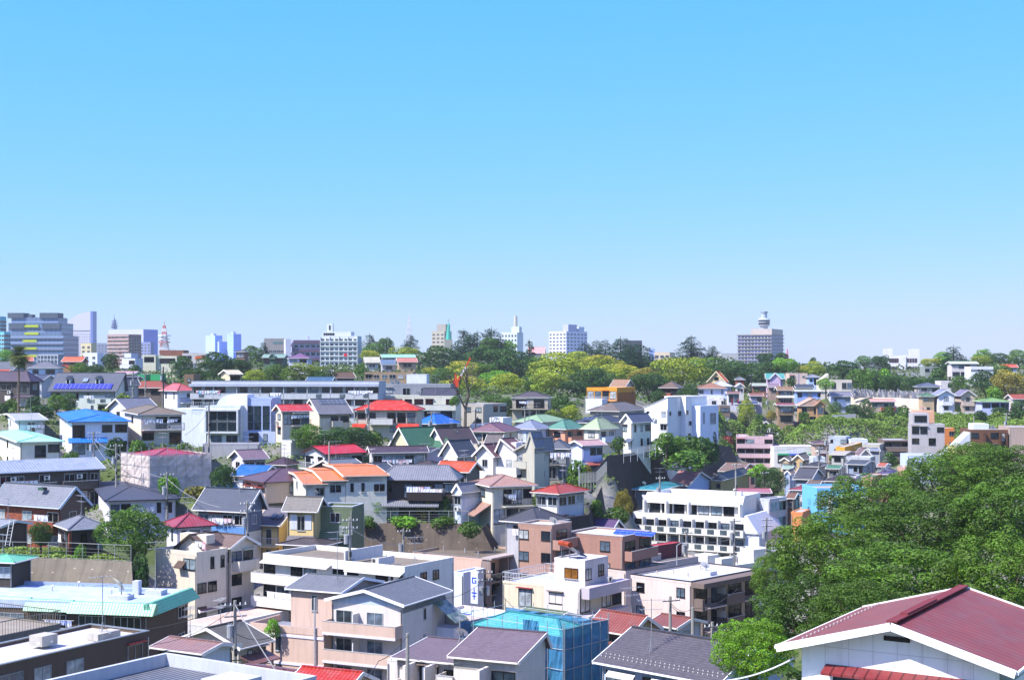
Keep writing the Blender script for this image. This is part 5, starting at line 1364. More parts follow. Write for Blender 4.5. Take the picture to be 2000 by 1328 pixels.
laundry(b, 'F', W_ * .1, H_ - 1.4, 9, ('e8e8ec', '70b8e0', 'b03048', 'e8e8f0'), off=1.4)
laundry(b, 'F', W_ * .91, H_ - 1.4, 9, ('e8e8ec', 'd8dce8', 'a0a8b8'), off=1.4, label='white shirts drying at the right end of long grey block')
laundry(b, 'F', W_ * .46, H_ - 1.9, 4, ('e8e8ec', 'd8dce8'), off=1.4, label='pale sheets drying midway along the long grey block')
b = B('grey wing behind twin dishes right of long grey block', x0=742, x1=880, xs=None, y=750, D=345, fl=3, yaw=4, roof='flat', wall='8e9298', wf='wdwd', ws='', L=9, dk='8e9298', ph=.5, cat='apartment block', name='apartment_block')
dish(b, 3, .5, b.H, .75, 'smaller of two rooftop dishes above the long grey block'); dish(b, 4.4, .5, b.H, .95, 'larger of two rooftop dishes above the long grey block')

b = B('house with large bright orange red tiled hip roof', x0=690, x1=818, xs=None, y=801, ry=782, D=302, fl=2.2, yaw=5, roof='hip', rc='c8341c', rk='rooftile', wall='beb6a6', wf='wD.DDD/..wD', ws='', L=9, rl=5.5, trim='3a2c28')
b.part('lower_roof', MB().prism([(-1.6, b.H - 3.6), (-.01, b.H - 2.9), (-.01, b.H - 3.05), (-1.6, b.H - 3.75)][::-1], 'x', -.8, 2.0), mat('rooftile', 'c8341c')); b.part('lower_roof', MB().prism([(-1.6, b.H - 3.6), (-.01, b.H - 2.9), (-.01, b.H - 3.05), (-1.6, b.H - 3.75)][::-1], 'x', b.W * .68, b.W + .6), mat('rooftile', 'c8341c'))
b.balcony('F', b.W * .22, b.W * .62, b.H - 2.9, 1.5, 'solid', 'c4c4c0')
b = B('cream house with pinkish wall and dark flat top', x0=746, x1=890, xs=None, y=773, D=330, fl=2.6, yaw=6, roof='flat', wall='c8c8b8', wf='.DwDd.D/wDwD', ws='', L=9, dk='44464c', ph=.3, fc='1e1c1c')
b.balcony('F', b.W * .45, b.W + .2, b.H - 3.0, 1.4, 'solid'); b.part('pink_wall', MB().box(0, -.08, b.H - 2, b.W * .2, -.005, b.H - .3), mat('wall', 'c8a8a0'))
b.pitched(b.W * .55, .5, b.H + .1, b.W * .42, 6, 1.8, 'gx', 'shingle', '3a3c48', .4, '2a2622', name='top_roof'); dish(b, b.W * .5, .4, b.H, .6)
antenna(b, b.W * .72, 1, b.H + .5, 4.5)
b = B('old house with brilliant blue tile hip roof', x0=806, x1=852, xs=900, y=828, ry=808, D=318, fl=1.4, yaw=35, roof='hip', rc='1668c4', rk='rooftile', wall='5a504a', wf='w', ws='w')
b = B('grey two storey house with siding behind bare tree', x0=884, x1=945, xs=990, y=789, D=340, fl=2.6, yaw=34, roof='flat', wall='a8a49c', wk='siding', wf='www/w.w', ws='.wW/..', dk='8a9098', ph=.25)
b = B('house with balcony deck under dark grey roof', x0=998, x1=1072, xs=None, y=776, ry=765, D=362, fl=2.4, yaw=8, roof='hip', rc='4c464a', wall='a8a294', wf='DD/.wdw', ws='', L=8, o=.3)
b.balcony('F', -.4, b.W + .3, b.H - 2.9, 1.5, 'dark'); laundry(b, 'F', b.W * .35, b.H - 1, 4, ('3a6ab8', '6a8ad0', 'd0d4e0'), off=1.0)
b = B('cottage with dark green gabled roof and cream gable', x0=758, x1=800, xs=868, y=874, ry=835, D=278, fl=1.6, yaw=50, roof='gy', rc='35604a', rk='shingle', wall='d4c8a4', wf='s', ws='', L=9)
b.pitched(b.W * .55, 5.2, b.H - .1, 5.5, 3.6, 1.8, 'gx', 'shingle', '35604a', .3, '8a8474', name='side_roof')
b.part('side_wall', MB().box(b.W + .01, 5.2, -4, b.W * .55 + 5.5, 8.8, b.H - .3), b.wm)
b = B('white gabled house with very large dark brown roof', x0=832, x1=866, xs=934, y=868, ry=836, D=280, fl=1.6, yaw=52, roof='gy', rc='4a4044', wall='ccc8cc', wf='', ws='', L=9)
dish(b, b.W * .7, 4, b.H + 1.6, .45)
b = B('white house with pointed gable and slate roof', x0=856, x1=894, xs=936, y=892, ry=860, D=262, fl=2, yaw=40, roof='gy', rc='3c4450', wall='d2d0cc', wf='s./.W', ws='D./.', L=7)
b.balcony('R', .2, b.L * .95, b.H - 2.8, 1.2, 'solid'); b.balcony('F', b.W * .4, b.W * .9, b.H - 3.0, .8, 'solid')
b = B('pale lilac shed roofed house left of pointed gable', x0=800, x1=836, xs=872, y=884, ry=874, D=268, fl=2, yaw=24, roof='gx', rc='3c343c', rk='metalroof', wall='c0b4c4', wf='W/.', ws='', L=6)
b = B('white twin gabled house with maroon roofs and dormer', x0=921, x1=966, xs=994, y=892, ry=867, D=246, fl=2.4, yaw=34, roof='gy', rc='624448', wall='d8d4d4', wf='.W./...', ws='d/', L=7.5)
W_, L_, H_ = b.W, b.L, b.H
b.walls(W_ + .02, 1.2, 0, 4.4, L_ - .6, H_ + .4, name='right_wall'); b.pitched(W_ + .02, 1.2, H_ + .5, 4.4, L_ - .6, 2.6, 'gy', 'shingle', '624448', .45, 'd8d4d0', name='right_roof', rl=.25)
b.balcony('F', W_ + 1.4, W_ + 5.6, H_ - 2.7, 1.4, 'solid'); b.window('F', W_ + 2.4, H_ - 2.5, 1.2, 2.0, off=-1.19); b.window('F', W_ + 3.9, H_ - 2.5, .8, 2.0, off=-1.19)
b.part('dormer', MB().box(W_ + 2.2, 2.0, H_ + 1.2, W_ + 3.3, 3.6, H_ + 2.4), mat('wall', 'd8d4d4'))
b.part('porch_roof', MB().prism([(-1.3, H_ - 3.9), (-.01, H_ - 3.2), (-.01, H_ - 3.35), (-1.3, H_ - 4.05)][::-1], 'x', W_ * .6, W_ + 1.2), mat('shingle', '4a4044'))
b = B('grey stone house with two sharp spired gables', x0=1000, x1=1048, xs=1082, y=882, ry=856, D=242, fl=2.6, yaw=30, roof='gy', rc='6a7080', wall='b8b4a6', wf='D.w/D.W', ws='w/w', L=7.5, rl=.92, trim='a8a498')
b.walls(b.W * .72, -1.2, 0, b.W * .42, 3.5, b.H + .6, name='spire_wall'); b.pitched(b.W * .72, -1.2, b.H + .7, b.W * .42, 3.5, 2.6, 'gy', 'shingle', '6a7080', .15, 'a8a498', name='spire_roof')
b.balcony('F', -.1, b.W * .68, b.H - 2.8, 1.1, 'solid'); b.balcony('F', -.1, b.W * .68, b.H - 5.6, 1.1, 'solid'); dish(b, b.W * .35, -.8, b.H - 2.0, .4)
b = B('house with slate hip roof and crowded washing balcony', x0=1062, x1=1112, xs=None, y=876, ry=858, D=256, fl=2.4, yaw=8, roof='hip', rc='50545e', wall='8a8680', wf='DD/DD', ws='', L=7)
b.balcony('F', .4, b.W, b.H - 2.8, 1.4, 'dark'); laundry(b, 'F', b.W * .55, b.H - .7, 8, ('3a4a90', 'b04050', 'd8d8e8', '5a7ad0', '303040'), off=1.1, h=1.1)
b = B('white and lilac house with faded pink metal roof', x0=1106, x1=1138, xs=1186, y=870, ry=860, D=263, fl=2.3, yaw=56, roof='gy', rc='b08c88', rk='metalroof', wall='c4ccec', wf='..', ws='.Ww/...', L=9)
b.part('lower_roof', MB().prism([(b.W + .01, b.H - 3.1), (b.W + 1.6, b.H - 3.6), (b.W + 1.6, b.H - 3.75), (b.W + .01, b.H - 3.25)][::-1], 'y', .2, b.L), mat('metalroof', '9a5040'))
b = B('house with plum hip roof and cream bay front', x0=914, x1=986, xs=1018, y=843, ry=825, D=290, fl=2, yaw=22, roof='hip', rc='684a58', wall='ccc0ae', wf='WWd/..', ws='v/.', trim='c8c0b4', rl=5)
b = B('brown gabled roof with pale blue gable end', x0=940, x1=972, xs=994, y=882, ry=848, D=272, fl=1.6, yaw=28, roof='gx', rc='4e464a', wall='b4c8e0', wf='', ws='s', L=7)
b = B('small white rooftop room with blue tank below bare tree', x0=920, x1=960, xs=1000, y=829, D=322, fl=1.6, yaw=30, roof='flat', wall='c8ccd4', wf='', ws='', dk='78808c', ph=.3)
b.part('roof_room', MB().prism([(2, b.H), (8, b.H), (6, b.H + 1.7), (2.2, b.H + 1.9)], 'x', 3.5, 7).build if False else MB().box(4, 1.5, b.H - .2, 7.5, 5.5, b.H + 1.7), mat('wall', 'd8d8d4'))
b = B('pale blue house with grey blue hip roof', x0=994, x1=1048, xs=1082, y=838, ry=820, D=302, fl=2, yaw=30, roof='hip', rc='747c90', wall='c0c8e4', wf='Dd/DD', ws='wv/..', fc='c8ccd4')
b.balcony('F', b.W * .1, b.W * .98, b.H - 2.7, 1.1, 'rail')
b = B('coral pink house with teal green hip roof', x0=1064, x1=1106, xs=1148, y=838, ry=819, D=304, fl=2, yaw=38, roof='hip', rc='4c7c6c', rk='shingle', wall='d09478', wf='w/.', ws='ww/..')
b.balcony('R', .6, b.L * .95, b.H - 2.7, 1.1, 'solid')
b = B('cream house with pale sage hip roof', x0=1132, x1=1172, xs=1210, y=838, ry=815, D=300, fl=2, yaw=38, roof='hip', rc='8c9c7c', rk='shingle', wall='d2cec0', wf='w/.', ws='ww/..')
b.balcony('R', .6, b.L * .95, b.H - 2.7, 1.1, 'solid', 'b8c4d8')
b = B('wide pale green hip roof behind grey blue roof', x0=1000, x1=1060, xs=1112, y=824, ry=809, D=335, fl=2, yaw=32, roof='hip', rc='7c9878', rk='shingle', wall='b8b4a8', wf='', ws='')
b = B('navy roofed house with solar panels behind sage roof', x0=1114, x1=1175, xs=1232, y=826, ry=811, D=338, fl=2, yaw=32, roof='hip', rc='343c4c', wall='b8b4a8', wf='', ws='')
solar(b, b.W * .3, 0, b.H + .5, 4.5, 1.8, 22, nx=4, col='22304a')
b = B('house with broad weathered brown tile hip roof', x0=1146, x1=1210, xs=1266, y=803, ry=785, D=352, fl=2, yaw=30, roof='hip', rc='6e645c', rk='rooftile', wall='9a948a', wf='', ws='ww')
b = B('white house with navy gabled roof on clifftop', x0=1210, x1=1235, xs=1277, y=825, ry=808, D=283, fl=2.7, yaw=44, roof='gy', rc='4a5468', wall='d8d6ca', wf='w./..', ws='vvw/.vv', L=7.5, trim='e0e0dc')
b.part('porch_roof', MB().prism([(-1.2, b.H - 3.8), (-.01, b.H - 3.2), (-.01, b.H - 3.35), (-1.2, b.H - 3.95)][::-1], 'x', b.W * .5, b.W + .5), mat('shingle', '4a5468'))
# angular white house
b = B('large white angular house with slanted roofs on clifftop', x0=1258, x1=1304, xs=1350, y=797, D=298, fl=3.5, yaw=42, roof='none', wall='dcdcdc', wf='s.o/..w/...', ws='s.oo./...../v.wd.', L=9, fc='b8bcc4')
W_, L_, H_ = b.W, b.L, b.H
b.part('slanted_wall', MB().prism([(0, H_ - .01), (W_, H_ - .01), (W_, H_ + 2.2), (0, H_ - .0)], 'y', .02, L_ * .55), b.wm)
b.part('roof', MB().prism([(-.3, H_), (W_ + .1, H_ + 2.35), (W_ + .1, H_ + 2.2), (-.3, H_ - .15)], 'y', -.1, L_ * .6), mat('metalroof', 'a8acb4'))
b.part('tall_block', MB().box(W_ * .3, L_ * .56, 0, W_ + 1.2, L_ + 4, H_ + 2.4), b.wm)
b.part('front_block', MB().box(W_ + 1.21, L_ * .85, 2.0, W_ + 3.2, L_ + 5.5, H_ + .4), mat('wall', 'd0d8e8'))
for u_, z_ in ((.62, -1.5), (.75, -3.8), (.72, -6.4)): b.window('R', L_ * u_, H_ + z_, 1.0, 1.0, off=1.21)
b.window('R', L_ * .3, 1.2, 1.6, 2.1, off=.02, gl='12171c'); b.window('R', L_ * 1.4, H_ - 3.6, 2.2, 2.4, off=3.21, gl='6d7d8c'); b.window('R', L_ * 1.0, H_ - 3.4, .5, 2.4, off=3.21)
fence('white railing along clifftop beside navy gabled house', [(1218, 892, 272), (1245, 888, 276), (1280, 880, 282)], h=1.4, style='bars', color='c8ccd0')

# =================================================================== left background
FAR = dict(ground=False, aw=0)
b = B('dark brown house with violet hip roof beside the palm', x0=-40, x1=60, xs=85, y=745, ry=725, D=312, fl=2, yaw=14, roof='hip', rc='4a3e4c', rk='metalroof', wall='4a4440', wf='DWD/D.D', ws='w/.', trim='2a2628')
laundry(b, 'F', b.W * .58, b.H - 3.1, 1, ('c8a8b8',), off=1.0, w=1.4, h=1.3, label='pale patterned quilt hanging on the dark brown house')
b.part('lower_roof', MB().prism([(-1.5, b.H - 3.4), (-.01, b.H - 2.9), (-.01, b.H - 3.05), (-1.5, b.H - 3.55)][::-1], 'x', b.W * .7, b.W + 1), mat('metalroof', '4a3e4c'))
b = B('pale house with mansard slate roof and long solar array', x0=92, x1=228, xs=250, y=764, ry=728, D=332, fl=2, yaw=6, roof='gx', rc='4c525e', rk='shingle', wall='c8cfc8', wf='P.vv.P/dwv.vwd', ws='', L=10, rl=.8, trim='50545c', fc='6a6e70')
W_, L_, H_ = b.W, b.L, b.H
b.balcony('F', .6, 4.2, H_ - 2.8, 1.1, 'solid'); b.balcony('F', W_ - 4.4, W_ - .6, H_ - 2.8, 1.1, 'half')
sl_ = b.h / ((L_ + 1.2) * .8); an_ = math.degrees(math.atan(sl_))
solar(b, .6, -.2, H_ + .45, W_ - 1.6, 2.0, an_, nx=8, col='2a32a0', label='long row of blue solar panels on the mansard roof')
for u_ in (.2, .66):
    zc = H_ + b.h * .42; yc = -.6 + (b.h * .42) / sl_
    d_ = MB().box(W_ * u_, yc - .5, zc - .3, W_ * u_ + 1.0, yc + 1.5, zc + 1.1).build('dormer', mat('wall', 'c8cfc8'), b.root)
    MB().prism([(W_ * u_ - .2, zc + 1.1), (W_ * u_ + .5, zc + 1.75), (W_ * u_ + 1.2, zc + 1.1)], 'y', yc - .7, yc + 2.4).build('dormer_roof', mat('shingle', '4c525e'), d_)
    MB().box(W_ * u_ + .2, yc - .54, zc - .1, W_ * u_ + .8, yc - .505, zc + .95).build('dormer_window', mat('glass', '1b232b'), d_)
b.part('skylight', MB().prism([(yc + .1, zc + .3), (yc + 1.2, zc + 1.15), (yc + 1.2, zc + 1.3), (yc + .1, zc + .45)], 'x', W_ * .44, W_ * .44 + 1.2), mat('glass', '8a98a8'))
b = B('small slate roofed extension right of the mansard house', x0=226, x1=240, xs=262, y=752, ry=738, D=340, fl=2, yaw=40, roof='gy', rc='50545e', wall='a8a8a8', wf='', ws='')
b = B('white blue walled house with grey pyramid roof', x0=50, x1=116, xs=None, y=718, ry=706, D=420, fl=2, yaw=-6, roof='hip', rc='62646c', wall='b4c4e0', wf='wW/..', ws='', L=9, fc='1e1c1c', rl=1.5)
b = B('house with dull red brown hip roof behind poles', x0=250, x1=322, xs=340, y=757, ry=744, D=372, fl=2, yaw=14, roof='hip', rc='8a4432', rk='rooftile', wall='5a524c', wf='WW/..', ws='')
b = B('white house with coral pink hip roof and dark balcony', x0=310, x1=346, xs=378, y=763, ry=749, D=345, fl=2.2, yaw=46, roof='hip', rc='c05a5c', rk='metalroof', wall='d0d4e0', wf='vv/.', ws='.s/.s', L=6, fc='1e1c1c')
b.balcony('R', .6, b.L, b.H - 2.9, 1.3, 'dark')
b = B('brown tower room behind the coral pink roof', x0=360, x1=378, xs=None, y=731, D=352, fl=2, yaw=4, roof='flat', wall='7a6650', wf='s', ws='', L=6, dk='3a3a3c', cat='building', name='building')
b = B('low house with dark slate gables left of red brown roof', x0=228, x1=262, xs=282, y=741, ry=734, D=390, fl=1.6, yaw=20, roof='gx', rc='4a505c', wall='98989c', wf='', ws='')
b = B('cream shed with pale pink roof below the white villa', x0=220, x1=262, xs=None, y=730, ry=725, D=410, fl=1.5, yaw=5, roof='gx', rc='b08c90', rk='metalroof', wall='c8c0b4', wf='', ws='', L=7)
b = B('green painted container cabin behind the poles', x0=268, x1=282, xs=None, y=731, D=404, fl=1, yaw=5, roof='flat', wall='2f9a60', wf='', ws='', L=5, ph=.1, dk='a8b0a8', cat='cabin', name='cabin')
b = B('second green cabin to the right of first green cabin', x0=294, x1=313, xs=None, y=731, D=404, fl=1.2, yaw=5, roof='flat', wall='2f9a60', wf='', ws='', L=5, ph=.1, dk='a8b0a8', cat='cabin', name='cabin')
b = B('brown house with orange tiled gables on left hill', x0=119, x1=160, xs=168, y=706, ry=697, D=470, fl=2.2, yaw=10, roof='gx', rc='c8603c', rk='rooftile', wall='8a6a50', wf='ww/ww', ws='', L=8)
b.pitched(-1, -3, b.H - 2.6, 5, 3, 1.6, 'gy', 'rooftile', 'c8603c', .4, None, name='front_roof')
b = B('small gabled house with salmon roof behind the palm', x0=48, x1=66, xs=None, y=705, ry=697, D=470, fl=2, yaw=-20, roof='gx', rc='c07050', rk='rooftile', wall='b8a090', wf='', ws='', L=8)
b = B('grey slatted frame building behind grey pyramid roof', x0=74, x1=114, xs=120, y=692, D=520, fl=3, yaw=6, roof='flat', wall='8e949c', wf='', ws='', L=8, cat='building', name='building', dk='8a9098')
b.boxes('lattice_beam', [(-.2, -.5, b.H - 1.6 * i - .25, b.W + .2, -.01, b.H - 1.6 * i) for i in range(5)], mat('wall', 'bcc4cc')); b.boxes('lattice_post', [(b.W * i / 6 - .12, -.75, 0, b.W * i / 6 + .12, -.505, b.H) for i in range(7)], mat('wall', 'bcc4cc'))
b = B('white modernist villa with long balcony on left hill', x0=238, x1=264, xs=278, y=700, D=480, fl=2.2, yaw=16, roof='flat', wall='ced2e0', wf='.P/', ws='', L=8, dk='c8ccd4', ph=.3, fc='1e1c1c'); b.balcony('F', 0, b.W, b.H - 3, 1.2, 'solid')
b = B('cream modernist villa in two cubes on left hill', x0=278, x1=304, xs=None, y=693, D=490, fl=2.8, yaw=4, roof='flat', wall='c8c8b0', wf='P/.', ws='', L=8, dk='c8ccd4', ph=.3, fc='1e1c1c')
b.part('right_block', MB().box(b.W + .01, 1, 0, b.W + 7, b.L, b.H - .2), b.wm); b.window('F', b.W + 3.8, b.H - 2.6, 5.4, 1.6, off=-.99, mull=4)
b = B('white building with orange band behind left hill tree', x0=356, x1=402, xs=None, y=690, D=520, fl=3, yaw=-4, roof='flat', wall='d0c8c0', wf='ww.ww/w.w.w', ws='', L=8, dk='c8a890', ph=.4, cat='building', name='building')
b.part('orange_band', MB().box(b.W * .55, -.05, b.H - 2.0, b.W + .02, -.005, b.H - .8), mat('plain', 'd0602a'))
b = B('long low brick building beneath the lattice tower', x0=312, x1=358, xs=None, y=684, D=620, fl=2, yaw=4, roof='flat', wall='8a5a48', wk='brick', wf='', ws='', L=8, cat='building', name='building', ground=False)
b = B('small house with salmon shed roofs at left edge', x0=-20, x1=12, xs=None, y=728, ry=722, D=372, fl=1, yaw=5, roof='gx', rc='c05a48', rk='rooftile', wall='98908c', wf='', ws='', L=6)
b = B('dark slate roofs cluster house left of palm trunk', x0=-16, x1=26, xs=None, y=722, ry=706, D=440, fl=2, yaw=12, roof='gx', rc='50565e', wall='9c9ea4', wf='w/w', ws='', L=8)
b = B('navy roofed low house between palm and mansard roof', x0=58, x1=84, xs=None, y=742, ry=732, D=348, fl=1.5, yaw=12, roof='gx', rc='3c4458', wall='b0b4bc', wf='', ws='', L=7)

# skyline, left
b = B('stepped glass faced office block with lime green panels', x0=2, x1=124, xs=None, y=655, D=1000, fl=13, yaw=3, roof='flat', wall='6c7c90', wk='curtainwall', wf='', ws='', L=30, fh=4, cat='office block', name='office_block', found=10, **FAR)
W_, H_ = b.W, b.H
b.part('middle_tier', MB().box(4, 3, H_ - 1, W_ - 2.5, 26, H_ + 9), mat('curtainwall', '5e7088')); b.part('upper_tier', MB().box(5, 6, H_ + 9.01, W_ - 6, 24, H_ + 13), mat('curtainwall', '64748c'))
b.boxes('penthouse', [(5, 2, H_ + 5, 15.8, 12, H_ + 8.8), (W_ - 16, 2, H_ + 5, W_ - 3.2, 12, H_ + 8.8), (2.6, 5, H_ + 12.6, 14, 16, H_ + 16.2), (W_ - 19, 5, H_ + 12.6, W_ - 6, 16, H_ + 16.2), (16, 8, H_ + 13, 19, 14, H_ + 15.2)], mat('wall', '4c5866'))
for i in range(9): b.part('balcony_band', MB().box(0, -.9, H_ - 2 - 4 * i, W_, -.02, H_ - .9 - 4 * i), mat('wall', '7a86a0'))
for i in range(5): b.part('lime_panel', MB().box(W_ * .36, -1.3 if i > 1 else 2.0, H_ + 6 - 5.2 * i, W_ * .58, -.95 if i > 1 else 2.9, H_ + 7.6 - 5.2 * i), mat('plain', 'b0bc24'))
b = B('turquoise apartment tower cut by the left edge', x0=-24, x1=0, xs=12, y=618, D=960, fl=17, yaw=20, roof='flat', wall='64b0c4', wf='', ws='', cat='apartment block', name='apartment_block', L=12, **FAR)
facade(b, 'R', 3, 13, 12, b.H - 2, 2.4, 1.7, '1b232b'); facade(b, 'F', 4, 13, 12, b.H - 2, 1.6, 1.4, '1b232b')
b = B('lower turquoise wing in front of turquoise tower', x0=-20, x1=8, xs=20, y=648, D=940, fl=12, yaw=20, roof='flat', wall='6cb8cc', wf='', ws='', cat='apartment block', name='apartment_block', L=12, **FAR)
facade(b, 'R', 3, 9, 8, b.H - 1, 2.4, 1.7, '1b232b'); facade(b, 'F', 5, 9, 8, b.H - 1, 1.8, 1.4, '1b232b')
# sail shaped hotel
D_ = 2500
b = B('tall white sail shaped hotel on the left skyline', x0=121, x1=177, xs=None, y=655, D=D_, fl=40, yaw=4, roof='none', wall='c8c4d0', wf='', ws='', L=16, fh=3.4, cat='hotel', name='hotel', found=0, **FAR)
sc_ = F / D_
W_, H_ = b.W, b.H; n_ = 14
arc = [(0, H_ - .01)] + [(W_ * (1 - math.cos(math.pi / 2 * i / n_)) ** .95, H_ + 41 * math.sin(math.pi / 2 * i / n_)) for i in range(n_ + 1)][1:] + [(W_, H_ - .01)]
b.part('curved_wall', MB().prism(arc[::-1], 'y', 0, 16), b.wm)
b.part('end_wall', MB().box(W_ + .01, -1, 10, W_ + 4.5, 17, H_ + 42), mat('wall', '5a70b4'))
facade(b, 'F', 12, 12, H_ - 52, H_ + 4, 1.9, 2.1, '5a5668')
b.part('recess_line', MB().box(W_ * .3, -.3, H_ + 7, W_ * .97, -.01, H_ + 8.6), mat('plain', '6a6878'))
b = B('brown tiled apartment slab below the blue box building', x0=210, x1=252, xs=276, y=653, D=1050, fl=9, yaw=34, roof='flat', wall='8a6c62', wf='', ws='', cat='apartment block', name='apartment_block', **FAR)
facade(b, 'F', 6, 9, 3, b.H - .5, 2.2, 1.6, ('1b232b', '6d7d8c')); facade(b, 'R', 5, 9, 3, b.H - .5, 2.2, 1.6, '1b232b')
b.boxes('balcony_band', [(-.1, -.6, b.H - 2.8 * i - 1.2, b.W, -.1, b.H - 2.8 * i - .2) for i in range(9)], mat('wall', 'b09c98'))
b = B('large lilac white box building with blue side wall', x0=212, x1=280, xs=308, y=643, D=2100, fl=20, yaw=24, roof='flat', wall='b8bcd8', wf='', ws='', cat='building', name='building', found=0, **FAR)
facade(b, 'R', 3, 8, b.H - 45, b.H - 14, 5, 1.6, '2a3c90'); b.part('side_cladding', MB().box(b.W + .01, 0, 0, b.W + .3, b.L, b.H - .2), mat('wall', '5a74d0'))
# drum shaped antenna mast on its roof
t = empty('communications_mast', at(223, 643, 2080)); tag(t, 'stubby white communications mast above the lilac box building', 'mast')
for z0, z1, r0, r1 in ((0, 4, 4.5, 4), (4, 5, 6, 6), (5.01, 8, 3.5, 3.2), (8.01, 9, 5.2, 5.2), (9.01, 12, 2.6, 2.4), (12.01, 13, 4, 4), (13.01, 16, 1.6, 1.2)): MB().tube((0, 0, z0), (0, 0, z1), r0, r1, 12).build('drum', mat('wall', '8c94b4'), t)
MB().tube((0, 0, 16.01), (0, 0, 22), .6, .3).build('spike', mat('metal', '8c94b4'), t)
# red and white lattice tower
def lattice(label, x, yt, yb, D, w, bands=('c03a34', 'd8d8dc'), plat=(), seg=9, rk=.055):
    p = at(x, yb, D); h = at(x, yt, D).z - p.z
    t = empty('lattice_tower', p); tag(t, label, 'lattice tower')
    for i in range(seg):
        z0, z1 = h * i / seg, h * (i + 1) / seg; f = lambda z: w * (1 - .78 * z / h) / 2
        a, c = f(z0), f(z1); m = MB(); r = w * rk
        k0 = [(-a, -a, z0), (a, -a, z0), (a, a, z0), (-a, a, z0)]; k1 = [(-c, -c, z1), (c, -c, z1), (c, c, z1), (-c, c, z1)]
        for j in range(4):
            m.tube(k0[j], k1[j], r, n=4); m.tube(k0[j], k1[(j + 1) % 4], r * .7, n=4); m.tube(k0[(j + 1) % 4], k1[j], r * .7, n=4); m.tube(k1[j], k1[(j + 1) % 4], r, n=4)
        m.build('lattice_section', mat('plain', bands[i % len(bands)]), t)
    for (u, pw, col) in plat: MB().tube((0, 0, h * u), (0, 0, h * u + h * .035), pw, n=10).build('platform', mat('plain', col), t)
    MB().tube((0, 0, h), (0, 0, h * 1.16), w * .03).build('tip', mat('plain', bands[0]), t)
lattice('red and white lattice tower on the left skyline', 321, 636, 690, 1500, 9, plat=((.38, 6, 'c03a34'), (.5, 5.5, 'd8d8dc'), (.62, 6.5, 'd8d8dc')), rk=.028)
lattice('tall slim white lattice tower on the central skyline', 799, 618, 670, 1500, 5.5, bands=('c8c4d0', 'd8d4dc'))
lattice('tiny red lattice mast right of the tower hotel', 1538, 682, 705, 1700, 3.0, bands=('d05080',))
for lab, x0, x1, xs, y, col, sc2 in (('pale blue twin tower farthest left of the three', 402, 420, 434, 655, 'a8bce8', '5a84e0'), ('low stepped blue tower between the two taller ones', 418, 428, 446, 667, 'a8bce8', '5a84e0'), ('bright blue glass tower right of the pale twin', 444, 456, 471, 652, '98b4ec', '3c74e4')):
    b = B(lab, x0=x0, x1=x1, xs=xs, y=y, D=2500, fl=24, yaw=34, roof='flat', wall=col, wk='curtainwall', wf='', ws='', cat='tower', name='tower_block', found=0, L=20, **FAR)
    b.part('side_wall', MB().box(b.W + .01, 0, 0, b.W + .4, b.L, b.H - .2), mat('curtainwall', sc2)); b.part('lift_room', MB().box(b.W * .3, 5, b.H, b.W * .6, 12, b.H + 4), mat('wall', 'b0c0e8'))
    b.boxes('floor_band', [(-.3, -.5, b.H - 3.4 * i - 1.2, b.W, -.01, b.H - 3.4 * i) for i in range(14)], mat('wall', 'b8c8f0'))
for args in (('pale yellow balcony block between sail hotel and slab', 158, 178, 185, 670, 900, 'c0b490', 8), ('low blue grey offices behind pale yellow block', 184, 210, None, 670, 1400, '6a7690', 9), ('white block at the foot of the sail hotel', 163, 190, 200, 689, 760, 'c4ccdc', 4), ('blue grey low block right of brown slab', 274, 294, 300, 668, 1300, '7a84ac', 8), ('white cube with stair tower below brown slab', 243, 256, 262, 690, 640, 'c0c8e0', 4)):
    b = B(args[0], x0=args[1], x1=args[2], xs=args[3], y=args[4], D=args[5], fl=args[7], yaw=24, roof='flat', wall=args[6], wf='', ws='', cat='building', name='building', **FAR)
    facade(b, 'F', max(2, int(b.W / 3.5)), 4, b.H - 12, b.H - 1, 2.0, 1.5, ('1b232b', '39434a'))

# skyline, centre left
b = B('grey school block with green lettering on the ridge', x0=516, x1=556, xs=None, y=661, D=820, fl=5, yaw=-8, roof='flat', wall='98928c', wf='', ws='', L=14, cat='school building', name='school_building', fh=3.2, **FAR)
facade(b, 'F', 5, 2, 4, b.H - 5.5, 2.2, 1.2, '39434a'); b.part('lettering', MB().box(b.W * .4, -.12, b.H - 2.6, b.W * .95, -.02, b.H - 1.4), mat('plain', '6aa09c')) if False else None
lt = MB()
for i in range(8):
    x_ = b.W * .42 + i * .85; lt.box(x_, -.14, b.H - 2.6, x_ + .18, -.02, b.H - 1.4); lt.box(x_ + .18, -.14, b.H - (1.6 if i % 2 else 2.1), x_ + .6, -.02, b.H - (1.4 if i % 2 else 1.9)); 
    if i % 3: lt.box(x_ + .42, -.14, b.H - 2.6, x_ + .6, -.02, b.H - 2.1)
lt.build('lettering', mat('plain', '5aa09c'), b.root)
b = B('mauve and white striped block with diagonal stairs', x0=573, x1=628, xs=None, y=664, D=780, fl=6, yaw=-14, roof='flat', wall='9a9cb8', wf='', ws='', L=12, cat='building', name='building', fh=3.2, **FAR)
b.boxes('floor_band', [(0, -.9, b.H - 4.6 * i - 1.4, b.W, -.01, b.H - 4.6 * i + .1) for i in range(4)], mat('wall', '765a70')); facade(b, 'F', 5, 4, b.H - 18, b.H - 1, 2.2, 1.5, '1b232b', off=.02)
b.part('stair_tower', MB().box(-4.4, -2, 0, -1.5, 8, b.H + .8), mat('wall', 'c8c8d8')); b.boxes('stair_flight', [(-1.49, -1.5, b.H - 4.6 * i - 3.2, -.01, 4, b.H - 4.6 * i - 1.9) for i in range(4)], mat('wall', 'b89aa4'))
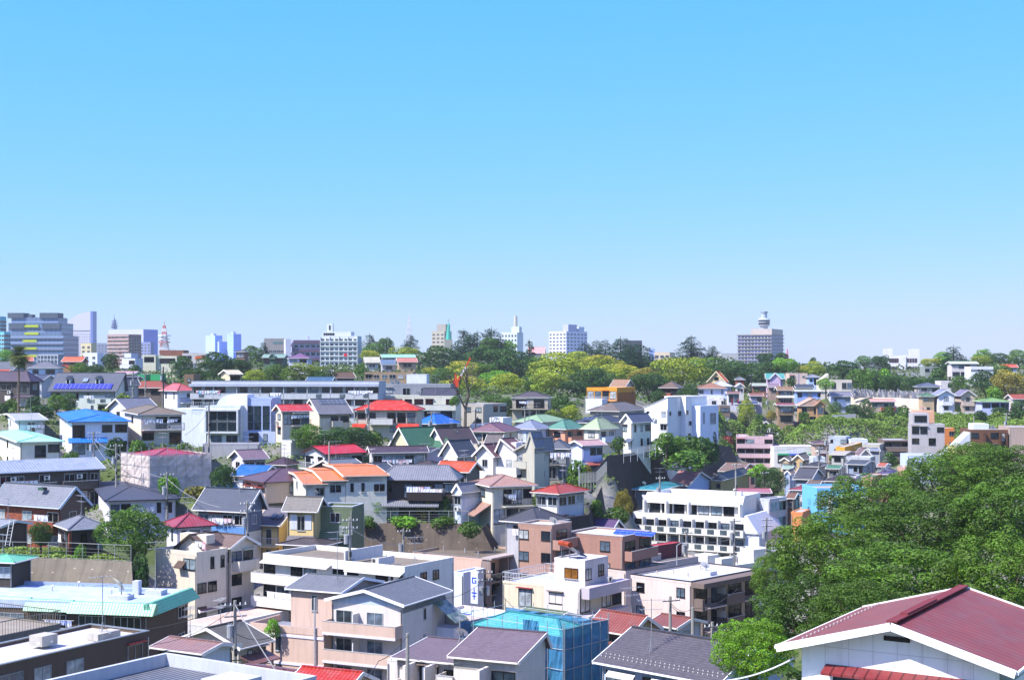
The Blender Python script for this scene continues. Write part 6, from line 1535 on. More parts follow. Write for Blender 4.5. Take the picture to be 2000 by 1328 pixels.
b.boxes('chimney', [(b.W * .5, 2, b.H, b.W * .5 + 1.2, 4, b.H + 2.5)], mat('wall', 'c8c8d8'))
b = B('white eight storey apartment tower with roof turret', x0=626, x1=698, xs=None, y=656, D=640, fl=8, yaw=3, roof='flat', wall='d0d6d8', wf='', ws='', L=12, cat='apartment block', name='apartment_block', fc='e0e4e8', ph=.5, **FAR)
facade(b, 'F', 8, 6, b.H - 13.4, b.H - .6, 1.35, 1.35, ('1b232b', '39434a', '5a6a78', '2a4a50'), fcol='d0d4d8')
b.boxes('balcony_band', [(-.1, -.7, b.H - 2.15 * i - 2.3, b.W + .1, -.05, b.H - 2.15 * i - 1.95) for i in range(6)], mat('wall', 'd4dadc'))
b.boxes('divider', [(b.W * i / 4 - .1, -.62, b.H - 13.4, b.W * i / 4 + .1, -.01, b.H) for i in range(5)], mat('wall', 'd4dadc'))
b.part('roof_storey', MB().box(.8, 1, b.H, b.W - 3, 10, b.H + 2.2), b.wm); b.part('turret', MB().box(2.6, 1.5, b.H + 2.21, 5.2, 4.5, b.H + 5.8), b.wm); b.window('F', 3.9, b.H + 2.9, .9, 2.2, off=-1.49, gl='2d3a44'); b.window('F', 3.6, b.H + .4, 5, 1.3, off=-.99, gl='1b232b', mull=5)
b.part('red_cloth', MB().box(b.W * .64, -.8, b.H - 8.8, b.W * .73, -.72, b.H - 7.6), mat('plain', 'd02038'))
b.part('podium', MB().box(-2, -2, -4, b.W + 1, -.01, b.H - 13.6), mat('wall', 'c4ccc8'))
for i in range(6): b.window('F', 1 + i * 2.8, b.H - 16, 1.6, 1.5, off=2.01)
b = B('small mauve hip roofed white house before striped block', x0=560, x1=604, xs=None, y=699, ry=690, D=520, fl=2, yaw=4, roof='hip', rc='6a4a70', wall='c0c4dc', wf='WW/', ws='', L=8)
b = B('dark green panelled house with pediment before grey school', x0=511, x1=555, xs=None, y=698, ry=692, D=530, fl=2.5, yaw=4, roof='gx', rc='7a9a88', rk='metalroof', wall='4c6454', wf='P.P/', ws='', L=8)
b.pitched(b.W * .35, -1.5, b.H + .3, b.W * .3, 2, 1.2, 'gy', 'metalroof', '9ab4a4', .3, None, name='pediment')
b = B('brown veranda house among trees on the left ridge', x0=458, x1=479, xs=None, y=687, ry=684, D=560, fl=2.2, yaw=6, roof='hip', rc='5a5c5e', wall='8a6c5c', wf='P/P', ws='', L=7)
b = B('pale gabled house with blue balcony panels by trees', x0=426, x1=448, xs=474, y=731, ry=722, D=430, fl=2, yaw=44, roof='gy', rc='c0b498', wall='c8bca0', wf='', ws='P/', L=8)
b = B('cabin with teal roof peeking over long grey block', x0=596, x1=648, xs=None, y=744, ry=736, D=372, fl=1.2, yaw=6, roof='gx', rc='3c5c74', rk='metalroof', wall='c0c4c8', wf='', ws='', L=6)
b = B('dark brown gabled house right of the roundish tree', x0=654, x1=696, xs=None, y=738, ry=727, D=420, fl=2, yaw=-20, roof='gx', rc='5a4434', wall='7a5a40', wf='sW', ws='', L=9)
b = B('grey roofed low house left of dark brown gabled house', x0=634, x1=656, xs=None, y=734, ry=722, D=440, fl=1.6, yaw=-20, roof='gx', rc='6c6870', wall='a8a8ac', wf='', ws='', L=8)
b = B('long sand brown two storey block with square windows', x0=712, x1=806, xs=None, y=727, D=460, fl=2.6, yaw=2, roof='flat', wall='9c8468', wf='WwwWwW/wwwWww', ws='', L=10, dk='8a8880', ph=.3, cat='apartment block', name='apartment_block', fc='c0c4c8')
b = B('plain white windowless block on central ridge', x0=794, x1=833, xs=None, y=731, D=440, fl=2.2, yaw=2, roof='flat', wall='d8dce4', wf='', ws='', L=9, ph=.2, cat='building', name='building')
for i, (lab, x0, x1, y, ry, D, rc, w) in enumerate((('white gabled cottage with cream slatted roof on the ridge', 712, 742, 708, 697, 560, 'b0ac98', 'c8c4bc'), ('blue grey gabled cottage on the central ridge', 744, 776, 712, 702, 550, '5c7088', 'a8a8b0'), ('tan cottage with terracotta gabled roof on the ridge', 776, 816, 707, 699, 545, 'b0705c', 'b09880'), ('long low hall with pale mint roof on the ridge', 745, 812, 698, 692, 600, '88b8a0', '98a8a0'))):
    b = B(lab, x0=x0, x1=x1, xs=None, y=y, ry=ry, D=D, fl=1.6, yaw=-10, roof='gx', rc=rc, rk='metalroof', wall=w, wf='.ww.', ws='', L=8, aw=0)
# skyline, centre
b = B('beige apartment tower behind the green church spire', x0=843, x1=868, xs=882, y=647, D=1250, fl=12, yaw=26, roof='flat', wall='aaa492', wf='', ws='', cat='apartment block', name='apartment_block', **FAR)
facade(b, 'F', 3, 7, b.H - 24, b.H - 1, 2.6, 1.5, '39434a'); facade(b, 'R', 3, 7, b.H - 24, b.H - 1, 1.6, 1.5, '1b232b'); b.part('roof_frame', MB().box(4, 2, b.H, b.W + .2, 10, b.H + 6.5), mat('wall', '9a968c'))
sp = empty('church_spire', at(876, 668, 1150)); tag(sp, 'slim pointed turquoise green church spire', 'church spire')
MB().box(-3, -3, -12, 3, 3, 2).build('tower', mat('wall', '8e9084'), sp); MB().tube((0, 0, 2.01), (0, 0, 13), 2.3, .9, 8).tube((0, 0, 13), (0, 0, 16), .9, .15, 8).build('spire', mat('metal', '4cb89c'), sp)
MB().box(-.15, -.15, 15.5, .15, .15, 18.5).box(-.8, -.12, 17, .8, .12, 17.3).build('cross', mat('metal', '8a9a94'), sp)
b = B('white villa like block with chimney behind dark cedars', x0=979, x1=1010, xs=1022, y=649, D=1200, fl=8, yaw=22, roof='flat', wall='c4d0d4', wf='', ws='', cat='building', name='building', **FAR)
facade(b, 'F', 5, 3, b.H - 12, b.H - .8, 1.5, 2, '39434a'); b.part('roof_room', MB().box(8, 3, b.H, 15, 9, b.H + 5), b.wm); b.part('chimney', MB().tube((11, 5, b.H + 5), (11, 5, b.H + 14), 1.7, 1.4, 8), mat('wall', 'b8b4a8'))
b = B('long building with pale pink barrel roof among trees', x0=1030, x1=1064, xs=None, y=690, ry=678, D=900, fl=2, yaw=4, roof='gx', rc='c8948c', rk='metalroof', wall='a8a09c', wf='', ws='', L=16, cat='building', name='building', **FAR)
b = B('lilac white hotel block with blue shaded side', x0=1072, x1=1106, xs=1147, y=647, D=1400, fl=12, yaw=44, roof='flat', wall='c8cce0', wf='', ws='', cat='hotel', name='hotel', found=14, **FAR)
facade(b, 'F', 5, 9, b.H - 32, b.H - 1, 2.9, 1.5, '39434a'); facade(b, 'R', 6, 9, b.H - 32, b.H - 1, 2.9, 1.5, '2d3a54')
b.part('plant_room', MB().box(b.W * .7, 3, b.H, b.W + .0, b.L * .5, b.H + 7), mat('wall', 'a8acc8')); b.part('plant_room', MB().box(b.W * .6, b.L * .6, b.H, b.W, b.L * .85, b.H + 5), mat('wall', 'b4c4d8'))
b = B('cream ridge building with grey roof by round tree', x0=1278, x1=1308, xs=1318, y=688, D=850, fl=4, yaw=18, roof='flat', wall='c4b49c', wf='', ws='', cat='building', name='building', **FAR)
facade(b, 'F', 3, 3, 2, b.H - 1, 2.2, 1.8, '39434a')
b = B('small blue cube building left of cream ridge building', x0=1268, x1=1279, xs=None, y=681, D=950, fl=4, yaw=4, roof='flat', wall='8ca4e0', wf='', ws='', L=8, cat='building', name='building', **FAR)
b = B('dark flat roofed hall behind the cedar group', x0=1222, x1=1254, xs=None, y=665, D=1000, fl=4, yaw=-8, roof='flat', wall='4a5058', wf='', ws='', L=12, cat='building', name='building', **FAR)
# tower hotel with observation drum
b = B('broad balconied tower block crowned by an observation drum', x0=1441, x1=1506, xs=1534, y=653, D=1250, fl=18, yaw=24, roof='flat', wall='a8a8c4', wf='', ws='', cat='hotel', name='hotel', found=14, **FAR)
W_, L_, H_ = b.W, b.L, b.H
facade(b, 'F', 10, 9, H_ - 29, H_ - .5, 2.1, 1.7, ('39434a', '5a6a9a', '2d3a54')); facade(b, 'R', 5, 9, H_ - 29, H_ - .5, 2.1, 1.7, '2d3a44')
b.boxes('balcony_band', [(-.8, -1.1, H_ - 3.15 * i - .4, W_ + 1, L_ + .6, H_ - 3.15 * i + .25) for i in range(9)], mat('wall', '8c8680'))
b.part('roof_storey', MB().box(W_ * .38, 2, H_, W_ + .2, L_ - 2, H_ + 5.2), mat('wall', 'b8aca4'))
cx_, cy_ = W_ * .64, L_ * .4
for nm, z0, z1, r0, r1, col in (('shaft', 5.2, 8, 3, 3.4, 'a0a8b4'), ('drum', 8.01, 9.4, 4.4, 5.2, 'a8b0bc'), ('glazing', 9.41, 11, 4.9, 5.0, '39434a'), ('drum', 11.01, 11.8, 5.4, 5.5, 'a8b0bc'), ('glazing', 11.81, 13.4, 5.0, 5.1, '39434a'), ('drum', 13.41, 15, 5.6, 4.2, 'a8b0bc'), ('lantern', 15.01, 19.5, 2.7, 2.7, 'a8b4c0'), ('lantern_cap', 19.51, 21, 3.2, 3.2, '8c98a8')): b.part(nm, MB().tube((cx_, cy_, H_ + z0), (cx_, cy_, H_ + z1), r0, r1, 14), mat('glass' if nm == 'glazing' else 'wall', col))
b = B('low pale grey building left of balconied tower block', x0=1408, x1=1442, xs=None, y=690, D=1150, fl=3, yaw=-4, roof='flat', wall='b4b4b4', wf='', ws='', L=14, cat='building', name='building', **FAR)
b = B('white school like slab with red framed window bands', x0=1726, x1=1796, xs=1803, y=694, D=820, fl=7, yaw=12, roof='flat', wall='ccccd4', wf='', ws='', cat='school building', name='school_building', fh=3.4, found=4, ph=.3, **FAR)
W_, H_ = b.W, b.H
facade(b, 'F', 4, 3, H_ - 14.5, H_ - .4, 1.3, 2.4, '39434a', u0=3.0, u1=W_ * .42, fcol='8a3a44'); facade(b, 'F', 4, 3, H_ - 14.5, H_ - .4, 1.3, 2.4, '39434a', u0=W_ * .64, u1=W_ - 1.2, fcol='8a3a44')
b.boxes('roof_block', [(0, .5, H_, 5, 8, H_ + 4.2), (W_ * .72, .5, H_, W_, 8, H_ + 3.8)], b.wm); b.part('pilaster', MB().box(W_ * .44, -.7, 0, W_ * .62, -.01, H_ - .2), b.wm)

# =================================================================== right hillside, D 380-560
b = B('mustard orange terraced house with rail balcony', x0=1146, x1=1205, xs=1241, y=757, D=400, fl=2.4, yaw=28, roof='flat', wall='c88a28', wf='DDDD/DDDD', ws='..s', L=8, dk='b8a080', ph=.8)
b.balcony('F', 0, b.W, b.H - 3.2, 1.2, 'rail'); b.part('brown_side', MB().box(b.W + .01, .02, -3, b.W + .06, b.L, b.H - .9), mat('wall', '9a5c24')); b.part('white_stair', MB().box(2, -5, -3, 7, -1.3, b.H - 2.6), mat('wall', 'c8cce0'))
b = B('brown hip roofed pavilion above mustard terrace', x0=1190, x1=1222, xs=1240, y=755, ry=741, D=450, fl=1.5, yaw=25, roof='gx', rc='8a6c54', wall='c8c0b8', wf='', ws='')
b = B('dark brown hip roofed house with red brick balcony', x0=1286, x1=1324, xs=1338, y=757, ry=745, D=430, fl=2, yaw=22, roof='hip', rc='6e5a4e', rk='rooftile', wall='584840', wf='WWW/..', ws='w/w')
b.balcony('F', 1.2, b.W * .7, b.H - 2.8, 1.4, 'solid', '9a4830')
b = B('white house with tan brown hip roof on hillside terrace', x0=1361, x1=1420, xs=None, y=758, ry=748, D=455, fl=2.2, yaw=2, roof='hip', rc='8a6450', wall='c4cae4', wf='w.v.v/w.d.w', ws='', L=9, o=.7)
b.part('ground_floor', MB().box(-1.5, -1.6, -3, b.W - .5, -.01, b.H - 3.4), mat('wall', 'd8d4d8')); 
for u_ in (1.0, 4.6, 7.6): b.window('F', u_, .9, 1.4, 1.3, off=1.61)
b = B('white house with pale grey hip roof behind tan roof', x0=1388, x1=1432, xs=None, y=754, ry=743, D=475, fl=2, yaw=2, roof='hip', rc='a4a6ac', wall='b8c4e0', wf='...s', ws='', L=8)
b = B('tall cream gabled house with vivid orange roof', x0=1380, x1=1417, xs=1423, y=746, ry=725, D=495, fl=1.4, yaw=22, roof='gy', rc='e0641e', rk='shingle', wall='c8b488', wf='.W./', ws='', L=7, trim='d8ccb0')
b.window('F', b.W / 2, b.H + .6, 1.5, 1.1)
b = B('grey hip roofed shed with satellite dish on hillside', x0=1438, x1=1456, xs=None, y=741, ry=736, D=480, fl=1.4, yaw=2, roof='hip', rc='6c7078', wall='8a4a3c', wf='', ws='', L=6)
b = B('small white gabled hut below the grey hip shed', x0=1437, x1=1455, xs=None, y=755, ry=748, D=462, fl=1.4, yaw=4, roof='gy', rc='98a0a8', wall='c0c0b8', wf='w', ws='', L=6)
b = B('low house with red sliding shutters on hillside', x0=1420, x1=1447, xs=None, y=768, ry=765, D=448, fl=1.3, yaw=2, roof='gx', rc='7a5450', wall='c4c4cc', wf='DD', ws='', L=6); b.boxes('red_shutter', [(b.W * .28, -.1, 0, b.W * .4, -.01, 2), (b.W * .85, -.1, 0, b.W * .97, -.01, 2)], mat('plain', '8a2a34'))
b = B('long low house with pale grey green roof by poles', x0=1468, x1=1500, xs=None, y=753, ry=748, D=478, fl=1.3, yaw=2, roof='gx', rc='98a08c', rk='metalroof', wall='8a6454', wf='ww', ws='', L=6)
b = B('lilac pink gabled house with teal roof on hillside', x0=1496, x1=1533, xs=None, y=740, ry=729, D=490, fl=2.6, yaw=6, roof='gx', rc='4c9088', rk='metalroof', wall='c0a8c4', wf='', ws='', L=8)
b.part('gable_wing', MB().box(b.W * .15, -1.2, -2, b.W * .82, -.01, b.H - .2), b.wm); b.pitched(b.W * .15, -1.2, b.H, b.W * .67, 2.2, 2.1, 'gy', 'metalroof', '4c9088', .4, 'e0dce0', name='wing_roof'); b.window('F', b.W * .5, b.H - 3.2, 1.7, 1.3, off=1.21)
b = B('beige stucco cube pair with slit between them', x0=1541, x1=1577, xs=None, y=729, D=505, fl=2.6, yaw=2, roof='flat', wall='c8b4a4', wf='h.h/sss', ws='', L=8, ph=.3); b.part('slit', MB().box(b.W * .5, -.04, -1, b.W * .55, -.005, b.H), mat('plain', '8c7ca0'))
b = B('pale blue house with grey hip roof right of beige cubes', x0=1577, x1=1602, xs=None, y=736, ry=731, D=500, fl=2, yaw=2, roof='hip', rc='787c88', wall='a4bce0', wf='sD/', ws='', L=7)
b = B('brown stacked veranda house at mid hillside', x0=1518, x1=1551, xs=None, y=762, ry=755, D=462, fl=2.4, yaw=2, roof='gx', rc='8a6c48', rk='metalroof', wall='6a543c', wf='P/P', ws='', L=7); b.balcony('F', 0, b.W, b.H - 2.6, 1.1, 'dark'); dish(b, b.W * .5, -1, b.H - 1.8, .42)
b = B('brown roofed low house with purplish gable on hillside', x0=1500, x1=1524, xs=None, y=756, ry=750, D=472, fl=1.5, yaw=4, roof='gx', rc='7a6a74', wall='9a8478', wf='w', ws='', L=7)
b = B('three tier house with red railed balcony above slope', x0=1517, x1=1554, xs=None, y=791, ry=787, D=440, fl=2.8, yaw=2, roof='gx', rc='8a4a48', rk='metalroof', wall='948068', wf='P/P/.W', ws='', L=7); b.balcony('F', 0, b.W, b.H - 2.9, 1.1, 'dark'); b.part('white_awning', MB().box(.2, -1.4, b.H + 2.0, b.W, -.6, b.H + 2.2).box(.2, -.6, -.2 + b.H, .3, -.5, b.H + 2.0) if False else MB().box(.2, -1.0, b.H - .35, b.W, -.01, b.H - .25), mat('metal', 'd0d0c8'))
b = B('middle tier dark glazed veranda between two brown houses', x0=1520, x1=1552, xs=None, y=776, ry=773, D=452, fl=1.4, yaw=2, roof='gx', rc='c0c0b8', rk='metalroof', wall='4c443c', wf='P', ws='', L=5)
b = B('long blue white house with flat pale eave', x0=1554, x1=1620, xs=None, y=764, ry=761, D=470, fl=2, yaw=2, roof='gx', rc='a8ac9c', rk='metalroof', wall='8ca8dc', wf='w.D.wW', ws='', L=8)
b = B('dark slate roofed house beside small palm on hillside', x0=1554, x1=1592, xs=None, y=757, ry=751, D=488, fl=1.4, yaw=2, roof='gx', rc='3c4450', wall='8a98b4', wf='', ws='', L=7)
b = B('tan house with salmon hipped gable roof above slope', x0=1562, x1=1616, xs=None, y=792, ry=777, D=442, fl=2.2, yaw=2, roof='hip', rc='b89480', wall='b08c64', wf='D.DD/.DW', ws='', L=9, rl=9)
b.pitched(b.W * .6, -1.2, b.H + .1, b.W * .34, 2, 1.5, 'gy', 'shingle', 'b89480', .4, '8a6c54', name='front_roof'); b.part('front_bay', MB().box(b.W * .62, -1.2, -2, b.W * .92, -.01, b.H - .05), b.wm); b.window('F', b.W * .77, b.H - 2.4, 1.8, 2.0, off=1.21); b.window('F', b.W * .77, b.H - 5.4, 1.8, 1.6, off=1.21)
b = B('white cottage with bright blue hip roof above slope', x0=1369, x1=1400, xs=None, y=801, ry=793, D=418, fl=1.6, yaw=4, roof='hip', rc='2878cc', rk='metalroof', wall='c8d0dc', wf='.D', ws='', L=7)
b = B('small dark deck house between blue cottage and round tree', x0=1406, x1=1426, xs=None, y=792, D=440, fl=2, yaw=2, roof='flat', wall='7a6a60', wf='W/W', ws='', L=6, dk='6a5a54', ph=.15)
b = B('brown roofed pale blue upper house above the round tree', x0=1464, x1=1492, xs=None, y=773, ry=768, D=452, fl=2, yaw=4, roof='gx', rc='8a5a48', rk='metalroof', wall='b4b0b8', wf='.w/', ws='', L=7)
b = B('house with navy flat eave behind the round tree', x0=1434, x1=1482, xs=None, y=789, ry=784, D=448, fl=2, yaw=4, roof='gx', rc='4c5878', rk='metalroof', wall='b0a49c', wf='w..D/', ws='', L=7)
b = B('white block with curved parapet and arches at ridge right', x0=1603, x1=1664, xs=None, y=742, D=470, fl=2.6, yaw=2, roof='flat', wall='ccc4b4', wf='..d.dd/..d.dd', ws='', L=8, ph=.4, cat='building', name='building')
b.part('slanted_top', MB().prism([(0, b.H), (0, b.H + .2), (2.6, b.H + 2.3), (2.6, b.H)][::-1], 'y', .3, 5), b.wm)
b = B('white house with grey roof left of the cemetery wall', x0=1623, x1=1666, xs=None, y=774, ry=765, D=455, fl=2.2, yaw=2, roof='gx', rc='6c6c78', wall='c4c8dc', wf='s.W/.WW', ws='', L=8)
b = B('long house with salmon roof and red balcony under cemetery', x0=1700, x1=1752, xs=None, y=784, ry=779, D=452, fl=2, yaw=2, roof='gx', rc='c09080', rk='metalroof', wall='b0a08c', wf='W.wD/D', ws='', L=7); b.balcony('F', b.W * .4, b.W, b.H - 2.8, 1.1, 'solid', '8a3a2c')
b = B('beige tower house with dark green hip roof', x0=1799, x1=1829, xs=None, y=774, ry=767, D=450, fl=3, yaw=2, roof='hip', rc='4c6c54', wall='b09c80', wf='h./.w./', ws='', L=6)
b = B('white three storey gabled house with stacked balconies', x0=1830, x1=1868, xs=None, y=772, ry=761, D=448, fl=3, yaw=3, roof='gy', rc='787c90', wall='d8d8e0', wf='.W./.w./.D.', ws='', L=9, trim='dcdce4'); 
for k in (1, 2): b.balcony('F', b.W * .2, b.W * .85, b.H - 2.8 * k - .2, 1.1, 'solid')
b = B('beige three storey gabled house right of its white twin', x0=1874, x1=1908, xs=None, y=773, ry=761, D=448, fl=3, yaw=3, roof='gy', rc='6c687c', wall='b8a898', wf='.W./.W./.w.', ws='', L=9, trim='c0b8c0')
for k in (1, 2): b.balcony('F', b.W * .08, b.W * .95, b.H - 2.8 * k - .2, 1.1, 'solid')
b = B('pale blue house with moss green hip roof and arch', x0=1915, x1=1976, xs=None, y=784, ry=777, D=440, fl=2.2, yaw=2, roof='hip', rc='6c9054', wall='b4bcdc', wf='WWD/o', ws='', L=9)
b = B('dull red roofed house at right edge of hillside', x0=1978, x1=2030, xs=None, y=779, ry=770, D=446, fl=1.8, yaw=2, roof='gx', rc='8a4434', wall='c4b8b4', wf='', ws='', L=9)
wall_strip('long pale retaining wall beneath the hillside cemetery', [(1660, 774, 470), (1752, 777, 462), (1800, 779, 458), (1832, 780, 456)], [(1660, 812, 462), (1752, 814, 456), (1800, 815, 452), (1832, 815, 450)], m=mat('wall', 'a8a090'))
wall_strip('grey terrace wall under the two gabled houses', [(1834, 805, 444), (1910, 805, 444)], [(1834, 816, 442), (1910, 816, 442)], m=mat('wall', '8c8c94'), name='terrace_wall', cat='terrace wall')
wall_strip('grey corrugated boundary wall on the right slope', [(1625, 811, 432), (1672, 808, 436)], [(1625, 824, 430), (1672, 821, 434)], m=mat('corrugated', '8c9094'), name='boundary_wall', cat='boundary wall')
for i, (lab, x0, x1, y, ry, D, rf, rc, w, wf) in enumerate((
    ('white windowless block at ridge right with square vents', 1896, 1940, 716, 0, 520, 'flat', '', 'dcdce0', 'hhhhhhh'),
    ('white two storey ridge house with pale green eave', 1857, 1912, 710, 706, 560, 'gx', 'a8c0a8', 'c8c0c0', '.WW./PPP'),
    ('grey ridge house partly hidden right of school slab', 1806, 1836, 716, 0, 600, 'flat', '', '88908c', 'www'),
    ('vermilion roofed house on the far right ridge', 1955, 1990, 717, 712, 560, 'gx', 'd04830', 'c8c8cc', ''),
    ('blue grey hip roofed house below the school slab', 1792, 1840, 755, 747, 490, 'hip', '50586a', 'b8b0a4', 'ww'),
    ('small white cube house right of blue grey hip roof', 1838, 1862, 744, 0, 500, 'flat', '', 'ccc8c8', '.w'),
    ('long pale hall roof before the white school slab', 1700, 1800, 729, 0, 640, 'flat', '', 'a0a4a8', ''),
    ('grey gabled ridge house between left of school slab', 1690, 1712, 714, 709, 650, 'gx', '585c68', 'b8b0a8', ''))):
    b = B(lab, x0=x0, x1=x1, xs=None, y=y, ry=ry, D=D, fl=2.4 if wf else 1.6, yaw=2, roof=rf, rc=rc, wall=w, wf=wf, ws='', L=8, aw=0, cat='building' if rf == 'flat' else 'house', name='building' if rf == 'flat' else 'house')

# cemetery: gravestones in rows
gm_ = []
for k in range(4):
    m = MB(); m.box(-.45, -.4, 0, .45, .4, .45); m.box(-.3, -.26, .45, .3, .26, .7); h_ = (1.4, 1.7, 1.5, 1.25)[k]; m.box(-.19, -.17, .7, .17, .17, h_)
    me = m.mesh('gravestone'); me.materials.append(mat('wall', ('6c6c72', '84848c', '9c9ca4', 'b4aca4')[k])); gm_.append(me)
k = 0
for r_ in range(9):
    x_ = 1666 + rng.random() * 4
    while x_ < 1822:
        D2 = 466 + r_ * 2.1; yy = 776 + (x_ - 1666) * .028 - r_ * 1.15
        if rng.random() < .8 and k < 290:
            o = put('gravestone', gm_[rng.randrange(4)], None, at(x_ + rng.uniform(-1, 1), yy, D2), rng.uniform(-.1, .1))
            s_ = rng.uniform(.7, 1.1); o.scale = (s_, s_, s_)
            tag(o, 'small grey gravestone in the crowded hillside cemetery', 'gravestone', 'gravestones in the hillside cemetery'); k += 1
        x_ += rng.uniform(4.2, 6.2)
    G(1700, 776 - r_ * 1.15, 466 + r_ * 2.1); G(1790, 779 - r_ * 1.15, 466 + r_ * 2.1)

# =================================================================== valley on the right, D 250-430
b = B('pink four storey block with rounded balconies on bend', x0=1438, x1=1510, xs=None, side='R', y=852, D=415, fl=4, yaw=9, roof='flat', wall='c4a8ac', wf='WD.W/WDDW/WDDW/WDDW', ws='..', L=12, dk='bcc0cc', ph=.6, cat='apartment block', name='apartment_block')
for k in (1, 2, 3): b.balcony('F', b.W * .02, b.W * .98, b.H - 2.8 * k - .1, 1.1, 'solid')
dish(b, -2.0, 1, b.H + .1, 1.0, 'large white dish in front of the green slope', mast=1.2)
b = B('white narrow house with triangular window behind pink block', x0=1480, x1=1512, xs=1521, y=835, ry=822, D=436, fl=3, yaw=14, roof='gy', rc='484c54', wall='b8bcc4', wf='D./', ws='d', L=8); b.balcony('F', b.W * .3, b.W + 2, b.H - 2.6, 1.3, 'solid')
b = B('long white shop building with blue and green awning', x0=1512, x1=1597, xs=None, y=872, D=410, fl=2.6, yaw=-4, roof='flat', wall='d8d6d2', wf='', ws='', L=10, cat='shop', name='shop', dk='c8b8b0', ph=.2)
b.part('glazing', MB().box(1, -.1, b.H - 4.6, b.W - .5, -.02, b.H - 2.2), mat('glass', '39434a'))
b.boxes('awning', [(1, -1.2, b.H - 2.3, b.W * .33, -.11, b.H - 1.9), (b.W * .66, -1.2, b.H - 2.3, b.W - .3, -.11, b.H - 1.9)], mat('plain', '1c8c60')); b.boxes('awning', [(b.W * .33 + .02, -1.2, b.H - 2.3, b.W * .66 - .02, -.11, b.H - 1.9)], mat('plain', '3c64c0'))
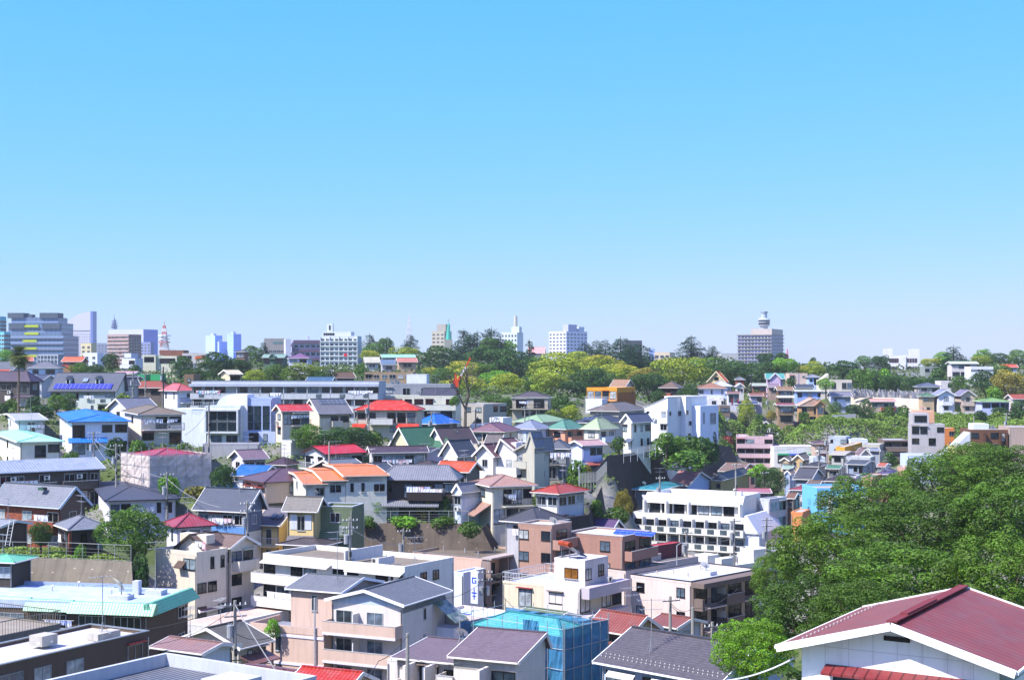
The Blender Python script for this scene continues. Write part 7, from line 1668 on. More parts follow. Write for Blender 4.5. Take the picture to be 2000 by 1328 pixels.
VAL = [
 ('dull mauve hip roofed house with chimney pipe near awning', 1588, 1624, None, 866, 860, 400, 2, 'hip', '5c4850', 'b8a494', 'w/w', 8),
 ('grey white cube house with roof turret by hill path', 1619, 1652, 1661, 853, 0, 412, 2.4, 'flat', '', 'a8b4c0', 's.w/w', 8),
 ('plain white shed wall right of the grey cube house', 1661, 1695, None, 858, 0, 410, 1.8, 'flat', '', 'd0d8e4', '', 8),
 ('bright yellow flat building in the valley', 1632, 1650, 1684, 873, 0, 385, 1.6, 'flat', '', 'd8a030', '', 8),
 ('cream flat building with two windows right of yellow', 1684, 1718, 1727, 868, 0, 382, 2.6, 'flat', '', 'b4b0a4', 'ww/.w', 8),
 ('dark brown three deck apartment with wide balconies', 1727, 1775, None, 859, 0, 388, 3, 'flat', '', '74665e', 'P.P/P.P/P.P', 9),
 ('pale grey gabled roof house left of mauve a-frame', 1620, 1650, 1672, 888, 882, 362, 1.8, 'gx', 'a0988c', 'a8a8a4', 'w', 7),
 ('mauve steep gabled house with white chimney dish', 1678, 1704, None, 890, 876, 366, 1.5, 'gy', '6c5458', 'c0b4b0', 's', 7),
 ('tan gabled house with dark speckled roof and small windows', 1546, 1570, 1585, 898, 887, 352, 1.8, 'gy', '74685c', 'b89c74', 'w.w', 8),
 ('small cream gabled house left of tan gabled house', 1522, 1542, 1546, 900, 893, 356, 1.7, 'gy', '6a6258', 'c4ae8c', 'w', 7),
 ('wide dark slate hip roof in the middle of valley', 1563, 1600, 1618, 911, 903, 335, 1.7, 'hip', '3e3e42', 'a89c90', '', 8),
 ('white grey long flat house with slot windows', 1652, 1700, 1709, 893, 0, 348, 1.6, 'flat', '', 'b0b4b8', 'h.h', 7),
 ('grey blue house under flat dark eave roof', 1650, 1690, 1710, 907, 903, 328, 2.2, 'gx', '4c484c', '8c98ac', '.WP/.D', 8),
 ('cream stucco house with moss green edged roof', 1612, 1640, 1650, 915, 909, 322, 2, 'gx', '3c6c54', 'c4bca4', 'w/w', 7),
 ('charcoal gabled roof house with yellow snow guards', 1548, 1586, 1610, 936, 914, 312, 1.7, 'gx', '46464c', '98a4b8', '', 8),
 ('dark hip roofed low house behind sky blue building', 1603, 1650, 1678, 940, 928, 296, 1.6, 'hip', '40383c', 'b0a8a4', '', 8),
 ('white parapet block right of dark hip roof', 1640, 1672, 1680, 930, 0, 306, 2, 'flat', '', 'b8bcc4', 's.s', 7),
 ('small house with pale green gabled roof by trees', 1526, 1546, 1556, 915, 909, 330, 1.5, 'gx', '7c9484', 'b4b4a8', '', 6),
 ('little brown gabled house below the pale green roof', 1530, 1545, 1554, 926, 918, 320, 1.7, 'gy', '8a7464', '9cacd0', '', 6),
 ('low rust orange tiled roof house beside pink chimneys', 1712, 1728, 1740, 911, 904, 330, 1.5, 'gx', 'b05c3c', 'a0a4a8', '', 7),
 ('salmon pink building with brown flue pipes', 1684, 1704, 1722, 932, 0, 292, 2.6, 'flat', '', 'c49484', '', 7),
 ('violet hip roofed house behind the salmon building', 1712, 1738, 1752, 926, 916, 308, 1.7, 'hip', '4c4468', 'a89ca8', '', 7),
 ('blue steel gabled roof over pink walls by trees', 1714, 1742, 1756, 952, 937, 278, 1.7, 'gx', '34468c', 'b48474', '', 7),
 ('salmon square tower block above the tree edge', 1752, 1768, 1774, 912, 0, 300, 3, 'flat', '', 'c49c88', '', 6),
 ('white house with blue trimmed windows before orange tower', 1773, 1838, None, 889, 0, 330, 2.6, 'flat', '', 'bcc8e4', 'w.w.w/w.w.w', 8),
 ('long brown tile roof house below the dark cliff', 1402, 1448, 1480, 921, 904, 345, 2, 'gx', '7c6450', '8c7464', 'w/w', 8),
 ('plum walled house with lean-to under brown tile roof', 1452, 1478, 1490, 922, 914, 330, 2.2, 'gx', '6a4450', '74585c', '.D/', 7),
 ('khaki house with slate hip roof and arched vents', 1384, 1410, 1466, 938, 919, 300, 2.2, 'hip', '474c56', 'b09c68', '.s/', 8),
 ('long low pink metal roof in front of khaki house', 1440, 1508, None, 962, 957, 268, 1.2, 'gx', '9c5c64', 'b8a8a8', '', 7),
 ('big teal blue hip roof above the white mansion block', 1232, 1290, 1335, 957, 943, 272, 1.6, 'hip', '2c7c8c', '5c6870', 'w', 9),
 ('light blue gabled house with wide pink seamed roof', 1302, 1345, 1392, 948, 920, 286, 1.8, 'gx', 'b07878', 'a4b8dc', '', 9),
 ('maroon red hip roofed low house in the valley', 1540, 1578, 1600, 957, 949, 285, 1.3, 'hip', '8c3c48', 'b8b0ac', '', 8),
 ('brown tile gabled house left of sky blue building', 1574, 1600, 1612, 947, 938, 292, 1.3, 'gx', '6e5c4c', 'b8b0ac', '', 7),
 ('small brown gabled workshop by orange wall', 1534, 1552, 1562, 973, 962, 262, 1.6, 'gx', '6a4c3c', '6a4c3c', 's', 6),
 ('orange low wall building beside grey stair block', 1545, 1568, 1582, 1000, 0, 250, 1.6, 'flat', '', 'd08450', '', 6),
 ('slim blue roofed hut behind the pink seamed roof', 1700, 1720, None, 880, 876, 372, 1.3, 'gx', '7c8490', 'a8b0bc', '', 6),
 ('grey low roof hut under cream flat building', 1600, 1618, None, 884, 880, 370, 1.6, 'gx', '7c7470', 'a8a09c', 'w', 6),
 ('small white roofed lock-up near the twin pole', 1588, 1612, None, 893, 0, 345, 1.4, 'flat', '', 'c0c8cc', '', 6),
]
for v in VAL:
    lab, x0, x1, xs, y, ry, D, fl, rf, rc, w, wf, L = v
    rk = 'metalroof' if any(t in lab for t in ('metal', 'seamed', 'steel', 'flat dark', 'maroon')) else 'rooftile' if 'til' in lab else 'shingle'
    b = B(lab, x0=x0, x1=x1, xs=xs, y=y, ry=ry, D=D, fl=fl, yaw=24 if xs else 3, roof=rf, rc=rc or '444444', rk=rk, wall=w, wf=wf, ws='w' if wf else '', L=L, ph=.25, cat='building' if rf == 'flat' else 'house', name='building' if rf == 'flat' else 'house')
    if 'three deck' in lab:
        for k in (1, 2, 3): b.balcony('F', 0, b.W, b.H - 2.8 * k, 1.3, 'solid')
        b.part('eave', MB().box(-.4, -1.5, b.H - .2, b.W + .4, -.01, b.H + .1), b.wm)
    if rf == 'hip' and b.r.random() < .5: dish(b, b.W * .4, .2, b.H + .4, .4)
b = B('sky blue building with white framed balcony at tree edge', x0=1596, x1=1694, xs=None, y=953, D=262, fl=2.5, yaw=-6, roof='flat', wall='6cb4d8', wf='', ws='', L=9, cat='building', name='building', dk='a89c90', ph=.5)
b.part('blue_panel', MB().box(b.W * .72, -.05, b.H - 1.6, b.W + .01, -.005, b.H - .1), mat('plain', '2c50c0')); b.part('balcony', MB().box(b.W * .2, -2, b.H - 4.2, b.W * 1.02, -.01, b.H - 3.0), mat('wall', 'd0d0c8')); b.boxes('frame', [(b.W * .2, -2, b.H - 2.99, b.W * .23, -.01, b.H - 1.6), (b.W * .62, -2, b.H - 2.99, b.W * .64, -.01, b.H - 1.6), (b.W * .2, -2, b.H - 1.59, b.W * 1.0, -.01, b.H - 1.3)], mat('wall', 'd0d0c8'))
b.window('F', b.W * .1, b.H - 3.2, 1.1, 1.6, gl='6d7d8c')
b = B('concrete grey modern block with recessed windows', x0=1780, x1=1845, xs=1852, y=828, D=352, fl=3.4, yaw=6, roof='flat', wall='aca8a8', wf='PP.w/W.P./', ws='', L=9, cat='apartment block', name='apartment_block', ph=.3, dk='b8c4d0'); b.part('roof_storey', MB().box(.5, 1, b.H, b.W * .55, 7, b.H + 2.8), b.wm); b.window('F', b.W * .3, b.H + .6, 3, 1.6, off=-.99)
b = B('orange rendered stair tower behind concrete grey block', x0=1842, x1=1864, xs=1868, y=836, D=362, fl=4, yaw=8, roof='flat', wall='c87c40', wf='.o/.o/.o/.o', ws='', L=8, cat='building', name='building', ph=.2); b.part('upper_tower', MB().box(-7, 1, b.H - 1, -2, 6, b.H + 4.4), mat('wall', 'd0a080'))
dish(b, -4.5, 3, b.H + 4.4, .8, 'white dish on top of the orange stair tower')
b = B('brown rendered block with white sloping glass roof', x0=1895, x1=1972, xs=None, y=839, D=340, fl=3, yaw=4, roof='flat', wall='6c4c38', wf='w.Wd/w.Ww', ws='', L=10, cat='apartment block', name='apartment_block', ph=.3, dk='8a8c90'); b.part('roof_room', MB().box(1, 1, b.H, b.W * .5, 6, b.H + 1.5), mat('wall', 'd0d4d8')); b.boxes('fin_wall', [(b.W * .33, -1.5, 0, b.W * .37, -.01, b.H - .4), (b.W * .72, -1.5, 0, b.W * .76, -.01, b.H - .4), (b.W * .88, -1.5, 0, b.W * .92, -.01, b.H - .4)], mat('wall', '4c3426'))
b.part('slanted_glass', MB().prism([(-6, 2), (-.05, b.H - .5), (-.05, 2)], 'y', 0, 6), mat('wall', 'c0c4cc')); dish(b, b.W * .6, 1, b.H, .65)
b = B('tan rendered block continuing past the right edge', x0=1972, x1=2040, xs=None, y=834, D=338, fl=3, yaw=4, roof='flat', wall='a89488', wf='', ws='', L=10, cat='apartment block', name='apartment_block', ph=.3)
b = B('pale yellow low building under brown rendered block', x0=1868, x1=1915, xs=None, y=873, D=325, fl=1.8, yaw=4, roof='flat', wall='c8c080', wf='', ws='', L=9, cat='building', name='building', ph=.3)

# white mansion block
b = B('white stepped mansion block with rows of balconies', x0=1236, x1=1456, xs=1502, y=1011, D=250, fl=4, yaw=29, roof='flat', wall='dad8d2', wf='', ws='', L=10, cat='apartment block', name='apartment_block', ph=.3, dk='c8ccd4', found=6)
W_, L_, H_ = b.W, b.L, b.H
fh = 2.75
for k in range(4):
    n = 9; z = H_ - .3 - fh * (k + 1)
    for i in range(n):
        b.window('F', W_ * (i + .5) / n, z + .1, 1.7, 2.0, gl=b.r.choice(GL[:4] + ['6d7d8c']))
        b.balcony('F', W_ * i / n + .02, W_ * (i + 1) / n - .02, z, 1.3, 'half', 'dad8d2', 1.1)
    b.boxes('divider', [(W_ * i / n - .06, -1.2, z + .02, W_ * i / n + .06, -.01, z + fh - .2) for i in range(1, n)], mat('wall', 'dad8d2'))
# penthouse storey with a slanted roof band
b.part('penthouse_wall', MB().box(W_ * .1, 2.2, H_, W_ * .93, L_ - .5, H_ + 2.7), mat('wall', 'd8d4cc'))
for i in range(7): b.window('F', W_ * (.16 + .11 * i), H_ + .15, 2.0, 2.0, off=-2.19)
b.part('slanted_band', MB().prism([(1.2, H_ + 1.9), (2.5, H_ + 3.6), (2.9, H_ + 3.6), (2.19, H_ + 1.9)][::-1], 'x', W_ * .08, W_ * .95), mat('wall', 'dcdad4'))
b.boxes('band_support', [(W_ * u_, .5, H_, W_ * u_ + .3, 2.19, H_ + 2.4) for u_ in (.08, .28, .48, .93)], mat('wall', 'dcdad4'))
b.flat(W_ * .1, 2.9, H_ + 2.71, W_ * .83, L_ - 3.4, .9, 'c4c8d4', pm=mat('wall', 'dcdad4'))
b.part('end_slant', MB().prism([(W_ + .01, H_ - 2.5), (W_ + 2.6, H_ - 2.5), (W_ + .5, H_ + .6), (W_ + .01, H_ + .6)], 'y', -.6, L_), mat('wall', 'd4d6dc'))
b.part('end_wall', MB().box(W_ + .01, -.3, -5, W_ + 2.6, L_, H_ - 2.51), mat('wall', 'c8ccd8'))
b.window('R', L_ * .4, 1.5, 1.3, 1.7, off=2.61, gl='1b232b')
b.part('lower_wing', MB().box(-7, -1.3, -5, -.02, L_, H_ - 6.0), b.wm)
for i, n_ in enumerate(('leftmost', 'second', 'third', 'fourth')): aircon(b, W_ * .55 + i * 4.2, -.6, H_ - 3.0 - fh, label='%s air conditioner unit on the third floor mansion balconies' % n_)
laundry(b, 'F', W_ * .66, H_ - 9.3, 5, ('1c2438', '3a4a70', 'd8d8e0'), off=1.2); laundry(b, 'F', W_ * .83, H_ - 9.3, 2, ('e08030', 'b02060'), off=1.2, label='orange and magenta cloths drying on the white mansion block')
b = B('grey stair and lift block right of white mansion', x0=1484, x1=1503, xs=1536, y=974, D=258, fl=5, yaw=40, roof='flat', wall='b4b8c0', wf='', ws='PP/PP/PP', cat='apartment block', name='apartment_block', ph=.3, dk='b0aca0', fc='b8bcc0')
b = B('small pinkish low house with garden under brick tile apartment', x0=1228, x1=1262, xs=None, y=1088, D=196, fl=1.2, yaw=30, roof='flat', wall='c0b0a8', wf='', ws='', L=5, ph=.2)

# dark stepped retaining cliff
cm = mat('concrete', '3c332c')
wall_strip('tall dark anchored concrete cliff with pale ribs', [(1150, 932, 245), (1188, 890, 268), (1240, 884, 284), (1283, 878, 296), (1305, 900, 312), (1330, 915, 330)], [(1209, 1092, 243), (1242, 1060, 266), (1291, 1040, 282), (1334, 1027, 293), (1353, 1011, 309), (1377, 995, 327)], m=cm)
wall_strip('dark anchored concrete cliff below the pink block', [(1330, 912, 331), (1360, 890, 345), (1402, 868, 368), (1428, 874, 396)], [(1377, 994, 328), (1408, 985, 340), (1440, 966, 362), (1462, 945, 388)], m=cm)
wall_strip('concrete bank beneath the rusty red roofed house', [(1110, 1010, 198), (1150, 1005, 202), (1175, 950, 228)], [(1140, 1150, 195), (1180, 1140, 200), (1200, 1100, 226)], m=cm)
fence('pale post balustrade winding along the cliff path', [(1132, 945, 212), (1165, 942, 222), (1185, 920, 238)], h=1.6, style='bars', color='b0aca4', step=1.5)

# =================================================================== trees
TL = [
 # central wood, far to near
 ('dark cedar with rounded top left on the ridge by white tower', 'conifer', 722, 648, 706, 660, 61, 'c'),
 ('lighter young tree right of the leftmost ridge cedar', 'round', 754, 657, 700, 650, 34, 'k'),
 ('dark cedar in front of the slim white lattice tower', 'conifer', 802, 651, 690, 670, 50, 'c'),
 ('olive tree below the slim lattice tower', 'bloomlow', 790, 674, 712, 640, 73, 'y'),
 ('round bright green tree left on the central ridge', 'round', 730, 669, 712, 630, 52, 'g'),
 ('small golden flowering tree beside the white cottage', 'bloom', 722, 681, 712, 600, 41, 'y'),
 ('broad dark evergreen tree below the beige tower', 'round', 852, 670, 734, 610, 96, 'd'),
 ('tallest left cedar of the dark central cedar clump', 'conifer', 906, 638, 716, 640, 86, 'c'),
 ('middle cedar of the dark central cedar clump', 'conifer', 932, 641, 716, 655, 69, 'c'),
 ('right cedar of the dark central cedar clump', 'conifer', 960, 635, 712, 640, 97, 'c'),
 ('massive cedar filling the gap between central cedars', 'conifer', 918, 645, 722, 630, 70, 'c'),
 ('shorter dark cedar right of the central cedar clump', 'conifer', 978, 656, 718, 625, 56, 'c'),
 ('dark cedar in the middle of the right clump', 'conifer', 1232, 664, 736, 590, 80, 'c'),
 ('dark cedar at the far right of right clump', 'conifer', 1268, 684, 738, 585, 56, 'c'),
 ('small light tree in front of right central cedar', 'round', 956, 658, 690, 600, 39, 'k'),
 ('feathery light tree before the villa like white block', 'loose', 992, 662, 690, 640, 34, 'b'),
 ('sparse open topped cedar beside the pink barrel roof', 'cone2', 1034, 659, 712, 600, 40, 'c'),
 ('wide dark green tree in the middle of central wood', 'round', 952, 675, 738, 570, 105, 'd'),
 ('tall dense dark tree right of middle of central wood', 'round', 1000, 680, 746, 560, 96, 'd'),
 ('mid green tree right of the dense dark tree', 'round', 1048, 695, 742, 580, 82, 'g'),
 ('golden topped broad tree behind the crane jib', 'bloom', 905, 704, 748, 540, 85, 'y'),
 ('green tree right of the golden tree behind crane', 'round', 944, 708, 740, 545, 57, 'g'),
 ('small golden tree left of the crane', 'bloom', 842, 716, 738, 560, 43, 'y'),
 ('mid green tree left of the crane', 'round', 868, 717, 756, 520, 64, 'k'),
 ('bright golden flowering tree behind the bare tree', 'bloom', 905, 733, 776, 470, 103, 'y'),
 ('fresh green tree under the dark central trees', 'round', 972, 723, 752, 520, 73, 'b'),
 ('yellow green dome tree above the deck house', 'bloomlow', 990, 729, 774, 470, 78, 'y'),
 ('pale green tree filling gap above the pink hut', 'round', 1040, 728, 774, 490, 71, 'g'),
 ('dark cedar left of the two pointed ridge cedars', 'conifer', 1142, 665, 708, 690, 75, 'c'),
 ('left pointed cedar of the ridge pair right of lilac hotel', 'conifer', 1166, 661, 712, 670, 56, 'c'),
 ('right pointed cedar of the ridge pair right of lilac hotel', 'conifer', 1182, 660, 712, 660, 52, 'c'),
 ('large dark cedar at the left of the right clump', 'conifer', 1212, 654, 730, 610, 100, 'c'),
 ('large dark cedar at the right of the right clump', 'conifer', 1250, 666, 732, 600, 95, 'c'),
 ('olive tree below the pointed pair of ridge cedars', 'bloomlow', 1122, 686, 724, 620, 87, 'y'),
 ('golden crowned large tree left of the dark cedars', 'bloom', 1172, 692, 742, 560, 98, 'y'),
 ('golden brown tree in front of the large dark cedars', 'bloom', 1222, 708, 748, 520, 71, 'y'),
 ('huge dome shaped yellow green tree at wood centre', 'bloomlow', 1098, 688, 762, 530, 135, 'y'),
 ('dark tree tucked below the golden crowned tree', 'round', 1160, 718, 764, 500, 89, 'd'),
 ('lower left lobe tree of the yellow green dome', 'bloomlow', 1072, 722, 770, 480, 85, 'y'),
 ('dark shrubby tree left of the mustard terrace', 'round', 1124, 742, 775, 440, 64, 'd'),
 ('olive tree above the roof of the brown pavilion', 'bloomlow', 1256, 716, 752, 500, 62, 'o'),
 ('biggest yellow green dome tree right of the cedars', 'bloomlow', 1322, 692, 752, 520, 128, 'y'),
 ('dark tree at the foot of biggest yellow dome', 'round', 1268, 726, 778, 460, 82, 'd'),
 ('tall dark cedar standing above the yellow green dome', 'conifer', 1350, 652, 702, 620, 78, 'c'),
 ('short dark cedar right of the tall ridge cedar', 'conifer', 1391, 673, 702, 620, 41, 'c'),
 ('bright green broad tree left of the tower block', 'round', 1386, 694, 746, 560, 105, 'g'),
 ('dark green tree behind the orange gabled house', 'round', 1428, 704, 760, 540, 96, 'd'),
 ('small dark trees clump at foot of the tower block', 'round', 1496, 688, 716, 620, 39, 'd'),
 ('little dark tree at the right foot of tower block', 'round', 1526, 687, 712, 640, 27, 'd'),
 ('wide dark bluish tree right of the orange gable', 'round', 1482, 706, 754, 560, 105, 'd'),
 ('bright green tree beside lilac pink house', 'round', 1532, 697, 736, 560, 55, 'b'),
 ('small golden tree left of the ridge gap', 'bloom', 1568, 714, 734, 560, 32, 'y'),
 ('olive round tree at the ridge gap', 'bloomlow', 1588, 705, 740, 570, 50, 'y'),
 ('tiny dark treetop above the olive round tree', 'bush', 1588, 697, 710, 640, 14, 'd'),
 ('round glowing green tree standing on the grass slope', 'bloomlow', 1457, 781, 830, 441, 38, 'y'),
 ('dark tree beside the hip roofed red brick balcony house', 'round', 1346, 750, 790, 424, 44, 'd'),
 ('shaggy tree behind the mustard orange terrace', 'round', 1284, 760, 788, 410, 36, 'd'),
 ('light tree left of the mustard orange terrace', 'bloomlow', 1112, 790, 824, 368, 50, 'y'),
 ('leafy green trees right of the deck house', 'round', 1100, 770, 812, 385, 68, 'k'),
 ('small bright tree below the leafy green trees', 'bloomlow', 1080, 799, 822, 360, 36, 'g'),
 ('dark tree between grey house and deck house', 'round', 992, 775, 822, 370, 26, 'd'),
 ('low scrubby tree at the wood edge above deck house', 'round', 970, 768, 792, 400, 60, 'g'),
 # left ridge
 ('dense dark tree on left ridge in front of blue towers', 'round', 418, 682, 740, 460, 71, 'd'),
 ('dark green tree beside the brown veranda house', 'round', 462, 698, 738, 470, 59, 'd'),
 ('light green tree left of the cedar on left ridge', 'round', 492, 671, 724, 600, 50, 'k'),
 ('open branched cedar left of the grey school', 'cone2', 515, 664, 706, 590, 36, 'c'),
 ('yellow green bush tree behind long grey block', 'bloomlow', 498, 722, 748, 420, 46, 'y'),
 ('mid green tree behind the long grey block', 'round', 540, 708, 748, 430, 52, 'k'),
 ('large rounded tree behind the long grey block', 'bloomlow', 594, 706, 748, 415, 90, 'g'),
 ('dark foot tree right of the large rounded tree', 'round', 636, 722, 746, 410, 46, 'd'),
 ('vine like tree left of the white gabled cottage', 'loose', 708, 704, 744, 500, 28, 'g'),
 ('dark tree right of the cream villa cubes', 'round', 354, 691, 738, 440, 44, 'd'),
 ('shady tree below the right villa tree', 'round', 384, 716, 744, 400, 56, 'd'),
 ('tall dark tree left of the white modernist villa', 'round', 216, 688, 726, 450, 34, 'd'),
 ('low rounded tree in front of orange tiled gables', 'round', 156, 708, 732, 400, 42, 'g'),
 ('dark bushy tree left of the white modernist villa', 'round', 188, 710, 732, 420, 32, 'd'),
 ('small green tree at the foot of modernist villa', 'bush', 262, 712, 728, 440, 28, 'd'),
 ('bright green hedge tree at the far left edge', 'round', 8, 680, 708, 520, 39, 'b'),
 ('pine like garden tree left of the mansard house', 'round', 110, 768, 800, 312, 34, 'g'),
 ('larger light garden tree before the mansard house', 'round', 134, 766, 802, 306, 32, 'k'),
 ('dark cloud pruned pine beside the violet roofed house', 'loose', 66, 772, 800, 305, 32, 'd'),
 ('yellowish shrub right of mansard house', 'bush', 240, 766, 790, 318, 32, 'y'),
 ('dark garden bush at the foot of palm', 'bush', 22, 776, 804, 300, 30, 'g'),
 ('clipped dark garden hedge in front of mansard house', 'bush', 76, 790, 814, 296, 62, 'd'),
 ('round bush in front of the old pine', 'bush', 6, 786, 806, 296, 22, 'd'),
 ('small tree beside the cream house with railed balcony', 'bush', 354, 866, 884, 250, 22, 'g'),
 ('bushy garden tree below glossy blue roof house', 'bush', 268, 856, 888, 232, 36, 'g'),
 ('dark garden shrubs below glossy blue roof house', 'bush', 225, 852, 886, 234, 40, 'd'),
 ('shrub below the pale aqua roofed house', 'bush', 140, 880, 898, 226, 34, 'g'),
 # left middle
 ('big leafy tree between brick house and crimson roof', 'mid', 258, 986, 1078, 171, 134, 'g'),
 ('dark rounded shrub tree in front of red brick house', 'mid', 80, 1012, 1062, 171, 46, 'd'),
 ('yellow green round shrub behind the wire fence', 'bush', 156, 1060, 1090, 171, 24, 'b'),
 ('ivy covered dark shrub at the end of retaining wall', 'bush', 274, 1076, 1140, 164, 34, 'd'),
 ('slender green tree beside the scaffolded crimson roof', 'round', 437, 904, 962, 212, 52, 'd'),
 ('yellowish street tree before netted scaffolding', 'bush', 331, 924, 960, 208, 44, 'b'),
 ('low hedge right of the netted scaffolding', 'bush', 385, 948, 968, 205, 60, 'o'),
 ('broad dark garden tree before the coral red roof', 'mid', 602, 824, 872, 276, 72, 'g'),
 ('wide dark spreading tree below orange red hip roof', 'mid', 676, 826, 874, 274, 108, 'd'),
 ('garden trees right of the wide spreading tree', 'bush', 732, 838, 868, 278, 36, 'g'),
 ('small bush below the green gabled cottage', 'bush', 830, 868, 884, 276, 26, 'g'),
 ('round light tree in front of dark timber house', 'mid', 734, 968, 1008, 210, 36, 'b'),
 ('dark flowering shrubs left of light round tree', 'bush', 706, 984, 1006, 210, 38, 'o'),
 ('tangled garden shrubs below dark timber house', 'bush', 832, 966, 1004, 210, 40, 'o'),
 ('dark tangled garden shrub beside timber house wall', 'bush', 870, 966, 1004, 210, 32, 'k'),
 ('tall light shrub beside rose tan roofed house', 'bush', 924, 940, 974, 213, 34, 'b'),
 ('dark cypress shrub right of small grey annex', 'bush', 932, 960, 992, 213, 22, 'd'),
 ('climbing green shrub on top of the dark bank', 'bush', 940, 980, 1032, 213, 44, 'b'),
 ('ivy hanging over the curved concrete bank', 'bush', 918, 1016, 1044, 199, 46, 'k'),
 ('garden greenery behind the fence left part', 'bush', 716, 1006, 1026, 205, 44, 'g'),
 ('garden greenery behind the fence middle part', 'bush', 786, 1006, 1026, 205, 58, 'b'),
 ('garden greenery behind the fence right part', 'bush', 866, 1006, 1026, 205, 52, 'g'),
 ('green bush left of the blue walled garage', 'bush', 405, 948, 968, 206, 22, 'g'),
 ('bush tree before the pink metal roofed house', 'bush', 1126, 896, 952, 238, 44, 'g'),
 ('small golden shrub in front of pink metal roof', 'bush', 1146, 908, 926, 242, 22, 'o'),
 ('bushes right of rusty red roofed house', 'bush', 1166, 974, 1006, 208, 30, 'g'),
 ('tall feathery olive shrub left of white mansion', 'mid', 1218, 954, 1014, 215, 40, 'o'),
 ('dark green shrub below tall feathery shrub', 'bush', 1204, 988, 1022, 210, 50, 'k'),
 ('spreading shrub mass at left on top of dark cliff', 'bush', 1304, 852, 890, 286, 84, 'g'),
 ('lighter shrub in the middle on top of dark cliff', 'bush', 1336, 848, 894, 290, 84, 'k'),
 ('dark shrub right of the light cliff top shrub', 'bush', 1366, 850, 898, 296, 76, 'd'),
 ('tallest dark pointed shrub on the cliff corner', 'bush', 1388, 836, 892, 306, 34, 'd'),
 ('shrub hanging over the cliff edge below others', 'bush', 1342, 876, 912, 282, 90, 'g'),
 ('garden bush in front of the angular white house', 'bush', 1302, 842, 868, 282, 36, 'g'),
 ('bush on cliff edge left of the navy gabled house', 'bush', 1208, 850, 876, 276, 30, 'k'),
 ('reddish leaved tree beside the pink four storey block', 'bush', 1420, 850, 872, 410, 26, 'r'),
 ('dark street tree in the valley beside plum house', 'mid', 1508, 912, 962, 296, 60, 'd'),
 ('light topped tree left of the dark valley tree', 'bush', 1482, 904, 928, 318, 40, 'b'),
 ('tree between cream flat building and brown decks', 'bush', 1738, 880, 906, 350, 30, 'k'),
 ('round shrub behind old grey shingle roof', 'bush', 532, 1206, 1238, 150, 30, 'b'),
 ('light shrub above violet roof near salmon tower', 'bush', 1752, 926, 946, 290, 24, 'b'),
 # right hillside
 ('big round tree left of white school slab', 'round', 1646, 701, 738, 560, 64, 'd'),
 ('dark ridge tree behind the grey gabled ridge house', 'round', 1688, 694, 716, 640, 39, 'g'),
 ('dark tree in front of white school slab', 'round', 1722, 692, 728, 600, 41, 'd'),
 ('large spreading tree above left end of cemetery', 'round', 1688, 716, 770, 500, 69, 'g'),
 ('dark tree right of large cemetery tree', 'round', 1722, 732, 770, 500, 50, 'd'),
 ('dark green tree above the middle of cemetery', 'round', 1748, 732, 770, 505, 41, 'd'),
 ('dark conical tree above right end of cemetery', 'round', 1776, 735, 770, 500, 36, 'd'),
 ('light green tree below the school slab', 'bush', 1726, 718, 746, 550, 30, 'b'),
 ('yellow flowering tree right of the school slab', 'bloom', 1812, 698, 716, 640, 29, 'y'),
 ('yellow flowering tree farther right of school slab', 'bloom', 1832, 698, 714, 640, 25, 'y'),
 ('very tall cedar at the right ridge', 'conifer', 1862, 671, 730, 600, 80, 'c'),
 ('light green tree behind the very tall right cedar', 'round', 1844, 686, 712, 640, 41, 'b'),
 ('green tree between cedar and grey ridge house', 'bush', 1832, 716, 738, 560, 30, 'k'),
 ('pale feathery tree on the far right ridge', 'loose', 1922, 681, 704, 660, 42, 'b'),
 ('olive domed tree in front of pale feathery tree', 'bloomlow', 1914, 693, 712, 620, 46, 'y'),
 ('dark flat crowned trees on the far right ridge', 'round', 1948, 689, 714, 640, 57, 'd'),
 ('tall green tree at the extreme right ridge', 'round', 1990, 682, 712, 620, 50, 'g'),
 ('long dark tree canopy strip below ridge houses', 'round', 1826, 736, 758, 540, 105, 'd'),
 ('dark tree left of small white cube house', 'bush', 1788, 740, 762, 520, 34, 'd'),
 ('green tree right of small white cube house', 'round', 1876, 733, 776, 485, 43, 'k'),
 ('big dark tree right of the windowless white block', 'round', 1926, 720, 774, 500, 64, 'd'),
 ('huge brown olive domed tree at the right edge', 'bloomlow', 1972, 719, 782, 480, 87, 'o'),
 ('light green shrub below the huge olive tree', 'bush', 1942, 752, 778, 470, 34, 'b'),
 ('green tree left of huge olive tree behind block', 'round', 1956, 710, 740, 540, 39, 'g'),
 ('young light tree in front of the curved parapet block', 'round', 1613, 736, 762, 455, 34, 'b'),
 ('palm like shrub on middle hillside', 'bush', 1545, 735, 752, 480, 22, 'd'),
 ('leafy tree below the white grey roofed house', 'round', 1632, 784, 812, 440, 26, 'k'),
 ('dark tree right of the leafy tree by corrugated wall', 'round', 1666, 788, 812, 440, 32, 'd'),
 ('large dark tree left of salmon roofed long house', 'round', 1692, 778, 836, 436, 34, 'd'),
 ('tree in front of red balcony under cemetery', 'bush', 1736, 790, 812, 438, 24, 'k'),
 ('round bush right of the red balcony', 'bush', 1764, 790, 812, 440, 28, 'g'),
 ('round dark bush below the moss green roof', 'bush', 1916, 800, 818, 432, 26, 'd'),
 ('long low hedge before the pale blue arch house', 'bush', 1952, 794, 806, 434, 34, 'd'),
 ('dark bush at right edge below moss green roof', 'bush', 1990, 780, 812, 430, 34, 'd'),
 ('shrub below the tan salmon roofed house', 'bush', 1570, 802, 822, 432, 24, 'k'),
 ('small pale shrub beside three tier house', 'bush', 1506, 800, 818, 432, 22, 'o'),
 ('tiny shrub between poles on the hillside', 'bush', 1482, 806, 820, 428, 18, 'g'),
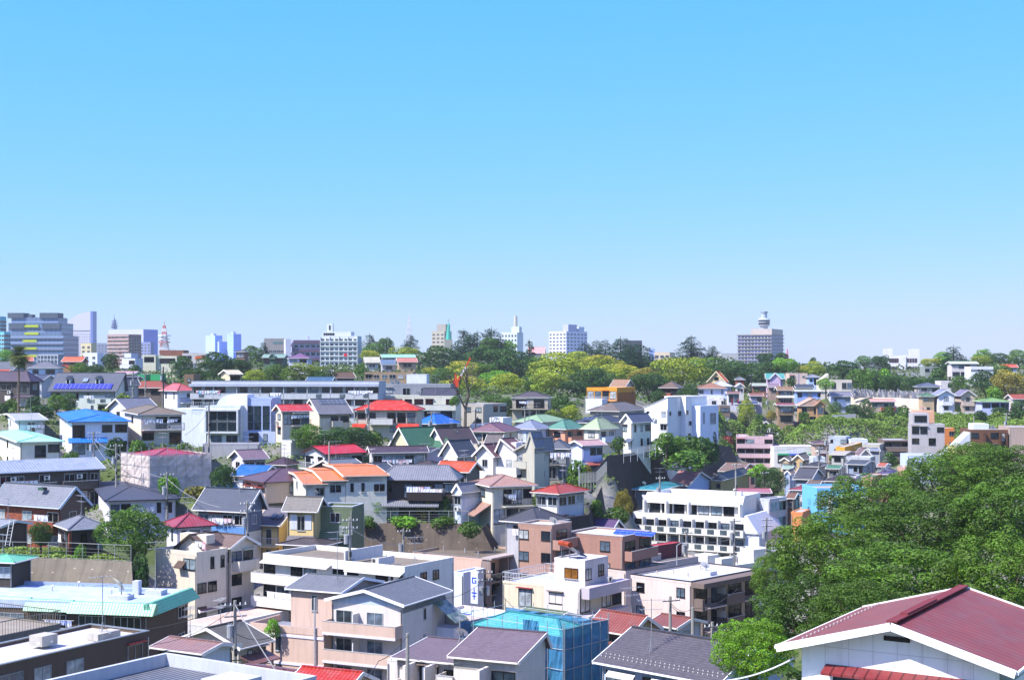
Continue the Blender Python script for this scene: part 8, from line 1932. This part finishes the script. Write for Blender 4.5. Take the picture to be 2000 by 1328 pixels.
 ('green bush left of white three storey gabled house', 'bush', 1872, 790, 806, 446, 10, 'd'),
]
for a in TL: T(a[0], a[1], *a[2:7], col=a[7], cond=not any(t in a[0] for t in ('old grey shingle', 'ivy hanging', 'dark cliff', 'cliff corner', 'over the cliff')), trunk=not any(t in a[0] for t in ('ivy', 'climbing', 'dark cliff', 'light cliff', 'cliff corner', 'cliff edge below')))
# large trees at the lower right: dense cherry canopy running up the near slope
BT = [('bright fresh green tree at the lower right beside roof', 1470, 1206, 1350, 76, 168, 'B'), ('dark branched tree behind the bright green tree', 1575, 1120, 1290, 92, 215, 'K'),
 ('broad tree right above the red metal roof', 1760, 1060, 1240, 90, 330, 'G'), ('leafy tree rising at right edge above the red roof', 1960, 1040, 1250, 84, 280, 'G'),
 ('rounded tree crown left in the near canopy', 1620, 1000, 1170, 118, 250, 'G'), ('full tree crown in the middle of near canopy', 1810, 960, 1130, 122, 290, 'K'),
 ('wide crown at right edge of the near canopy', 1980, 930, 1120, 118, 260, 'G'), ('upper left crown of the near canopy by sky blue building', 1700, 925, 1050, 150, 220, 'G'),
 ('upper middle crown of the near canopy', 1840, 885, 1020, 156, 230, 'G'), ('topmost crown of near canopy at the right edge', 1960, 868, 1000, 160, 220, 'K'),
 ('small crown spilling left over pale pink apartment', 1515, 1075, 1200, 124, 104, 'G'), ('tree crown between red roof and dark branched tree', 1680, 1130, 1290, 80, 220, 'K'),
 ('crown peeking over the canopy by concrete grey block', 1900, 862, 940, 172, 150, 'G')]
for l_, x, yt, yb, D, w, c in BT: T(l_, 'big', x, yt, yb, D, w, c, stem=.35)

# palm
pr = empty('palm_tree', at(36, 800, 292)); tag(pr, 'tall fan palm with shaggy crown at the left', 'palm tree')
hp = at(36, 692, 292).z - at(36, 800, 292).z
MB().tube((0, 0, -1), (.1, 0, hp), .26, .2, 8).build('trunk', mat('bark', '6a5a4a'), pr)
m = MB(); r_ = random.Random(3)
for i in range(150):
    a = r_.uniform(0, 6.28); el = r_.uniform(-1.2, 1.3); ln = r_.uniform(1.7, 2.9)
    d = Vector((math.cos(a) * math.cos(el), math.sin(a) * math.cos(el), math.sin(el))); o_ = Vector((.1, 0, hp)); tip = o_ + d * ln - Vector((0, 0, .5))
    sd = d.cross(Vector((0, 0, 1))).normalized()
    for k in range(-3, 4):
        q = o_ + d * ln * .5; e = tip + sd * k * .3 - d * abs(k) * .12; m.add([q, q + sd * .12, e + sd * .12, e], [(0, 1, 2, 3)])
    m.bar(o_, o_ + d * ln * .5, .04)
me = m.mesh('fronds'); me.materials.append(mat('leaf', '4a5424')); ta = me.attributes.new('tint', 'FLOAT', 'FACE'); ta.data.foreach_set('value', [.3 + .6 * r_.random() for _ in me.polygons]); put('fronds', me, pr); GP.append(tuple(at(36, 800, 292)))
# bare pollarded tree
bt = empty('bare_tree', at(908, 836, 322)); tag(bt, 'nearly bare grey pollarded tree before golden foliage', 'tree')
m = MB(); r_ = random.Random(5)
def branch(p, d, ln, r, lv):
    q = p + d * ln; m.tube(p, q, r, r * .7, 6 if lv < 2 else 4)
    if lv >= 4: return
    for i in range(3 if lv < 3 else 4):
        nd = (d + Vector((r_.uniform(-.6, .6), r_.uniform(-.6, .6), r_.uniform(-.1, .5)))).normalized(); branch(q, nd, ln * r_.uniform(.55, .8), r * .6, lv + 1)
branch(Vector((0, 0, -1)), Vector((0.03, 0, 1)), 5.2, .42, 0); m.build('trunk', mat('bark', '5c544a'), bt)
o = put('crown', CM[('bush', 0, 'g')] if ('bush', 0, 'g') in CM else crown('bush', 0), bt, (-2.2, 0, 4.2)); o.scale = (2.6, 2.6, 3.2)
GP.append(tuple(at(908, 836, 322)))

# =================================================================== poles, cables, crane
for a in (('leaning concrete utility pole crowded with wires at bottom left', 459, 1172, 1340, 120, 1, 2), ('slim pale pole in front of the beige stepped apartment', 796, 1236, 1350, 112, 0, 0),
  ('dark pole beside pink block with dense cable cluster', 947, 1112, 1185, 172, 2, 2), ('pole with street light in front of pale pink apartment', 1309, 1164, 1240, 136, 0, 1),
  ('pole left of the netted scaffolding', 227, 866, 956, 216, 1, 1), ('pole in front of the glossy blue roof house', 183, 842, 898, 226, 1, 2),
  ('short pole with boxes before netted scaffolding', 326, 922, 958, 200, 1, 1), ('steel blue pole beside the tall blue and cream house', 483, 978, 1052, 176, 1, 2),
  ('wired pole in front of olive green house', 683, 1010, 1062, 168, 1, 2), ('slim white pole left of the white modern house', 408, 785, 880, 268, 0, 1),
  ('pole with lamps left of orange red hip roof', 720, 776, 850, 280, 1, 3), ('thin pole in front of vivid red roof', 643, 862, 902, 232, 0, 0),
  ('left pole of the pair beside red brown roof', 260, 726, 780, 330, 1, 1), ('middle pole of the three beside red brown roof', 284, 728, 780, 332, 0, 1),
  ('dark pole with transformer beside coral pink roof', 319, 716, 790, 330, 1, 2), ('pole above the brilliant blue tile roof', 843, 803, 850, 290, 1, 1),
  ('pole left of the dark spired house', 929, 799, 845, 300, 0, 1), ('pole between grey blue and sage hip roofs', 1025, 793, 840, 320, 0, 1),
  ('pole at the foot of the olive curved bank', 788, 1032, 1070, 196, 1, 1), ('pole behind the white mansion block roof', 1289, 930, 985, 262, 1, 1),
  ('tall thin pole beside khaki house', 1437, 904, 970, 262, 0, 1), ('pole in front of dark valley tree', 1492, 920, 968, 280, 0, 1),
  ('wooden pole among shops in the valley', 1615, 844, 910, 345, 1, 2), ('second pole left of the valley shops pole', 1600, 872, 912, 335, 2, 2),
  ('pole at right end of the white mansion', 1497, 1010, 1080, 212, 1, 2), ('pole before the white mansion lower balconies', 1434, 1012, 1080, 206, 1, 1),
  ('pole left of the white mansion entrance wall', 1341, 1035, 1080, 202, 1, 1), ('pole on the hillside by round bushes', 1500, 770, 812, 446, 1, 1),
  ('pole in front of dark trees on mid hillside', 1467, 731, 768, 466, 0, 1), ('pole left of white house with tan roof', 1352, 757, 792, 430, 0, 1),
  ('pole right of the concrete grey modern block', 1902, 812, 850, 400, 0, 0), ('pole on brown rendered block side', 1966, 806, 850, 350, 1, 2),
  ('pole by the corrugated boundary wall', 1676, 810, 838, 428, 0, 0), ('short pole by balcony corner of pale pink apartment', 1391, 1214, 1262, 128, 0, 1), ('slender pole beside pale pink apartment corner', 1353, 1185, 1260, 130, 0, 0)):
    pole(*a[:5], trans=a[5], arms=a[6], color='8c8a84' if 'dark' not in a[0] else '3c3834')
CB = [('thick pale cable crossing the bright green tree', [(1420, 1328, 60), (1552, 1284, 57)], .04, .15, 'b8bcc0'), ('cable from leaning pole down to the bottom edge', [(459, 1180, 120), (560, 1340, 100)], .04, .2, '8a8a8a'),
 ('cable from leaning pole to the left building', [(459, 1186, 120), (300, 1258, 124)], .03, .6, '2a2a2c'), ('cable sweeping left from the leaning pole top', [(459, 1178, 120), (240, 1232, 140), (120, 1224, 150)], .03, .5, '2a2a2c'),
 ('cable from leaning pole towards beige apartment', [(459, 1236, 120), (536, 1240, 136)], .03, .5, '2a2a2c'), ('cable between pink block pole and beige apartment', [(947, 1130, 172), (870, 1168, 150)], .03, .5, '2a2a2c'),
 ('cable from pink block pole to cream penthouse building', [(947, 1124, 172), (1000, 1140, 160)], .03, .3, '2a2a2c'), ('upper cable across the duplex front', [(796, 1240, 112), (740, 1290, 105), (690, 1340, 100)], .025, .3, '3a3a3c'),
 ('long cable over the duplex and blue sheets', [(790, 1275, 108), (900, 1292, 106), (1080, 1302, 108)], .025, .5, '6a6a6c'), ('cable from street light pole to pale pink apartment', [(1309, 1176, 136), (1353, 1188, 130), (1440, 1150, 140)], .025, .5, '3a3a3c'),
 ('lower cable across pale pink apartment balconies', [(1309, 1182, 136), (1391, 1218, 128)], .025, .4, '3a3a3c'), ('cable from short pole into the big canopy', [(1391, 1216, 128), (1430, 1250, 120)], .025, .2, '3a3a3c'),
 ('cable linking blue roof pole and scaffold pole', [(183, 856, 226), (227, 878, 216)], .04, .5, '8a8c8e'), ('cable from scaffold pole to the dark slate hip roof', [(227, 884, 216), (326, 934, 200), (430, 990, 185)], .035, .7, '8a8c8e'),
 ('cable from blue roof pole down to dark block', [(183, 862, 226), (227, 920, 214)], .035, .4, '8a8c8e'), ('cable from olive house pole along concrete bank', [(683, 1030, 168), (788, 1062, 190)], .04, .7, 'a0a0a0'),
 ('cable from mansion end pole to the entrance pole', [(1497, 1030, 212), (1434, 1050, 206), (1341, 1052, 202)], .04, .6, '8a8c8e'), ('valley cable from the wooden pole leftwards', [(1615, 852, 345), (1500, 880, 330)], .04, 1.0, '5a5a5c'),
 ('valley cable from the wooden pole rightwards', [(1615, 852, 345), (1760, 886, 330)], .04, 1.0, '5a5a5c'), ('cable from the antenna pole over the dark cliff', [(1417, 884, 300), (1355, 930, 285)], .035, .4, '4a4a4c'),
 ('hill cable from corrugated wall to cemetery houses', [(1676, 812, 428), (1800, 818, 430)], .04, 1.0, '5a5a5c'), ('skyline cable above the left villa', [(313, 676, 560), (420, 690, 560)], .05, 1.0, '5a5a5c'), ('cable by white modern house', [(408, 800, 268), (360, 850, 262)], .03, .6, '5a5a5c'),
 ('double cable run below the cemetery wall', [(1740, 790, 440), (1820, 800, 440)], .04, .6, '5a5a5c')]
for l_, pts, r, sg_, c in CB: cable(l_, pts, r, sg_, c)
# crane
p = at(890, 752, 400); cr = empty('mobile_crane', p, 0); tag(cr, 'small red and white crane jib raised before golden trees', 'crane')
m = MB(); m.tube((0, 0, -4), (0, 0, 1.5), .35); m.box(-.6, -.5, -4, .6, .5, -2.5); m.build('slewing_post', mat('plain', 'c03a20'), cr)
m = MB(); m.box(-.8, -.6, -.5, .8, .6, 1.6); m.box(-.2, -.3, 1.6, .2, .3, 3.2); m.bar((-.1, 0, 3.2), (.5, 0, 1), .15); m.build('cab', mat('plain', 'c8401e'), cr)
e = at(919, 699, 400) - p; nseg = 3
for i in range(nseg):
    a_, c_ = e * (i / nseg), e * ((i + 1) / nseg); MB().bar(a_, c_, .62 - .12 * i, .62 - .12 * i).build('jib_section', mat('plain', ('c8401e', 'c8c8c4', 'c8401e')[i]), cr)
# street lamp posts
for l_, x, y0, y1, D in (('curved street lamp before the brown three deck block', 1763, 884, 908, 340), ('street lamp at the foot of white mansion', 1322, 1060, 1092, 190), ('street lamp on stair path above dark cliff', 1131, 905, 935, 232)):
    q = at(x, y1, D); h = at(x, y0, D).z - q.z; s = empty('street_lamp', q); tag(s, l_, 'street lamp')
    MB().tube((0, 0, -1), (0, 0, h * .85), .07).bar((0, 0, h * .85), (.5, 0, h), .09).bar((.5, 0, h), (1.1, 0, h), .09).build('post', mat('metal', 'b8bcc0'), s); MB().box(.9, -.15, h - .1, 1.5, .15, h + .02).build('lamp_head', mat('metal', 'd0d0cc'), s)

# =================================================================== ground
def terrain():
    pts = np.array(GP)
    def gz(x, y):
        x = np.asarray(x, float); y = np.asarray(y, float); sh = x.shape
        x = x.ravel(); y = y.ravel(); out = np.empty(len(x))
        for i in range(0, len(x), 4000):
            d2 = (x[i:i + 4000, None] - pts[None, :, 0]) ** 2 + (y[i:i + 4000, None] - pts[None, :, 1]) ** 2
            w = 1.0 / (d2 + 4.0) ** 2.2
            out[i:i + 4000] = (w * pts[None, :, 2]).sum(1) / w.sum(1)
        return out.reshape(sh)
    ys = np.concatenate([np.arange(10, 560, 3.0), np.geomspace(560, 1200, 50), np.geomspace(1260, 30000, 30)])
    nx = 190
    u = np.linspace(-1, 1, nx)
    X = ys[:, None] * 0.52 * u[None, :] + u[None, :] * 30; Y = np.repeat(ys[:, None], nx, 1)
    Z = gz(X, Y)
    far = np.clip((Y - 900) / 600, 0, 1)
    Z = Z * (1 - far) + (CZ - 60) * far
    v = np.stack([X, Y, Z], -1).reshape(-1, 3)
    r, c = np.meshgrid(np.arange(len(ys) - 1), np.arange(nx - 1), indexing='ij')
    a = (r * nx + c).ravel()
    f = np.stack([a, a + 1, a + nx + 1, a + nx], 1)
    me = bpy.data.meshes.new('ground'); me.from_pydata(v.tolist(), [], f.tolist()); me.update()
    me.polygons.foreach_set('use_smooth', [True] * len(me.polygons))
    me.materials.append(mat('ground'))
    o = put('ground', me); tag(o, 'earth, lanes and low greenery between the houses', kind='structure')
    return gz

# =================================================================== remaining ground control points, ground, plants on the slopes
for q in ((0, 1330, 115), (300, 1345, 110), (600, 1400, 105), (900, 1420, 105), (1200, 1420, 98), (1500, 1420, 70), (1800, 1500, 60), (1350, 1290, 130), (1250, 1210, 150),
          (1380, 855, 330), (1405, 880, 410), (1460, 926, 408), (1500, 926, 410), (1430, 920, 404), (1560, 866, 432), (1650, 862, 430), (1760, 858, 430), (1900, 856, 430), (2000, 850, 430), (1500, 815, 458), (1600, 826, 440), (1700, 836, 438), (1850, 822, 440), (1960, 824, 440),
          (1400, 806, 426), (1450, 812, 447), (1450, 1215, 180), (1500, 1126, 230), (1550, 1090, 250), (1650, 1080, 260), (1750, 1045, 290), (1850, 1020, 305), (1950, 1000, 320), (1000, 770, 420), (1100, 775, 430), (1200, 775, 440),
          (900, 760, 470), (1000, 740, 560), (1150, 745, 560), (1300, 748, 540), (1450, 745, 560), (1600, 742, 560), (1750, 745, 560), (1900, 740, 580), (700, 745, 500), (500, 748, 460), (300, 740, 460), (100, 735, 460), (0, 730, 460),
          (200, 725, 620), (600, 725, 620), (1000, 722, 700), (1400, 722, 700), (1800, 722, 700), (2000, 722, 700), (0, 722, 700), (40, 830, 290), (150, 1200, 158), (60, 1200, 155), (240, 1200, 155)): G(*q)
G(1330, 1090, 255); G(1420, 1060, 275); G(1300, 1130, 230)
gz = terrain()
# small fittings on the nearer houses
for b, pit, D, W, L in BS:
    if D > 350: continue
    r = b.r
    if pit and r.random() < .5 and b.label not in ANT and len(b.label.split()) <= 11: antenna(b, W * r.uniform(.3, .7), L * .5, b.H + b.h * .8, r.uniform(2.2, 3.4), rz=r.uniform(0, 3))
    pc = mat('metal', r.choice(('c8c4bc', '6a6460', 'a8a8a8')))
    for x_ in (.12, W - .12): MB().tube((x_, -.07, -2), (x_, -.07, b.H - .25), .05, n=5).build('downpipe', pc, b.root)
    if b.side == 'R': MB().tube((W + .07, L - .15, -2), (W + .07, L - .15, b.H - .25), .05, n=5).build('downpipe', pc, b.root)
    if pit and W > 4 and b.label not in LAU and len(b.label.split()) <= 12 and r.random() < .25: laundry(b, 'F', W * r.uniform(.3, .7), b.H - 1.0, r.randint(2, 5), ('e8e8ee', '8aa0d0', 'c88a90', 'd8d0c0'), off=.5)
    if len(b.label.split()) <= 10 and r.random() < .45: aircon(b, W * r.uniform(.2, .8), -.35, max(.1, b.H - 2.75), label='outdoor unit at front of ' + b.label)


def cover(label, n, size, col, kind, dens, poly, thick=.5, name='ground_cover', cat='ground cover', mult=None):
    """leaf clumps over the ground inside a world-space polygon"""
    P = np.array([(p.x, p.y) for p in (at(*q) for q in poly)])
    lo, hi = P.min(0), P.max(0); pts = []
    while len(pts) < n:
        q = NR.uniform(lo, hi, size=(4000, 2)); ins = np.zeros(len(q), bool); j = len(P) - 1
        for i in range(len(P)):
            c_ = ((P[i, 1] > q[:, 1]) != (P[j, 1] > q[:, 1])) & (q[:, 0] < (P[j, 0] - P[i, 0]) * (q[:, 1] - P[i, 1]) / (P[j, 1] - P[i, 1] + 1e-9) + P[i, 0]); ins ^= c_; j = i
        pts += q[ins].tolist()
    q = np.array(pts[:n]); z = gz(q[:, 0], q[:, 1])
    hump = (np.sin(q[:, 0] * .9 + 2 * np.sin(q[:, 1] * .35)) * np.sin(q[:, 1] * .8 + q[:, 0] * .4) + 1) * .5
    z = z + hump * thick * 2 + NR.uniform(0, thick, n)
    c = np.stack([q[:, 0], q[:, 1], z], 1); nn = NR.normal(size=(n, 3)) * .7 + np.array([-.1, -.5, .8])
    t = .3 + .3 * hump + .25 * np.sin(q[:, 0] * .23 + 1.3) * np.sin(q[:, 1] * .31) + NR.normal(size=n) * .15
    me = quads_mesh(name, c, nn, size * NR.uniform(.5, 1.4, n), t); me.materials.append(mat('leaf', col))
    o = put(name, me); tag(o, label, cat, kind='stuff'); return o
NR.seed(5)
cover('tangled green and straw coloured growth on the right slope', 85000, .46, '5f7a30', 0, 0, [(1362, 800, 416), (1450, 812, 444), (1560, 818, 438), (1700, 815, 452), (1800, 815, 452), (2060, 815, 446), (2060, 880, 400), (1850, 880, 405), (1600, 880, 412), (1500, 872, 428), (1420, 880, 398)], .7)
cover('dark undergrowth between the trees of the ridge wood', 36000, .9, '3a4f1e', 0, 0, [(400, 740, 400), (760, 740, 430), (1000, 772, 400), (1130, 775, 420), (1330, 770, 445), (1640, 760, 510), (2080, 760, 500), (2080, 730, 700), (-60, 730, 700), (-60, 740, 420)], .9)
cover('dark creepers and shrubs on top of the concrete cliff', 14000, .45, '3c5a22', 0, 0, [(1262, 890, 284), (1310, 905, 305), (1440, 900, 395), (1400, 860, 410), (1290, 850, 312)], .8)
cover('weeds and shrubs in the fenced garden strip at left', 5000, .28, '6a8030', 0, 0, [(-10, 1089, 168.5), (130, 1091, 168.5), (256, 1097, 165.5), (262, 1080, 176), (-10, 1080, 178)], .25)
cover('long grass along the fenced top of the concrete bank', 6000, .3, '6c8c34', 0, 0, [(690, 1020, 206.5), (800, 1019, 206.5), (925, 1019, 206), (930, 1005, 213), (690, 1005, 214)], .3)
cover('low plants between the houses on the left hillside', 26000, .45, '4c6428', 0, 0, [(-80, 1000, 190), (400, 980, 195), (690, 1010, 203), (1150, 1000, 205), (1290, 870, 275), (1260, 810, 330), (1130, 790, 380), (400, 760, 370), (-120, 780, 330)], .3)
cover('dark bushes on the slope below the near canopy', 9000, .45, '2c4418', 0, 0, [(1500, 1328, 80), (1450, 1180, 130), (1600, 1000, 200), (1800, 930, 260), (2060, 900, 290), (2060, 1328, 70)], .5)

# =================================================================== air
hz = MB().box(-2300, -20, -60, 2300, 3300, 150)
h = hz.mesh('haze'); hm = bpy.data.materials.new('haze'); hm.use_nodes = True; hn = hm.node_tree
for n_ in list(hn.nodes):
    if n_.type == 'BSDF_PRINCIPLED': hn.nodes.remove(n_)
vp = hn.nodes.new('ShaderNodeVolumePrincipled'); vp.inputs['Color'].default_value = (.86, .93, 1, 1); vp.inputs['Density'].default_value = HAZE; vp.inputs['Anisotropy'].default_value = 0.2
hn.links.new(vp.outputs[0], hn.nodes['Material Output'].inputs['Volume']); h.materials.append(hm)
o = put('haze', h); tag(o, 'thin bluish haze in the air over the town', kind='stuff')
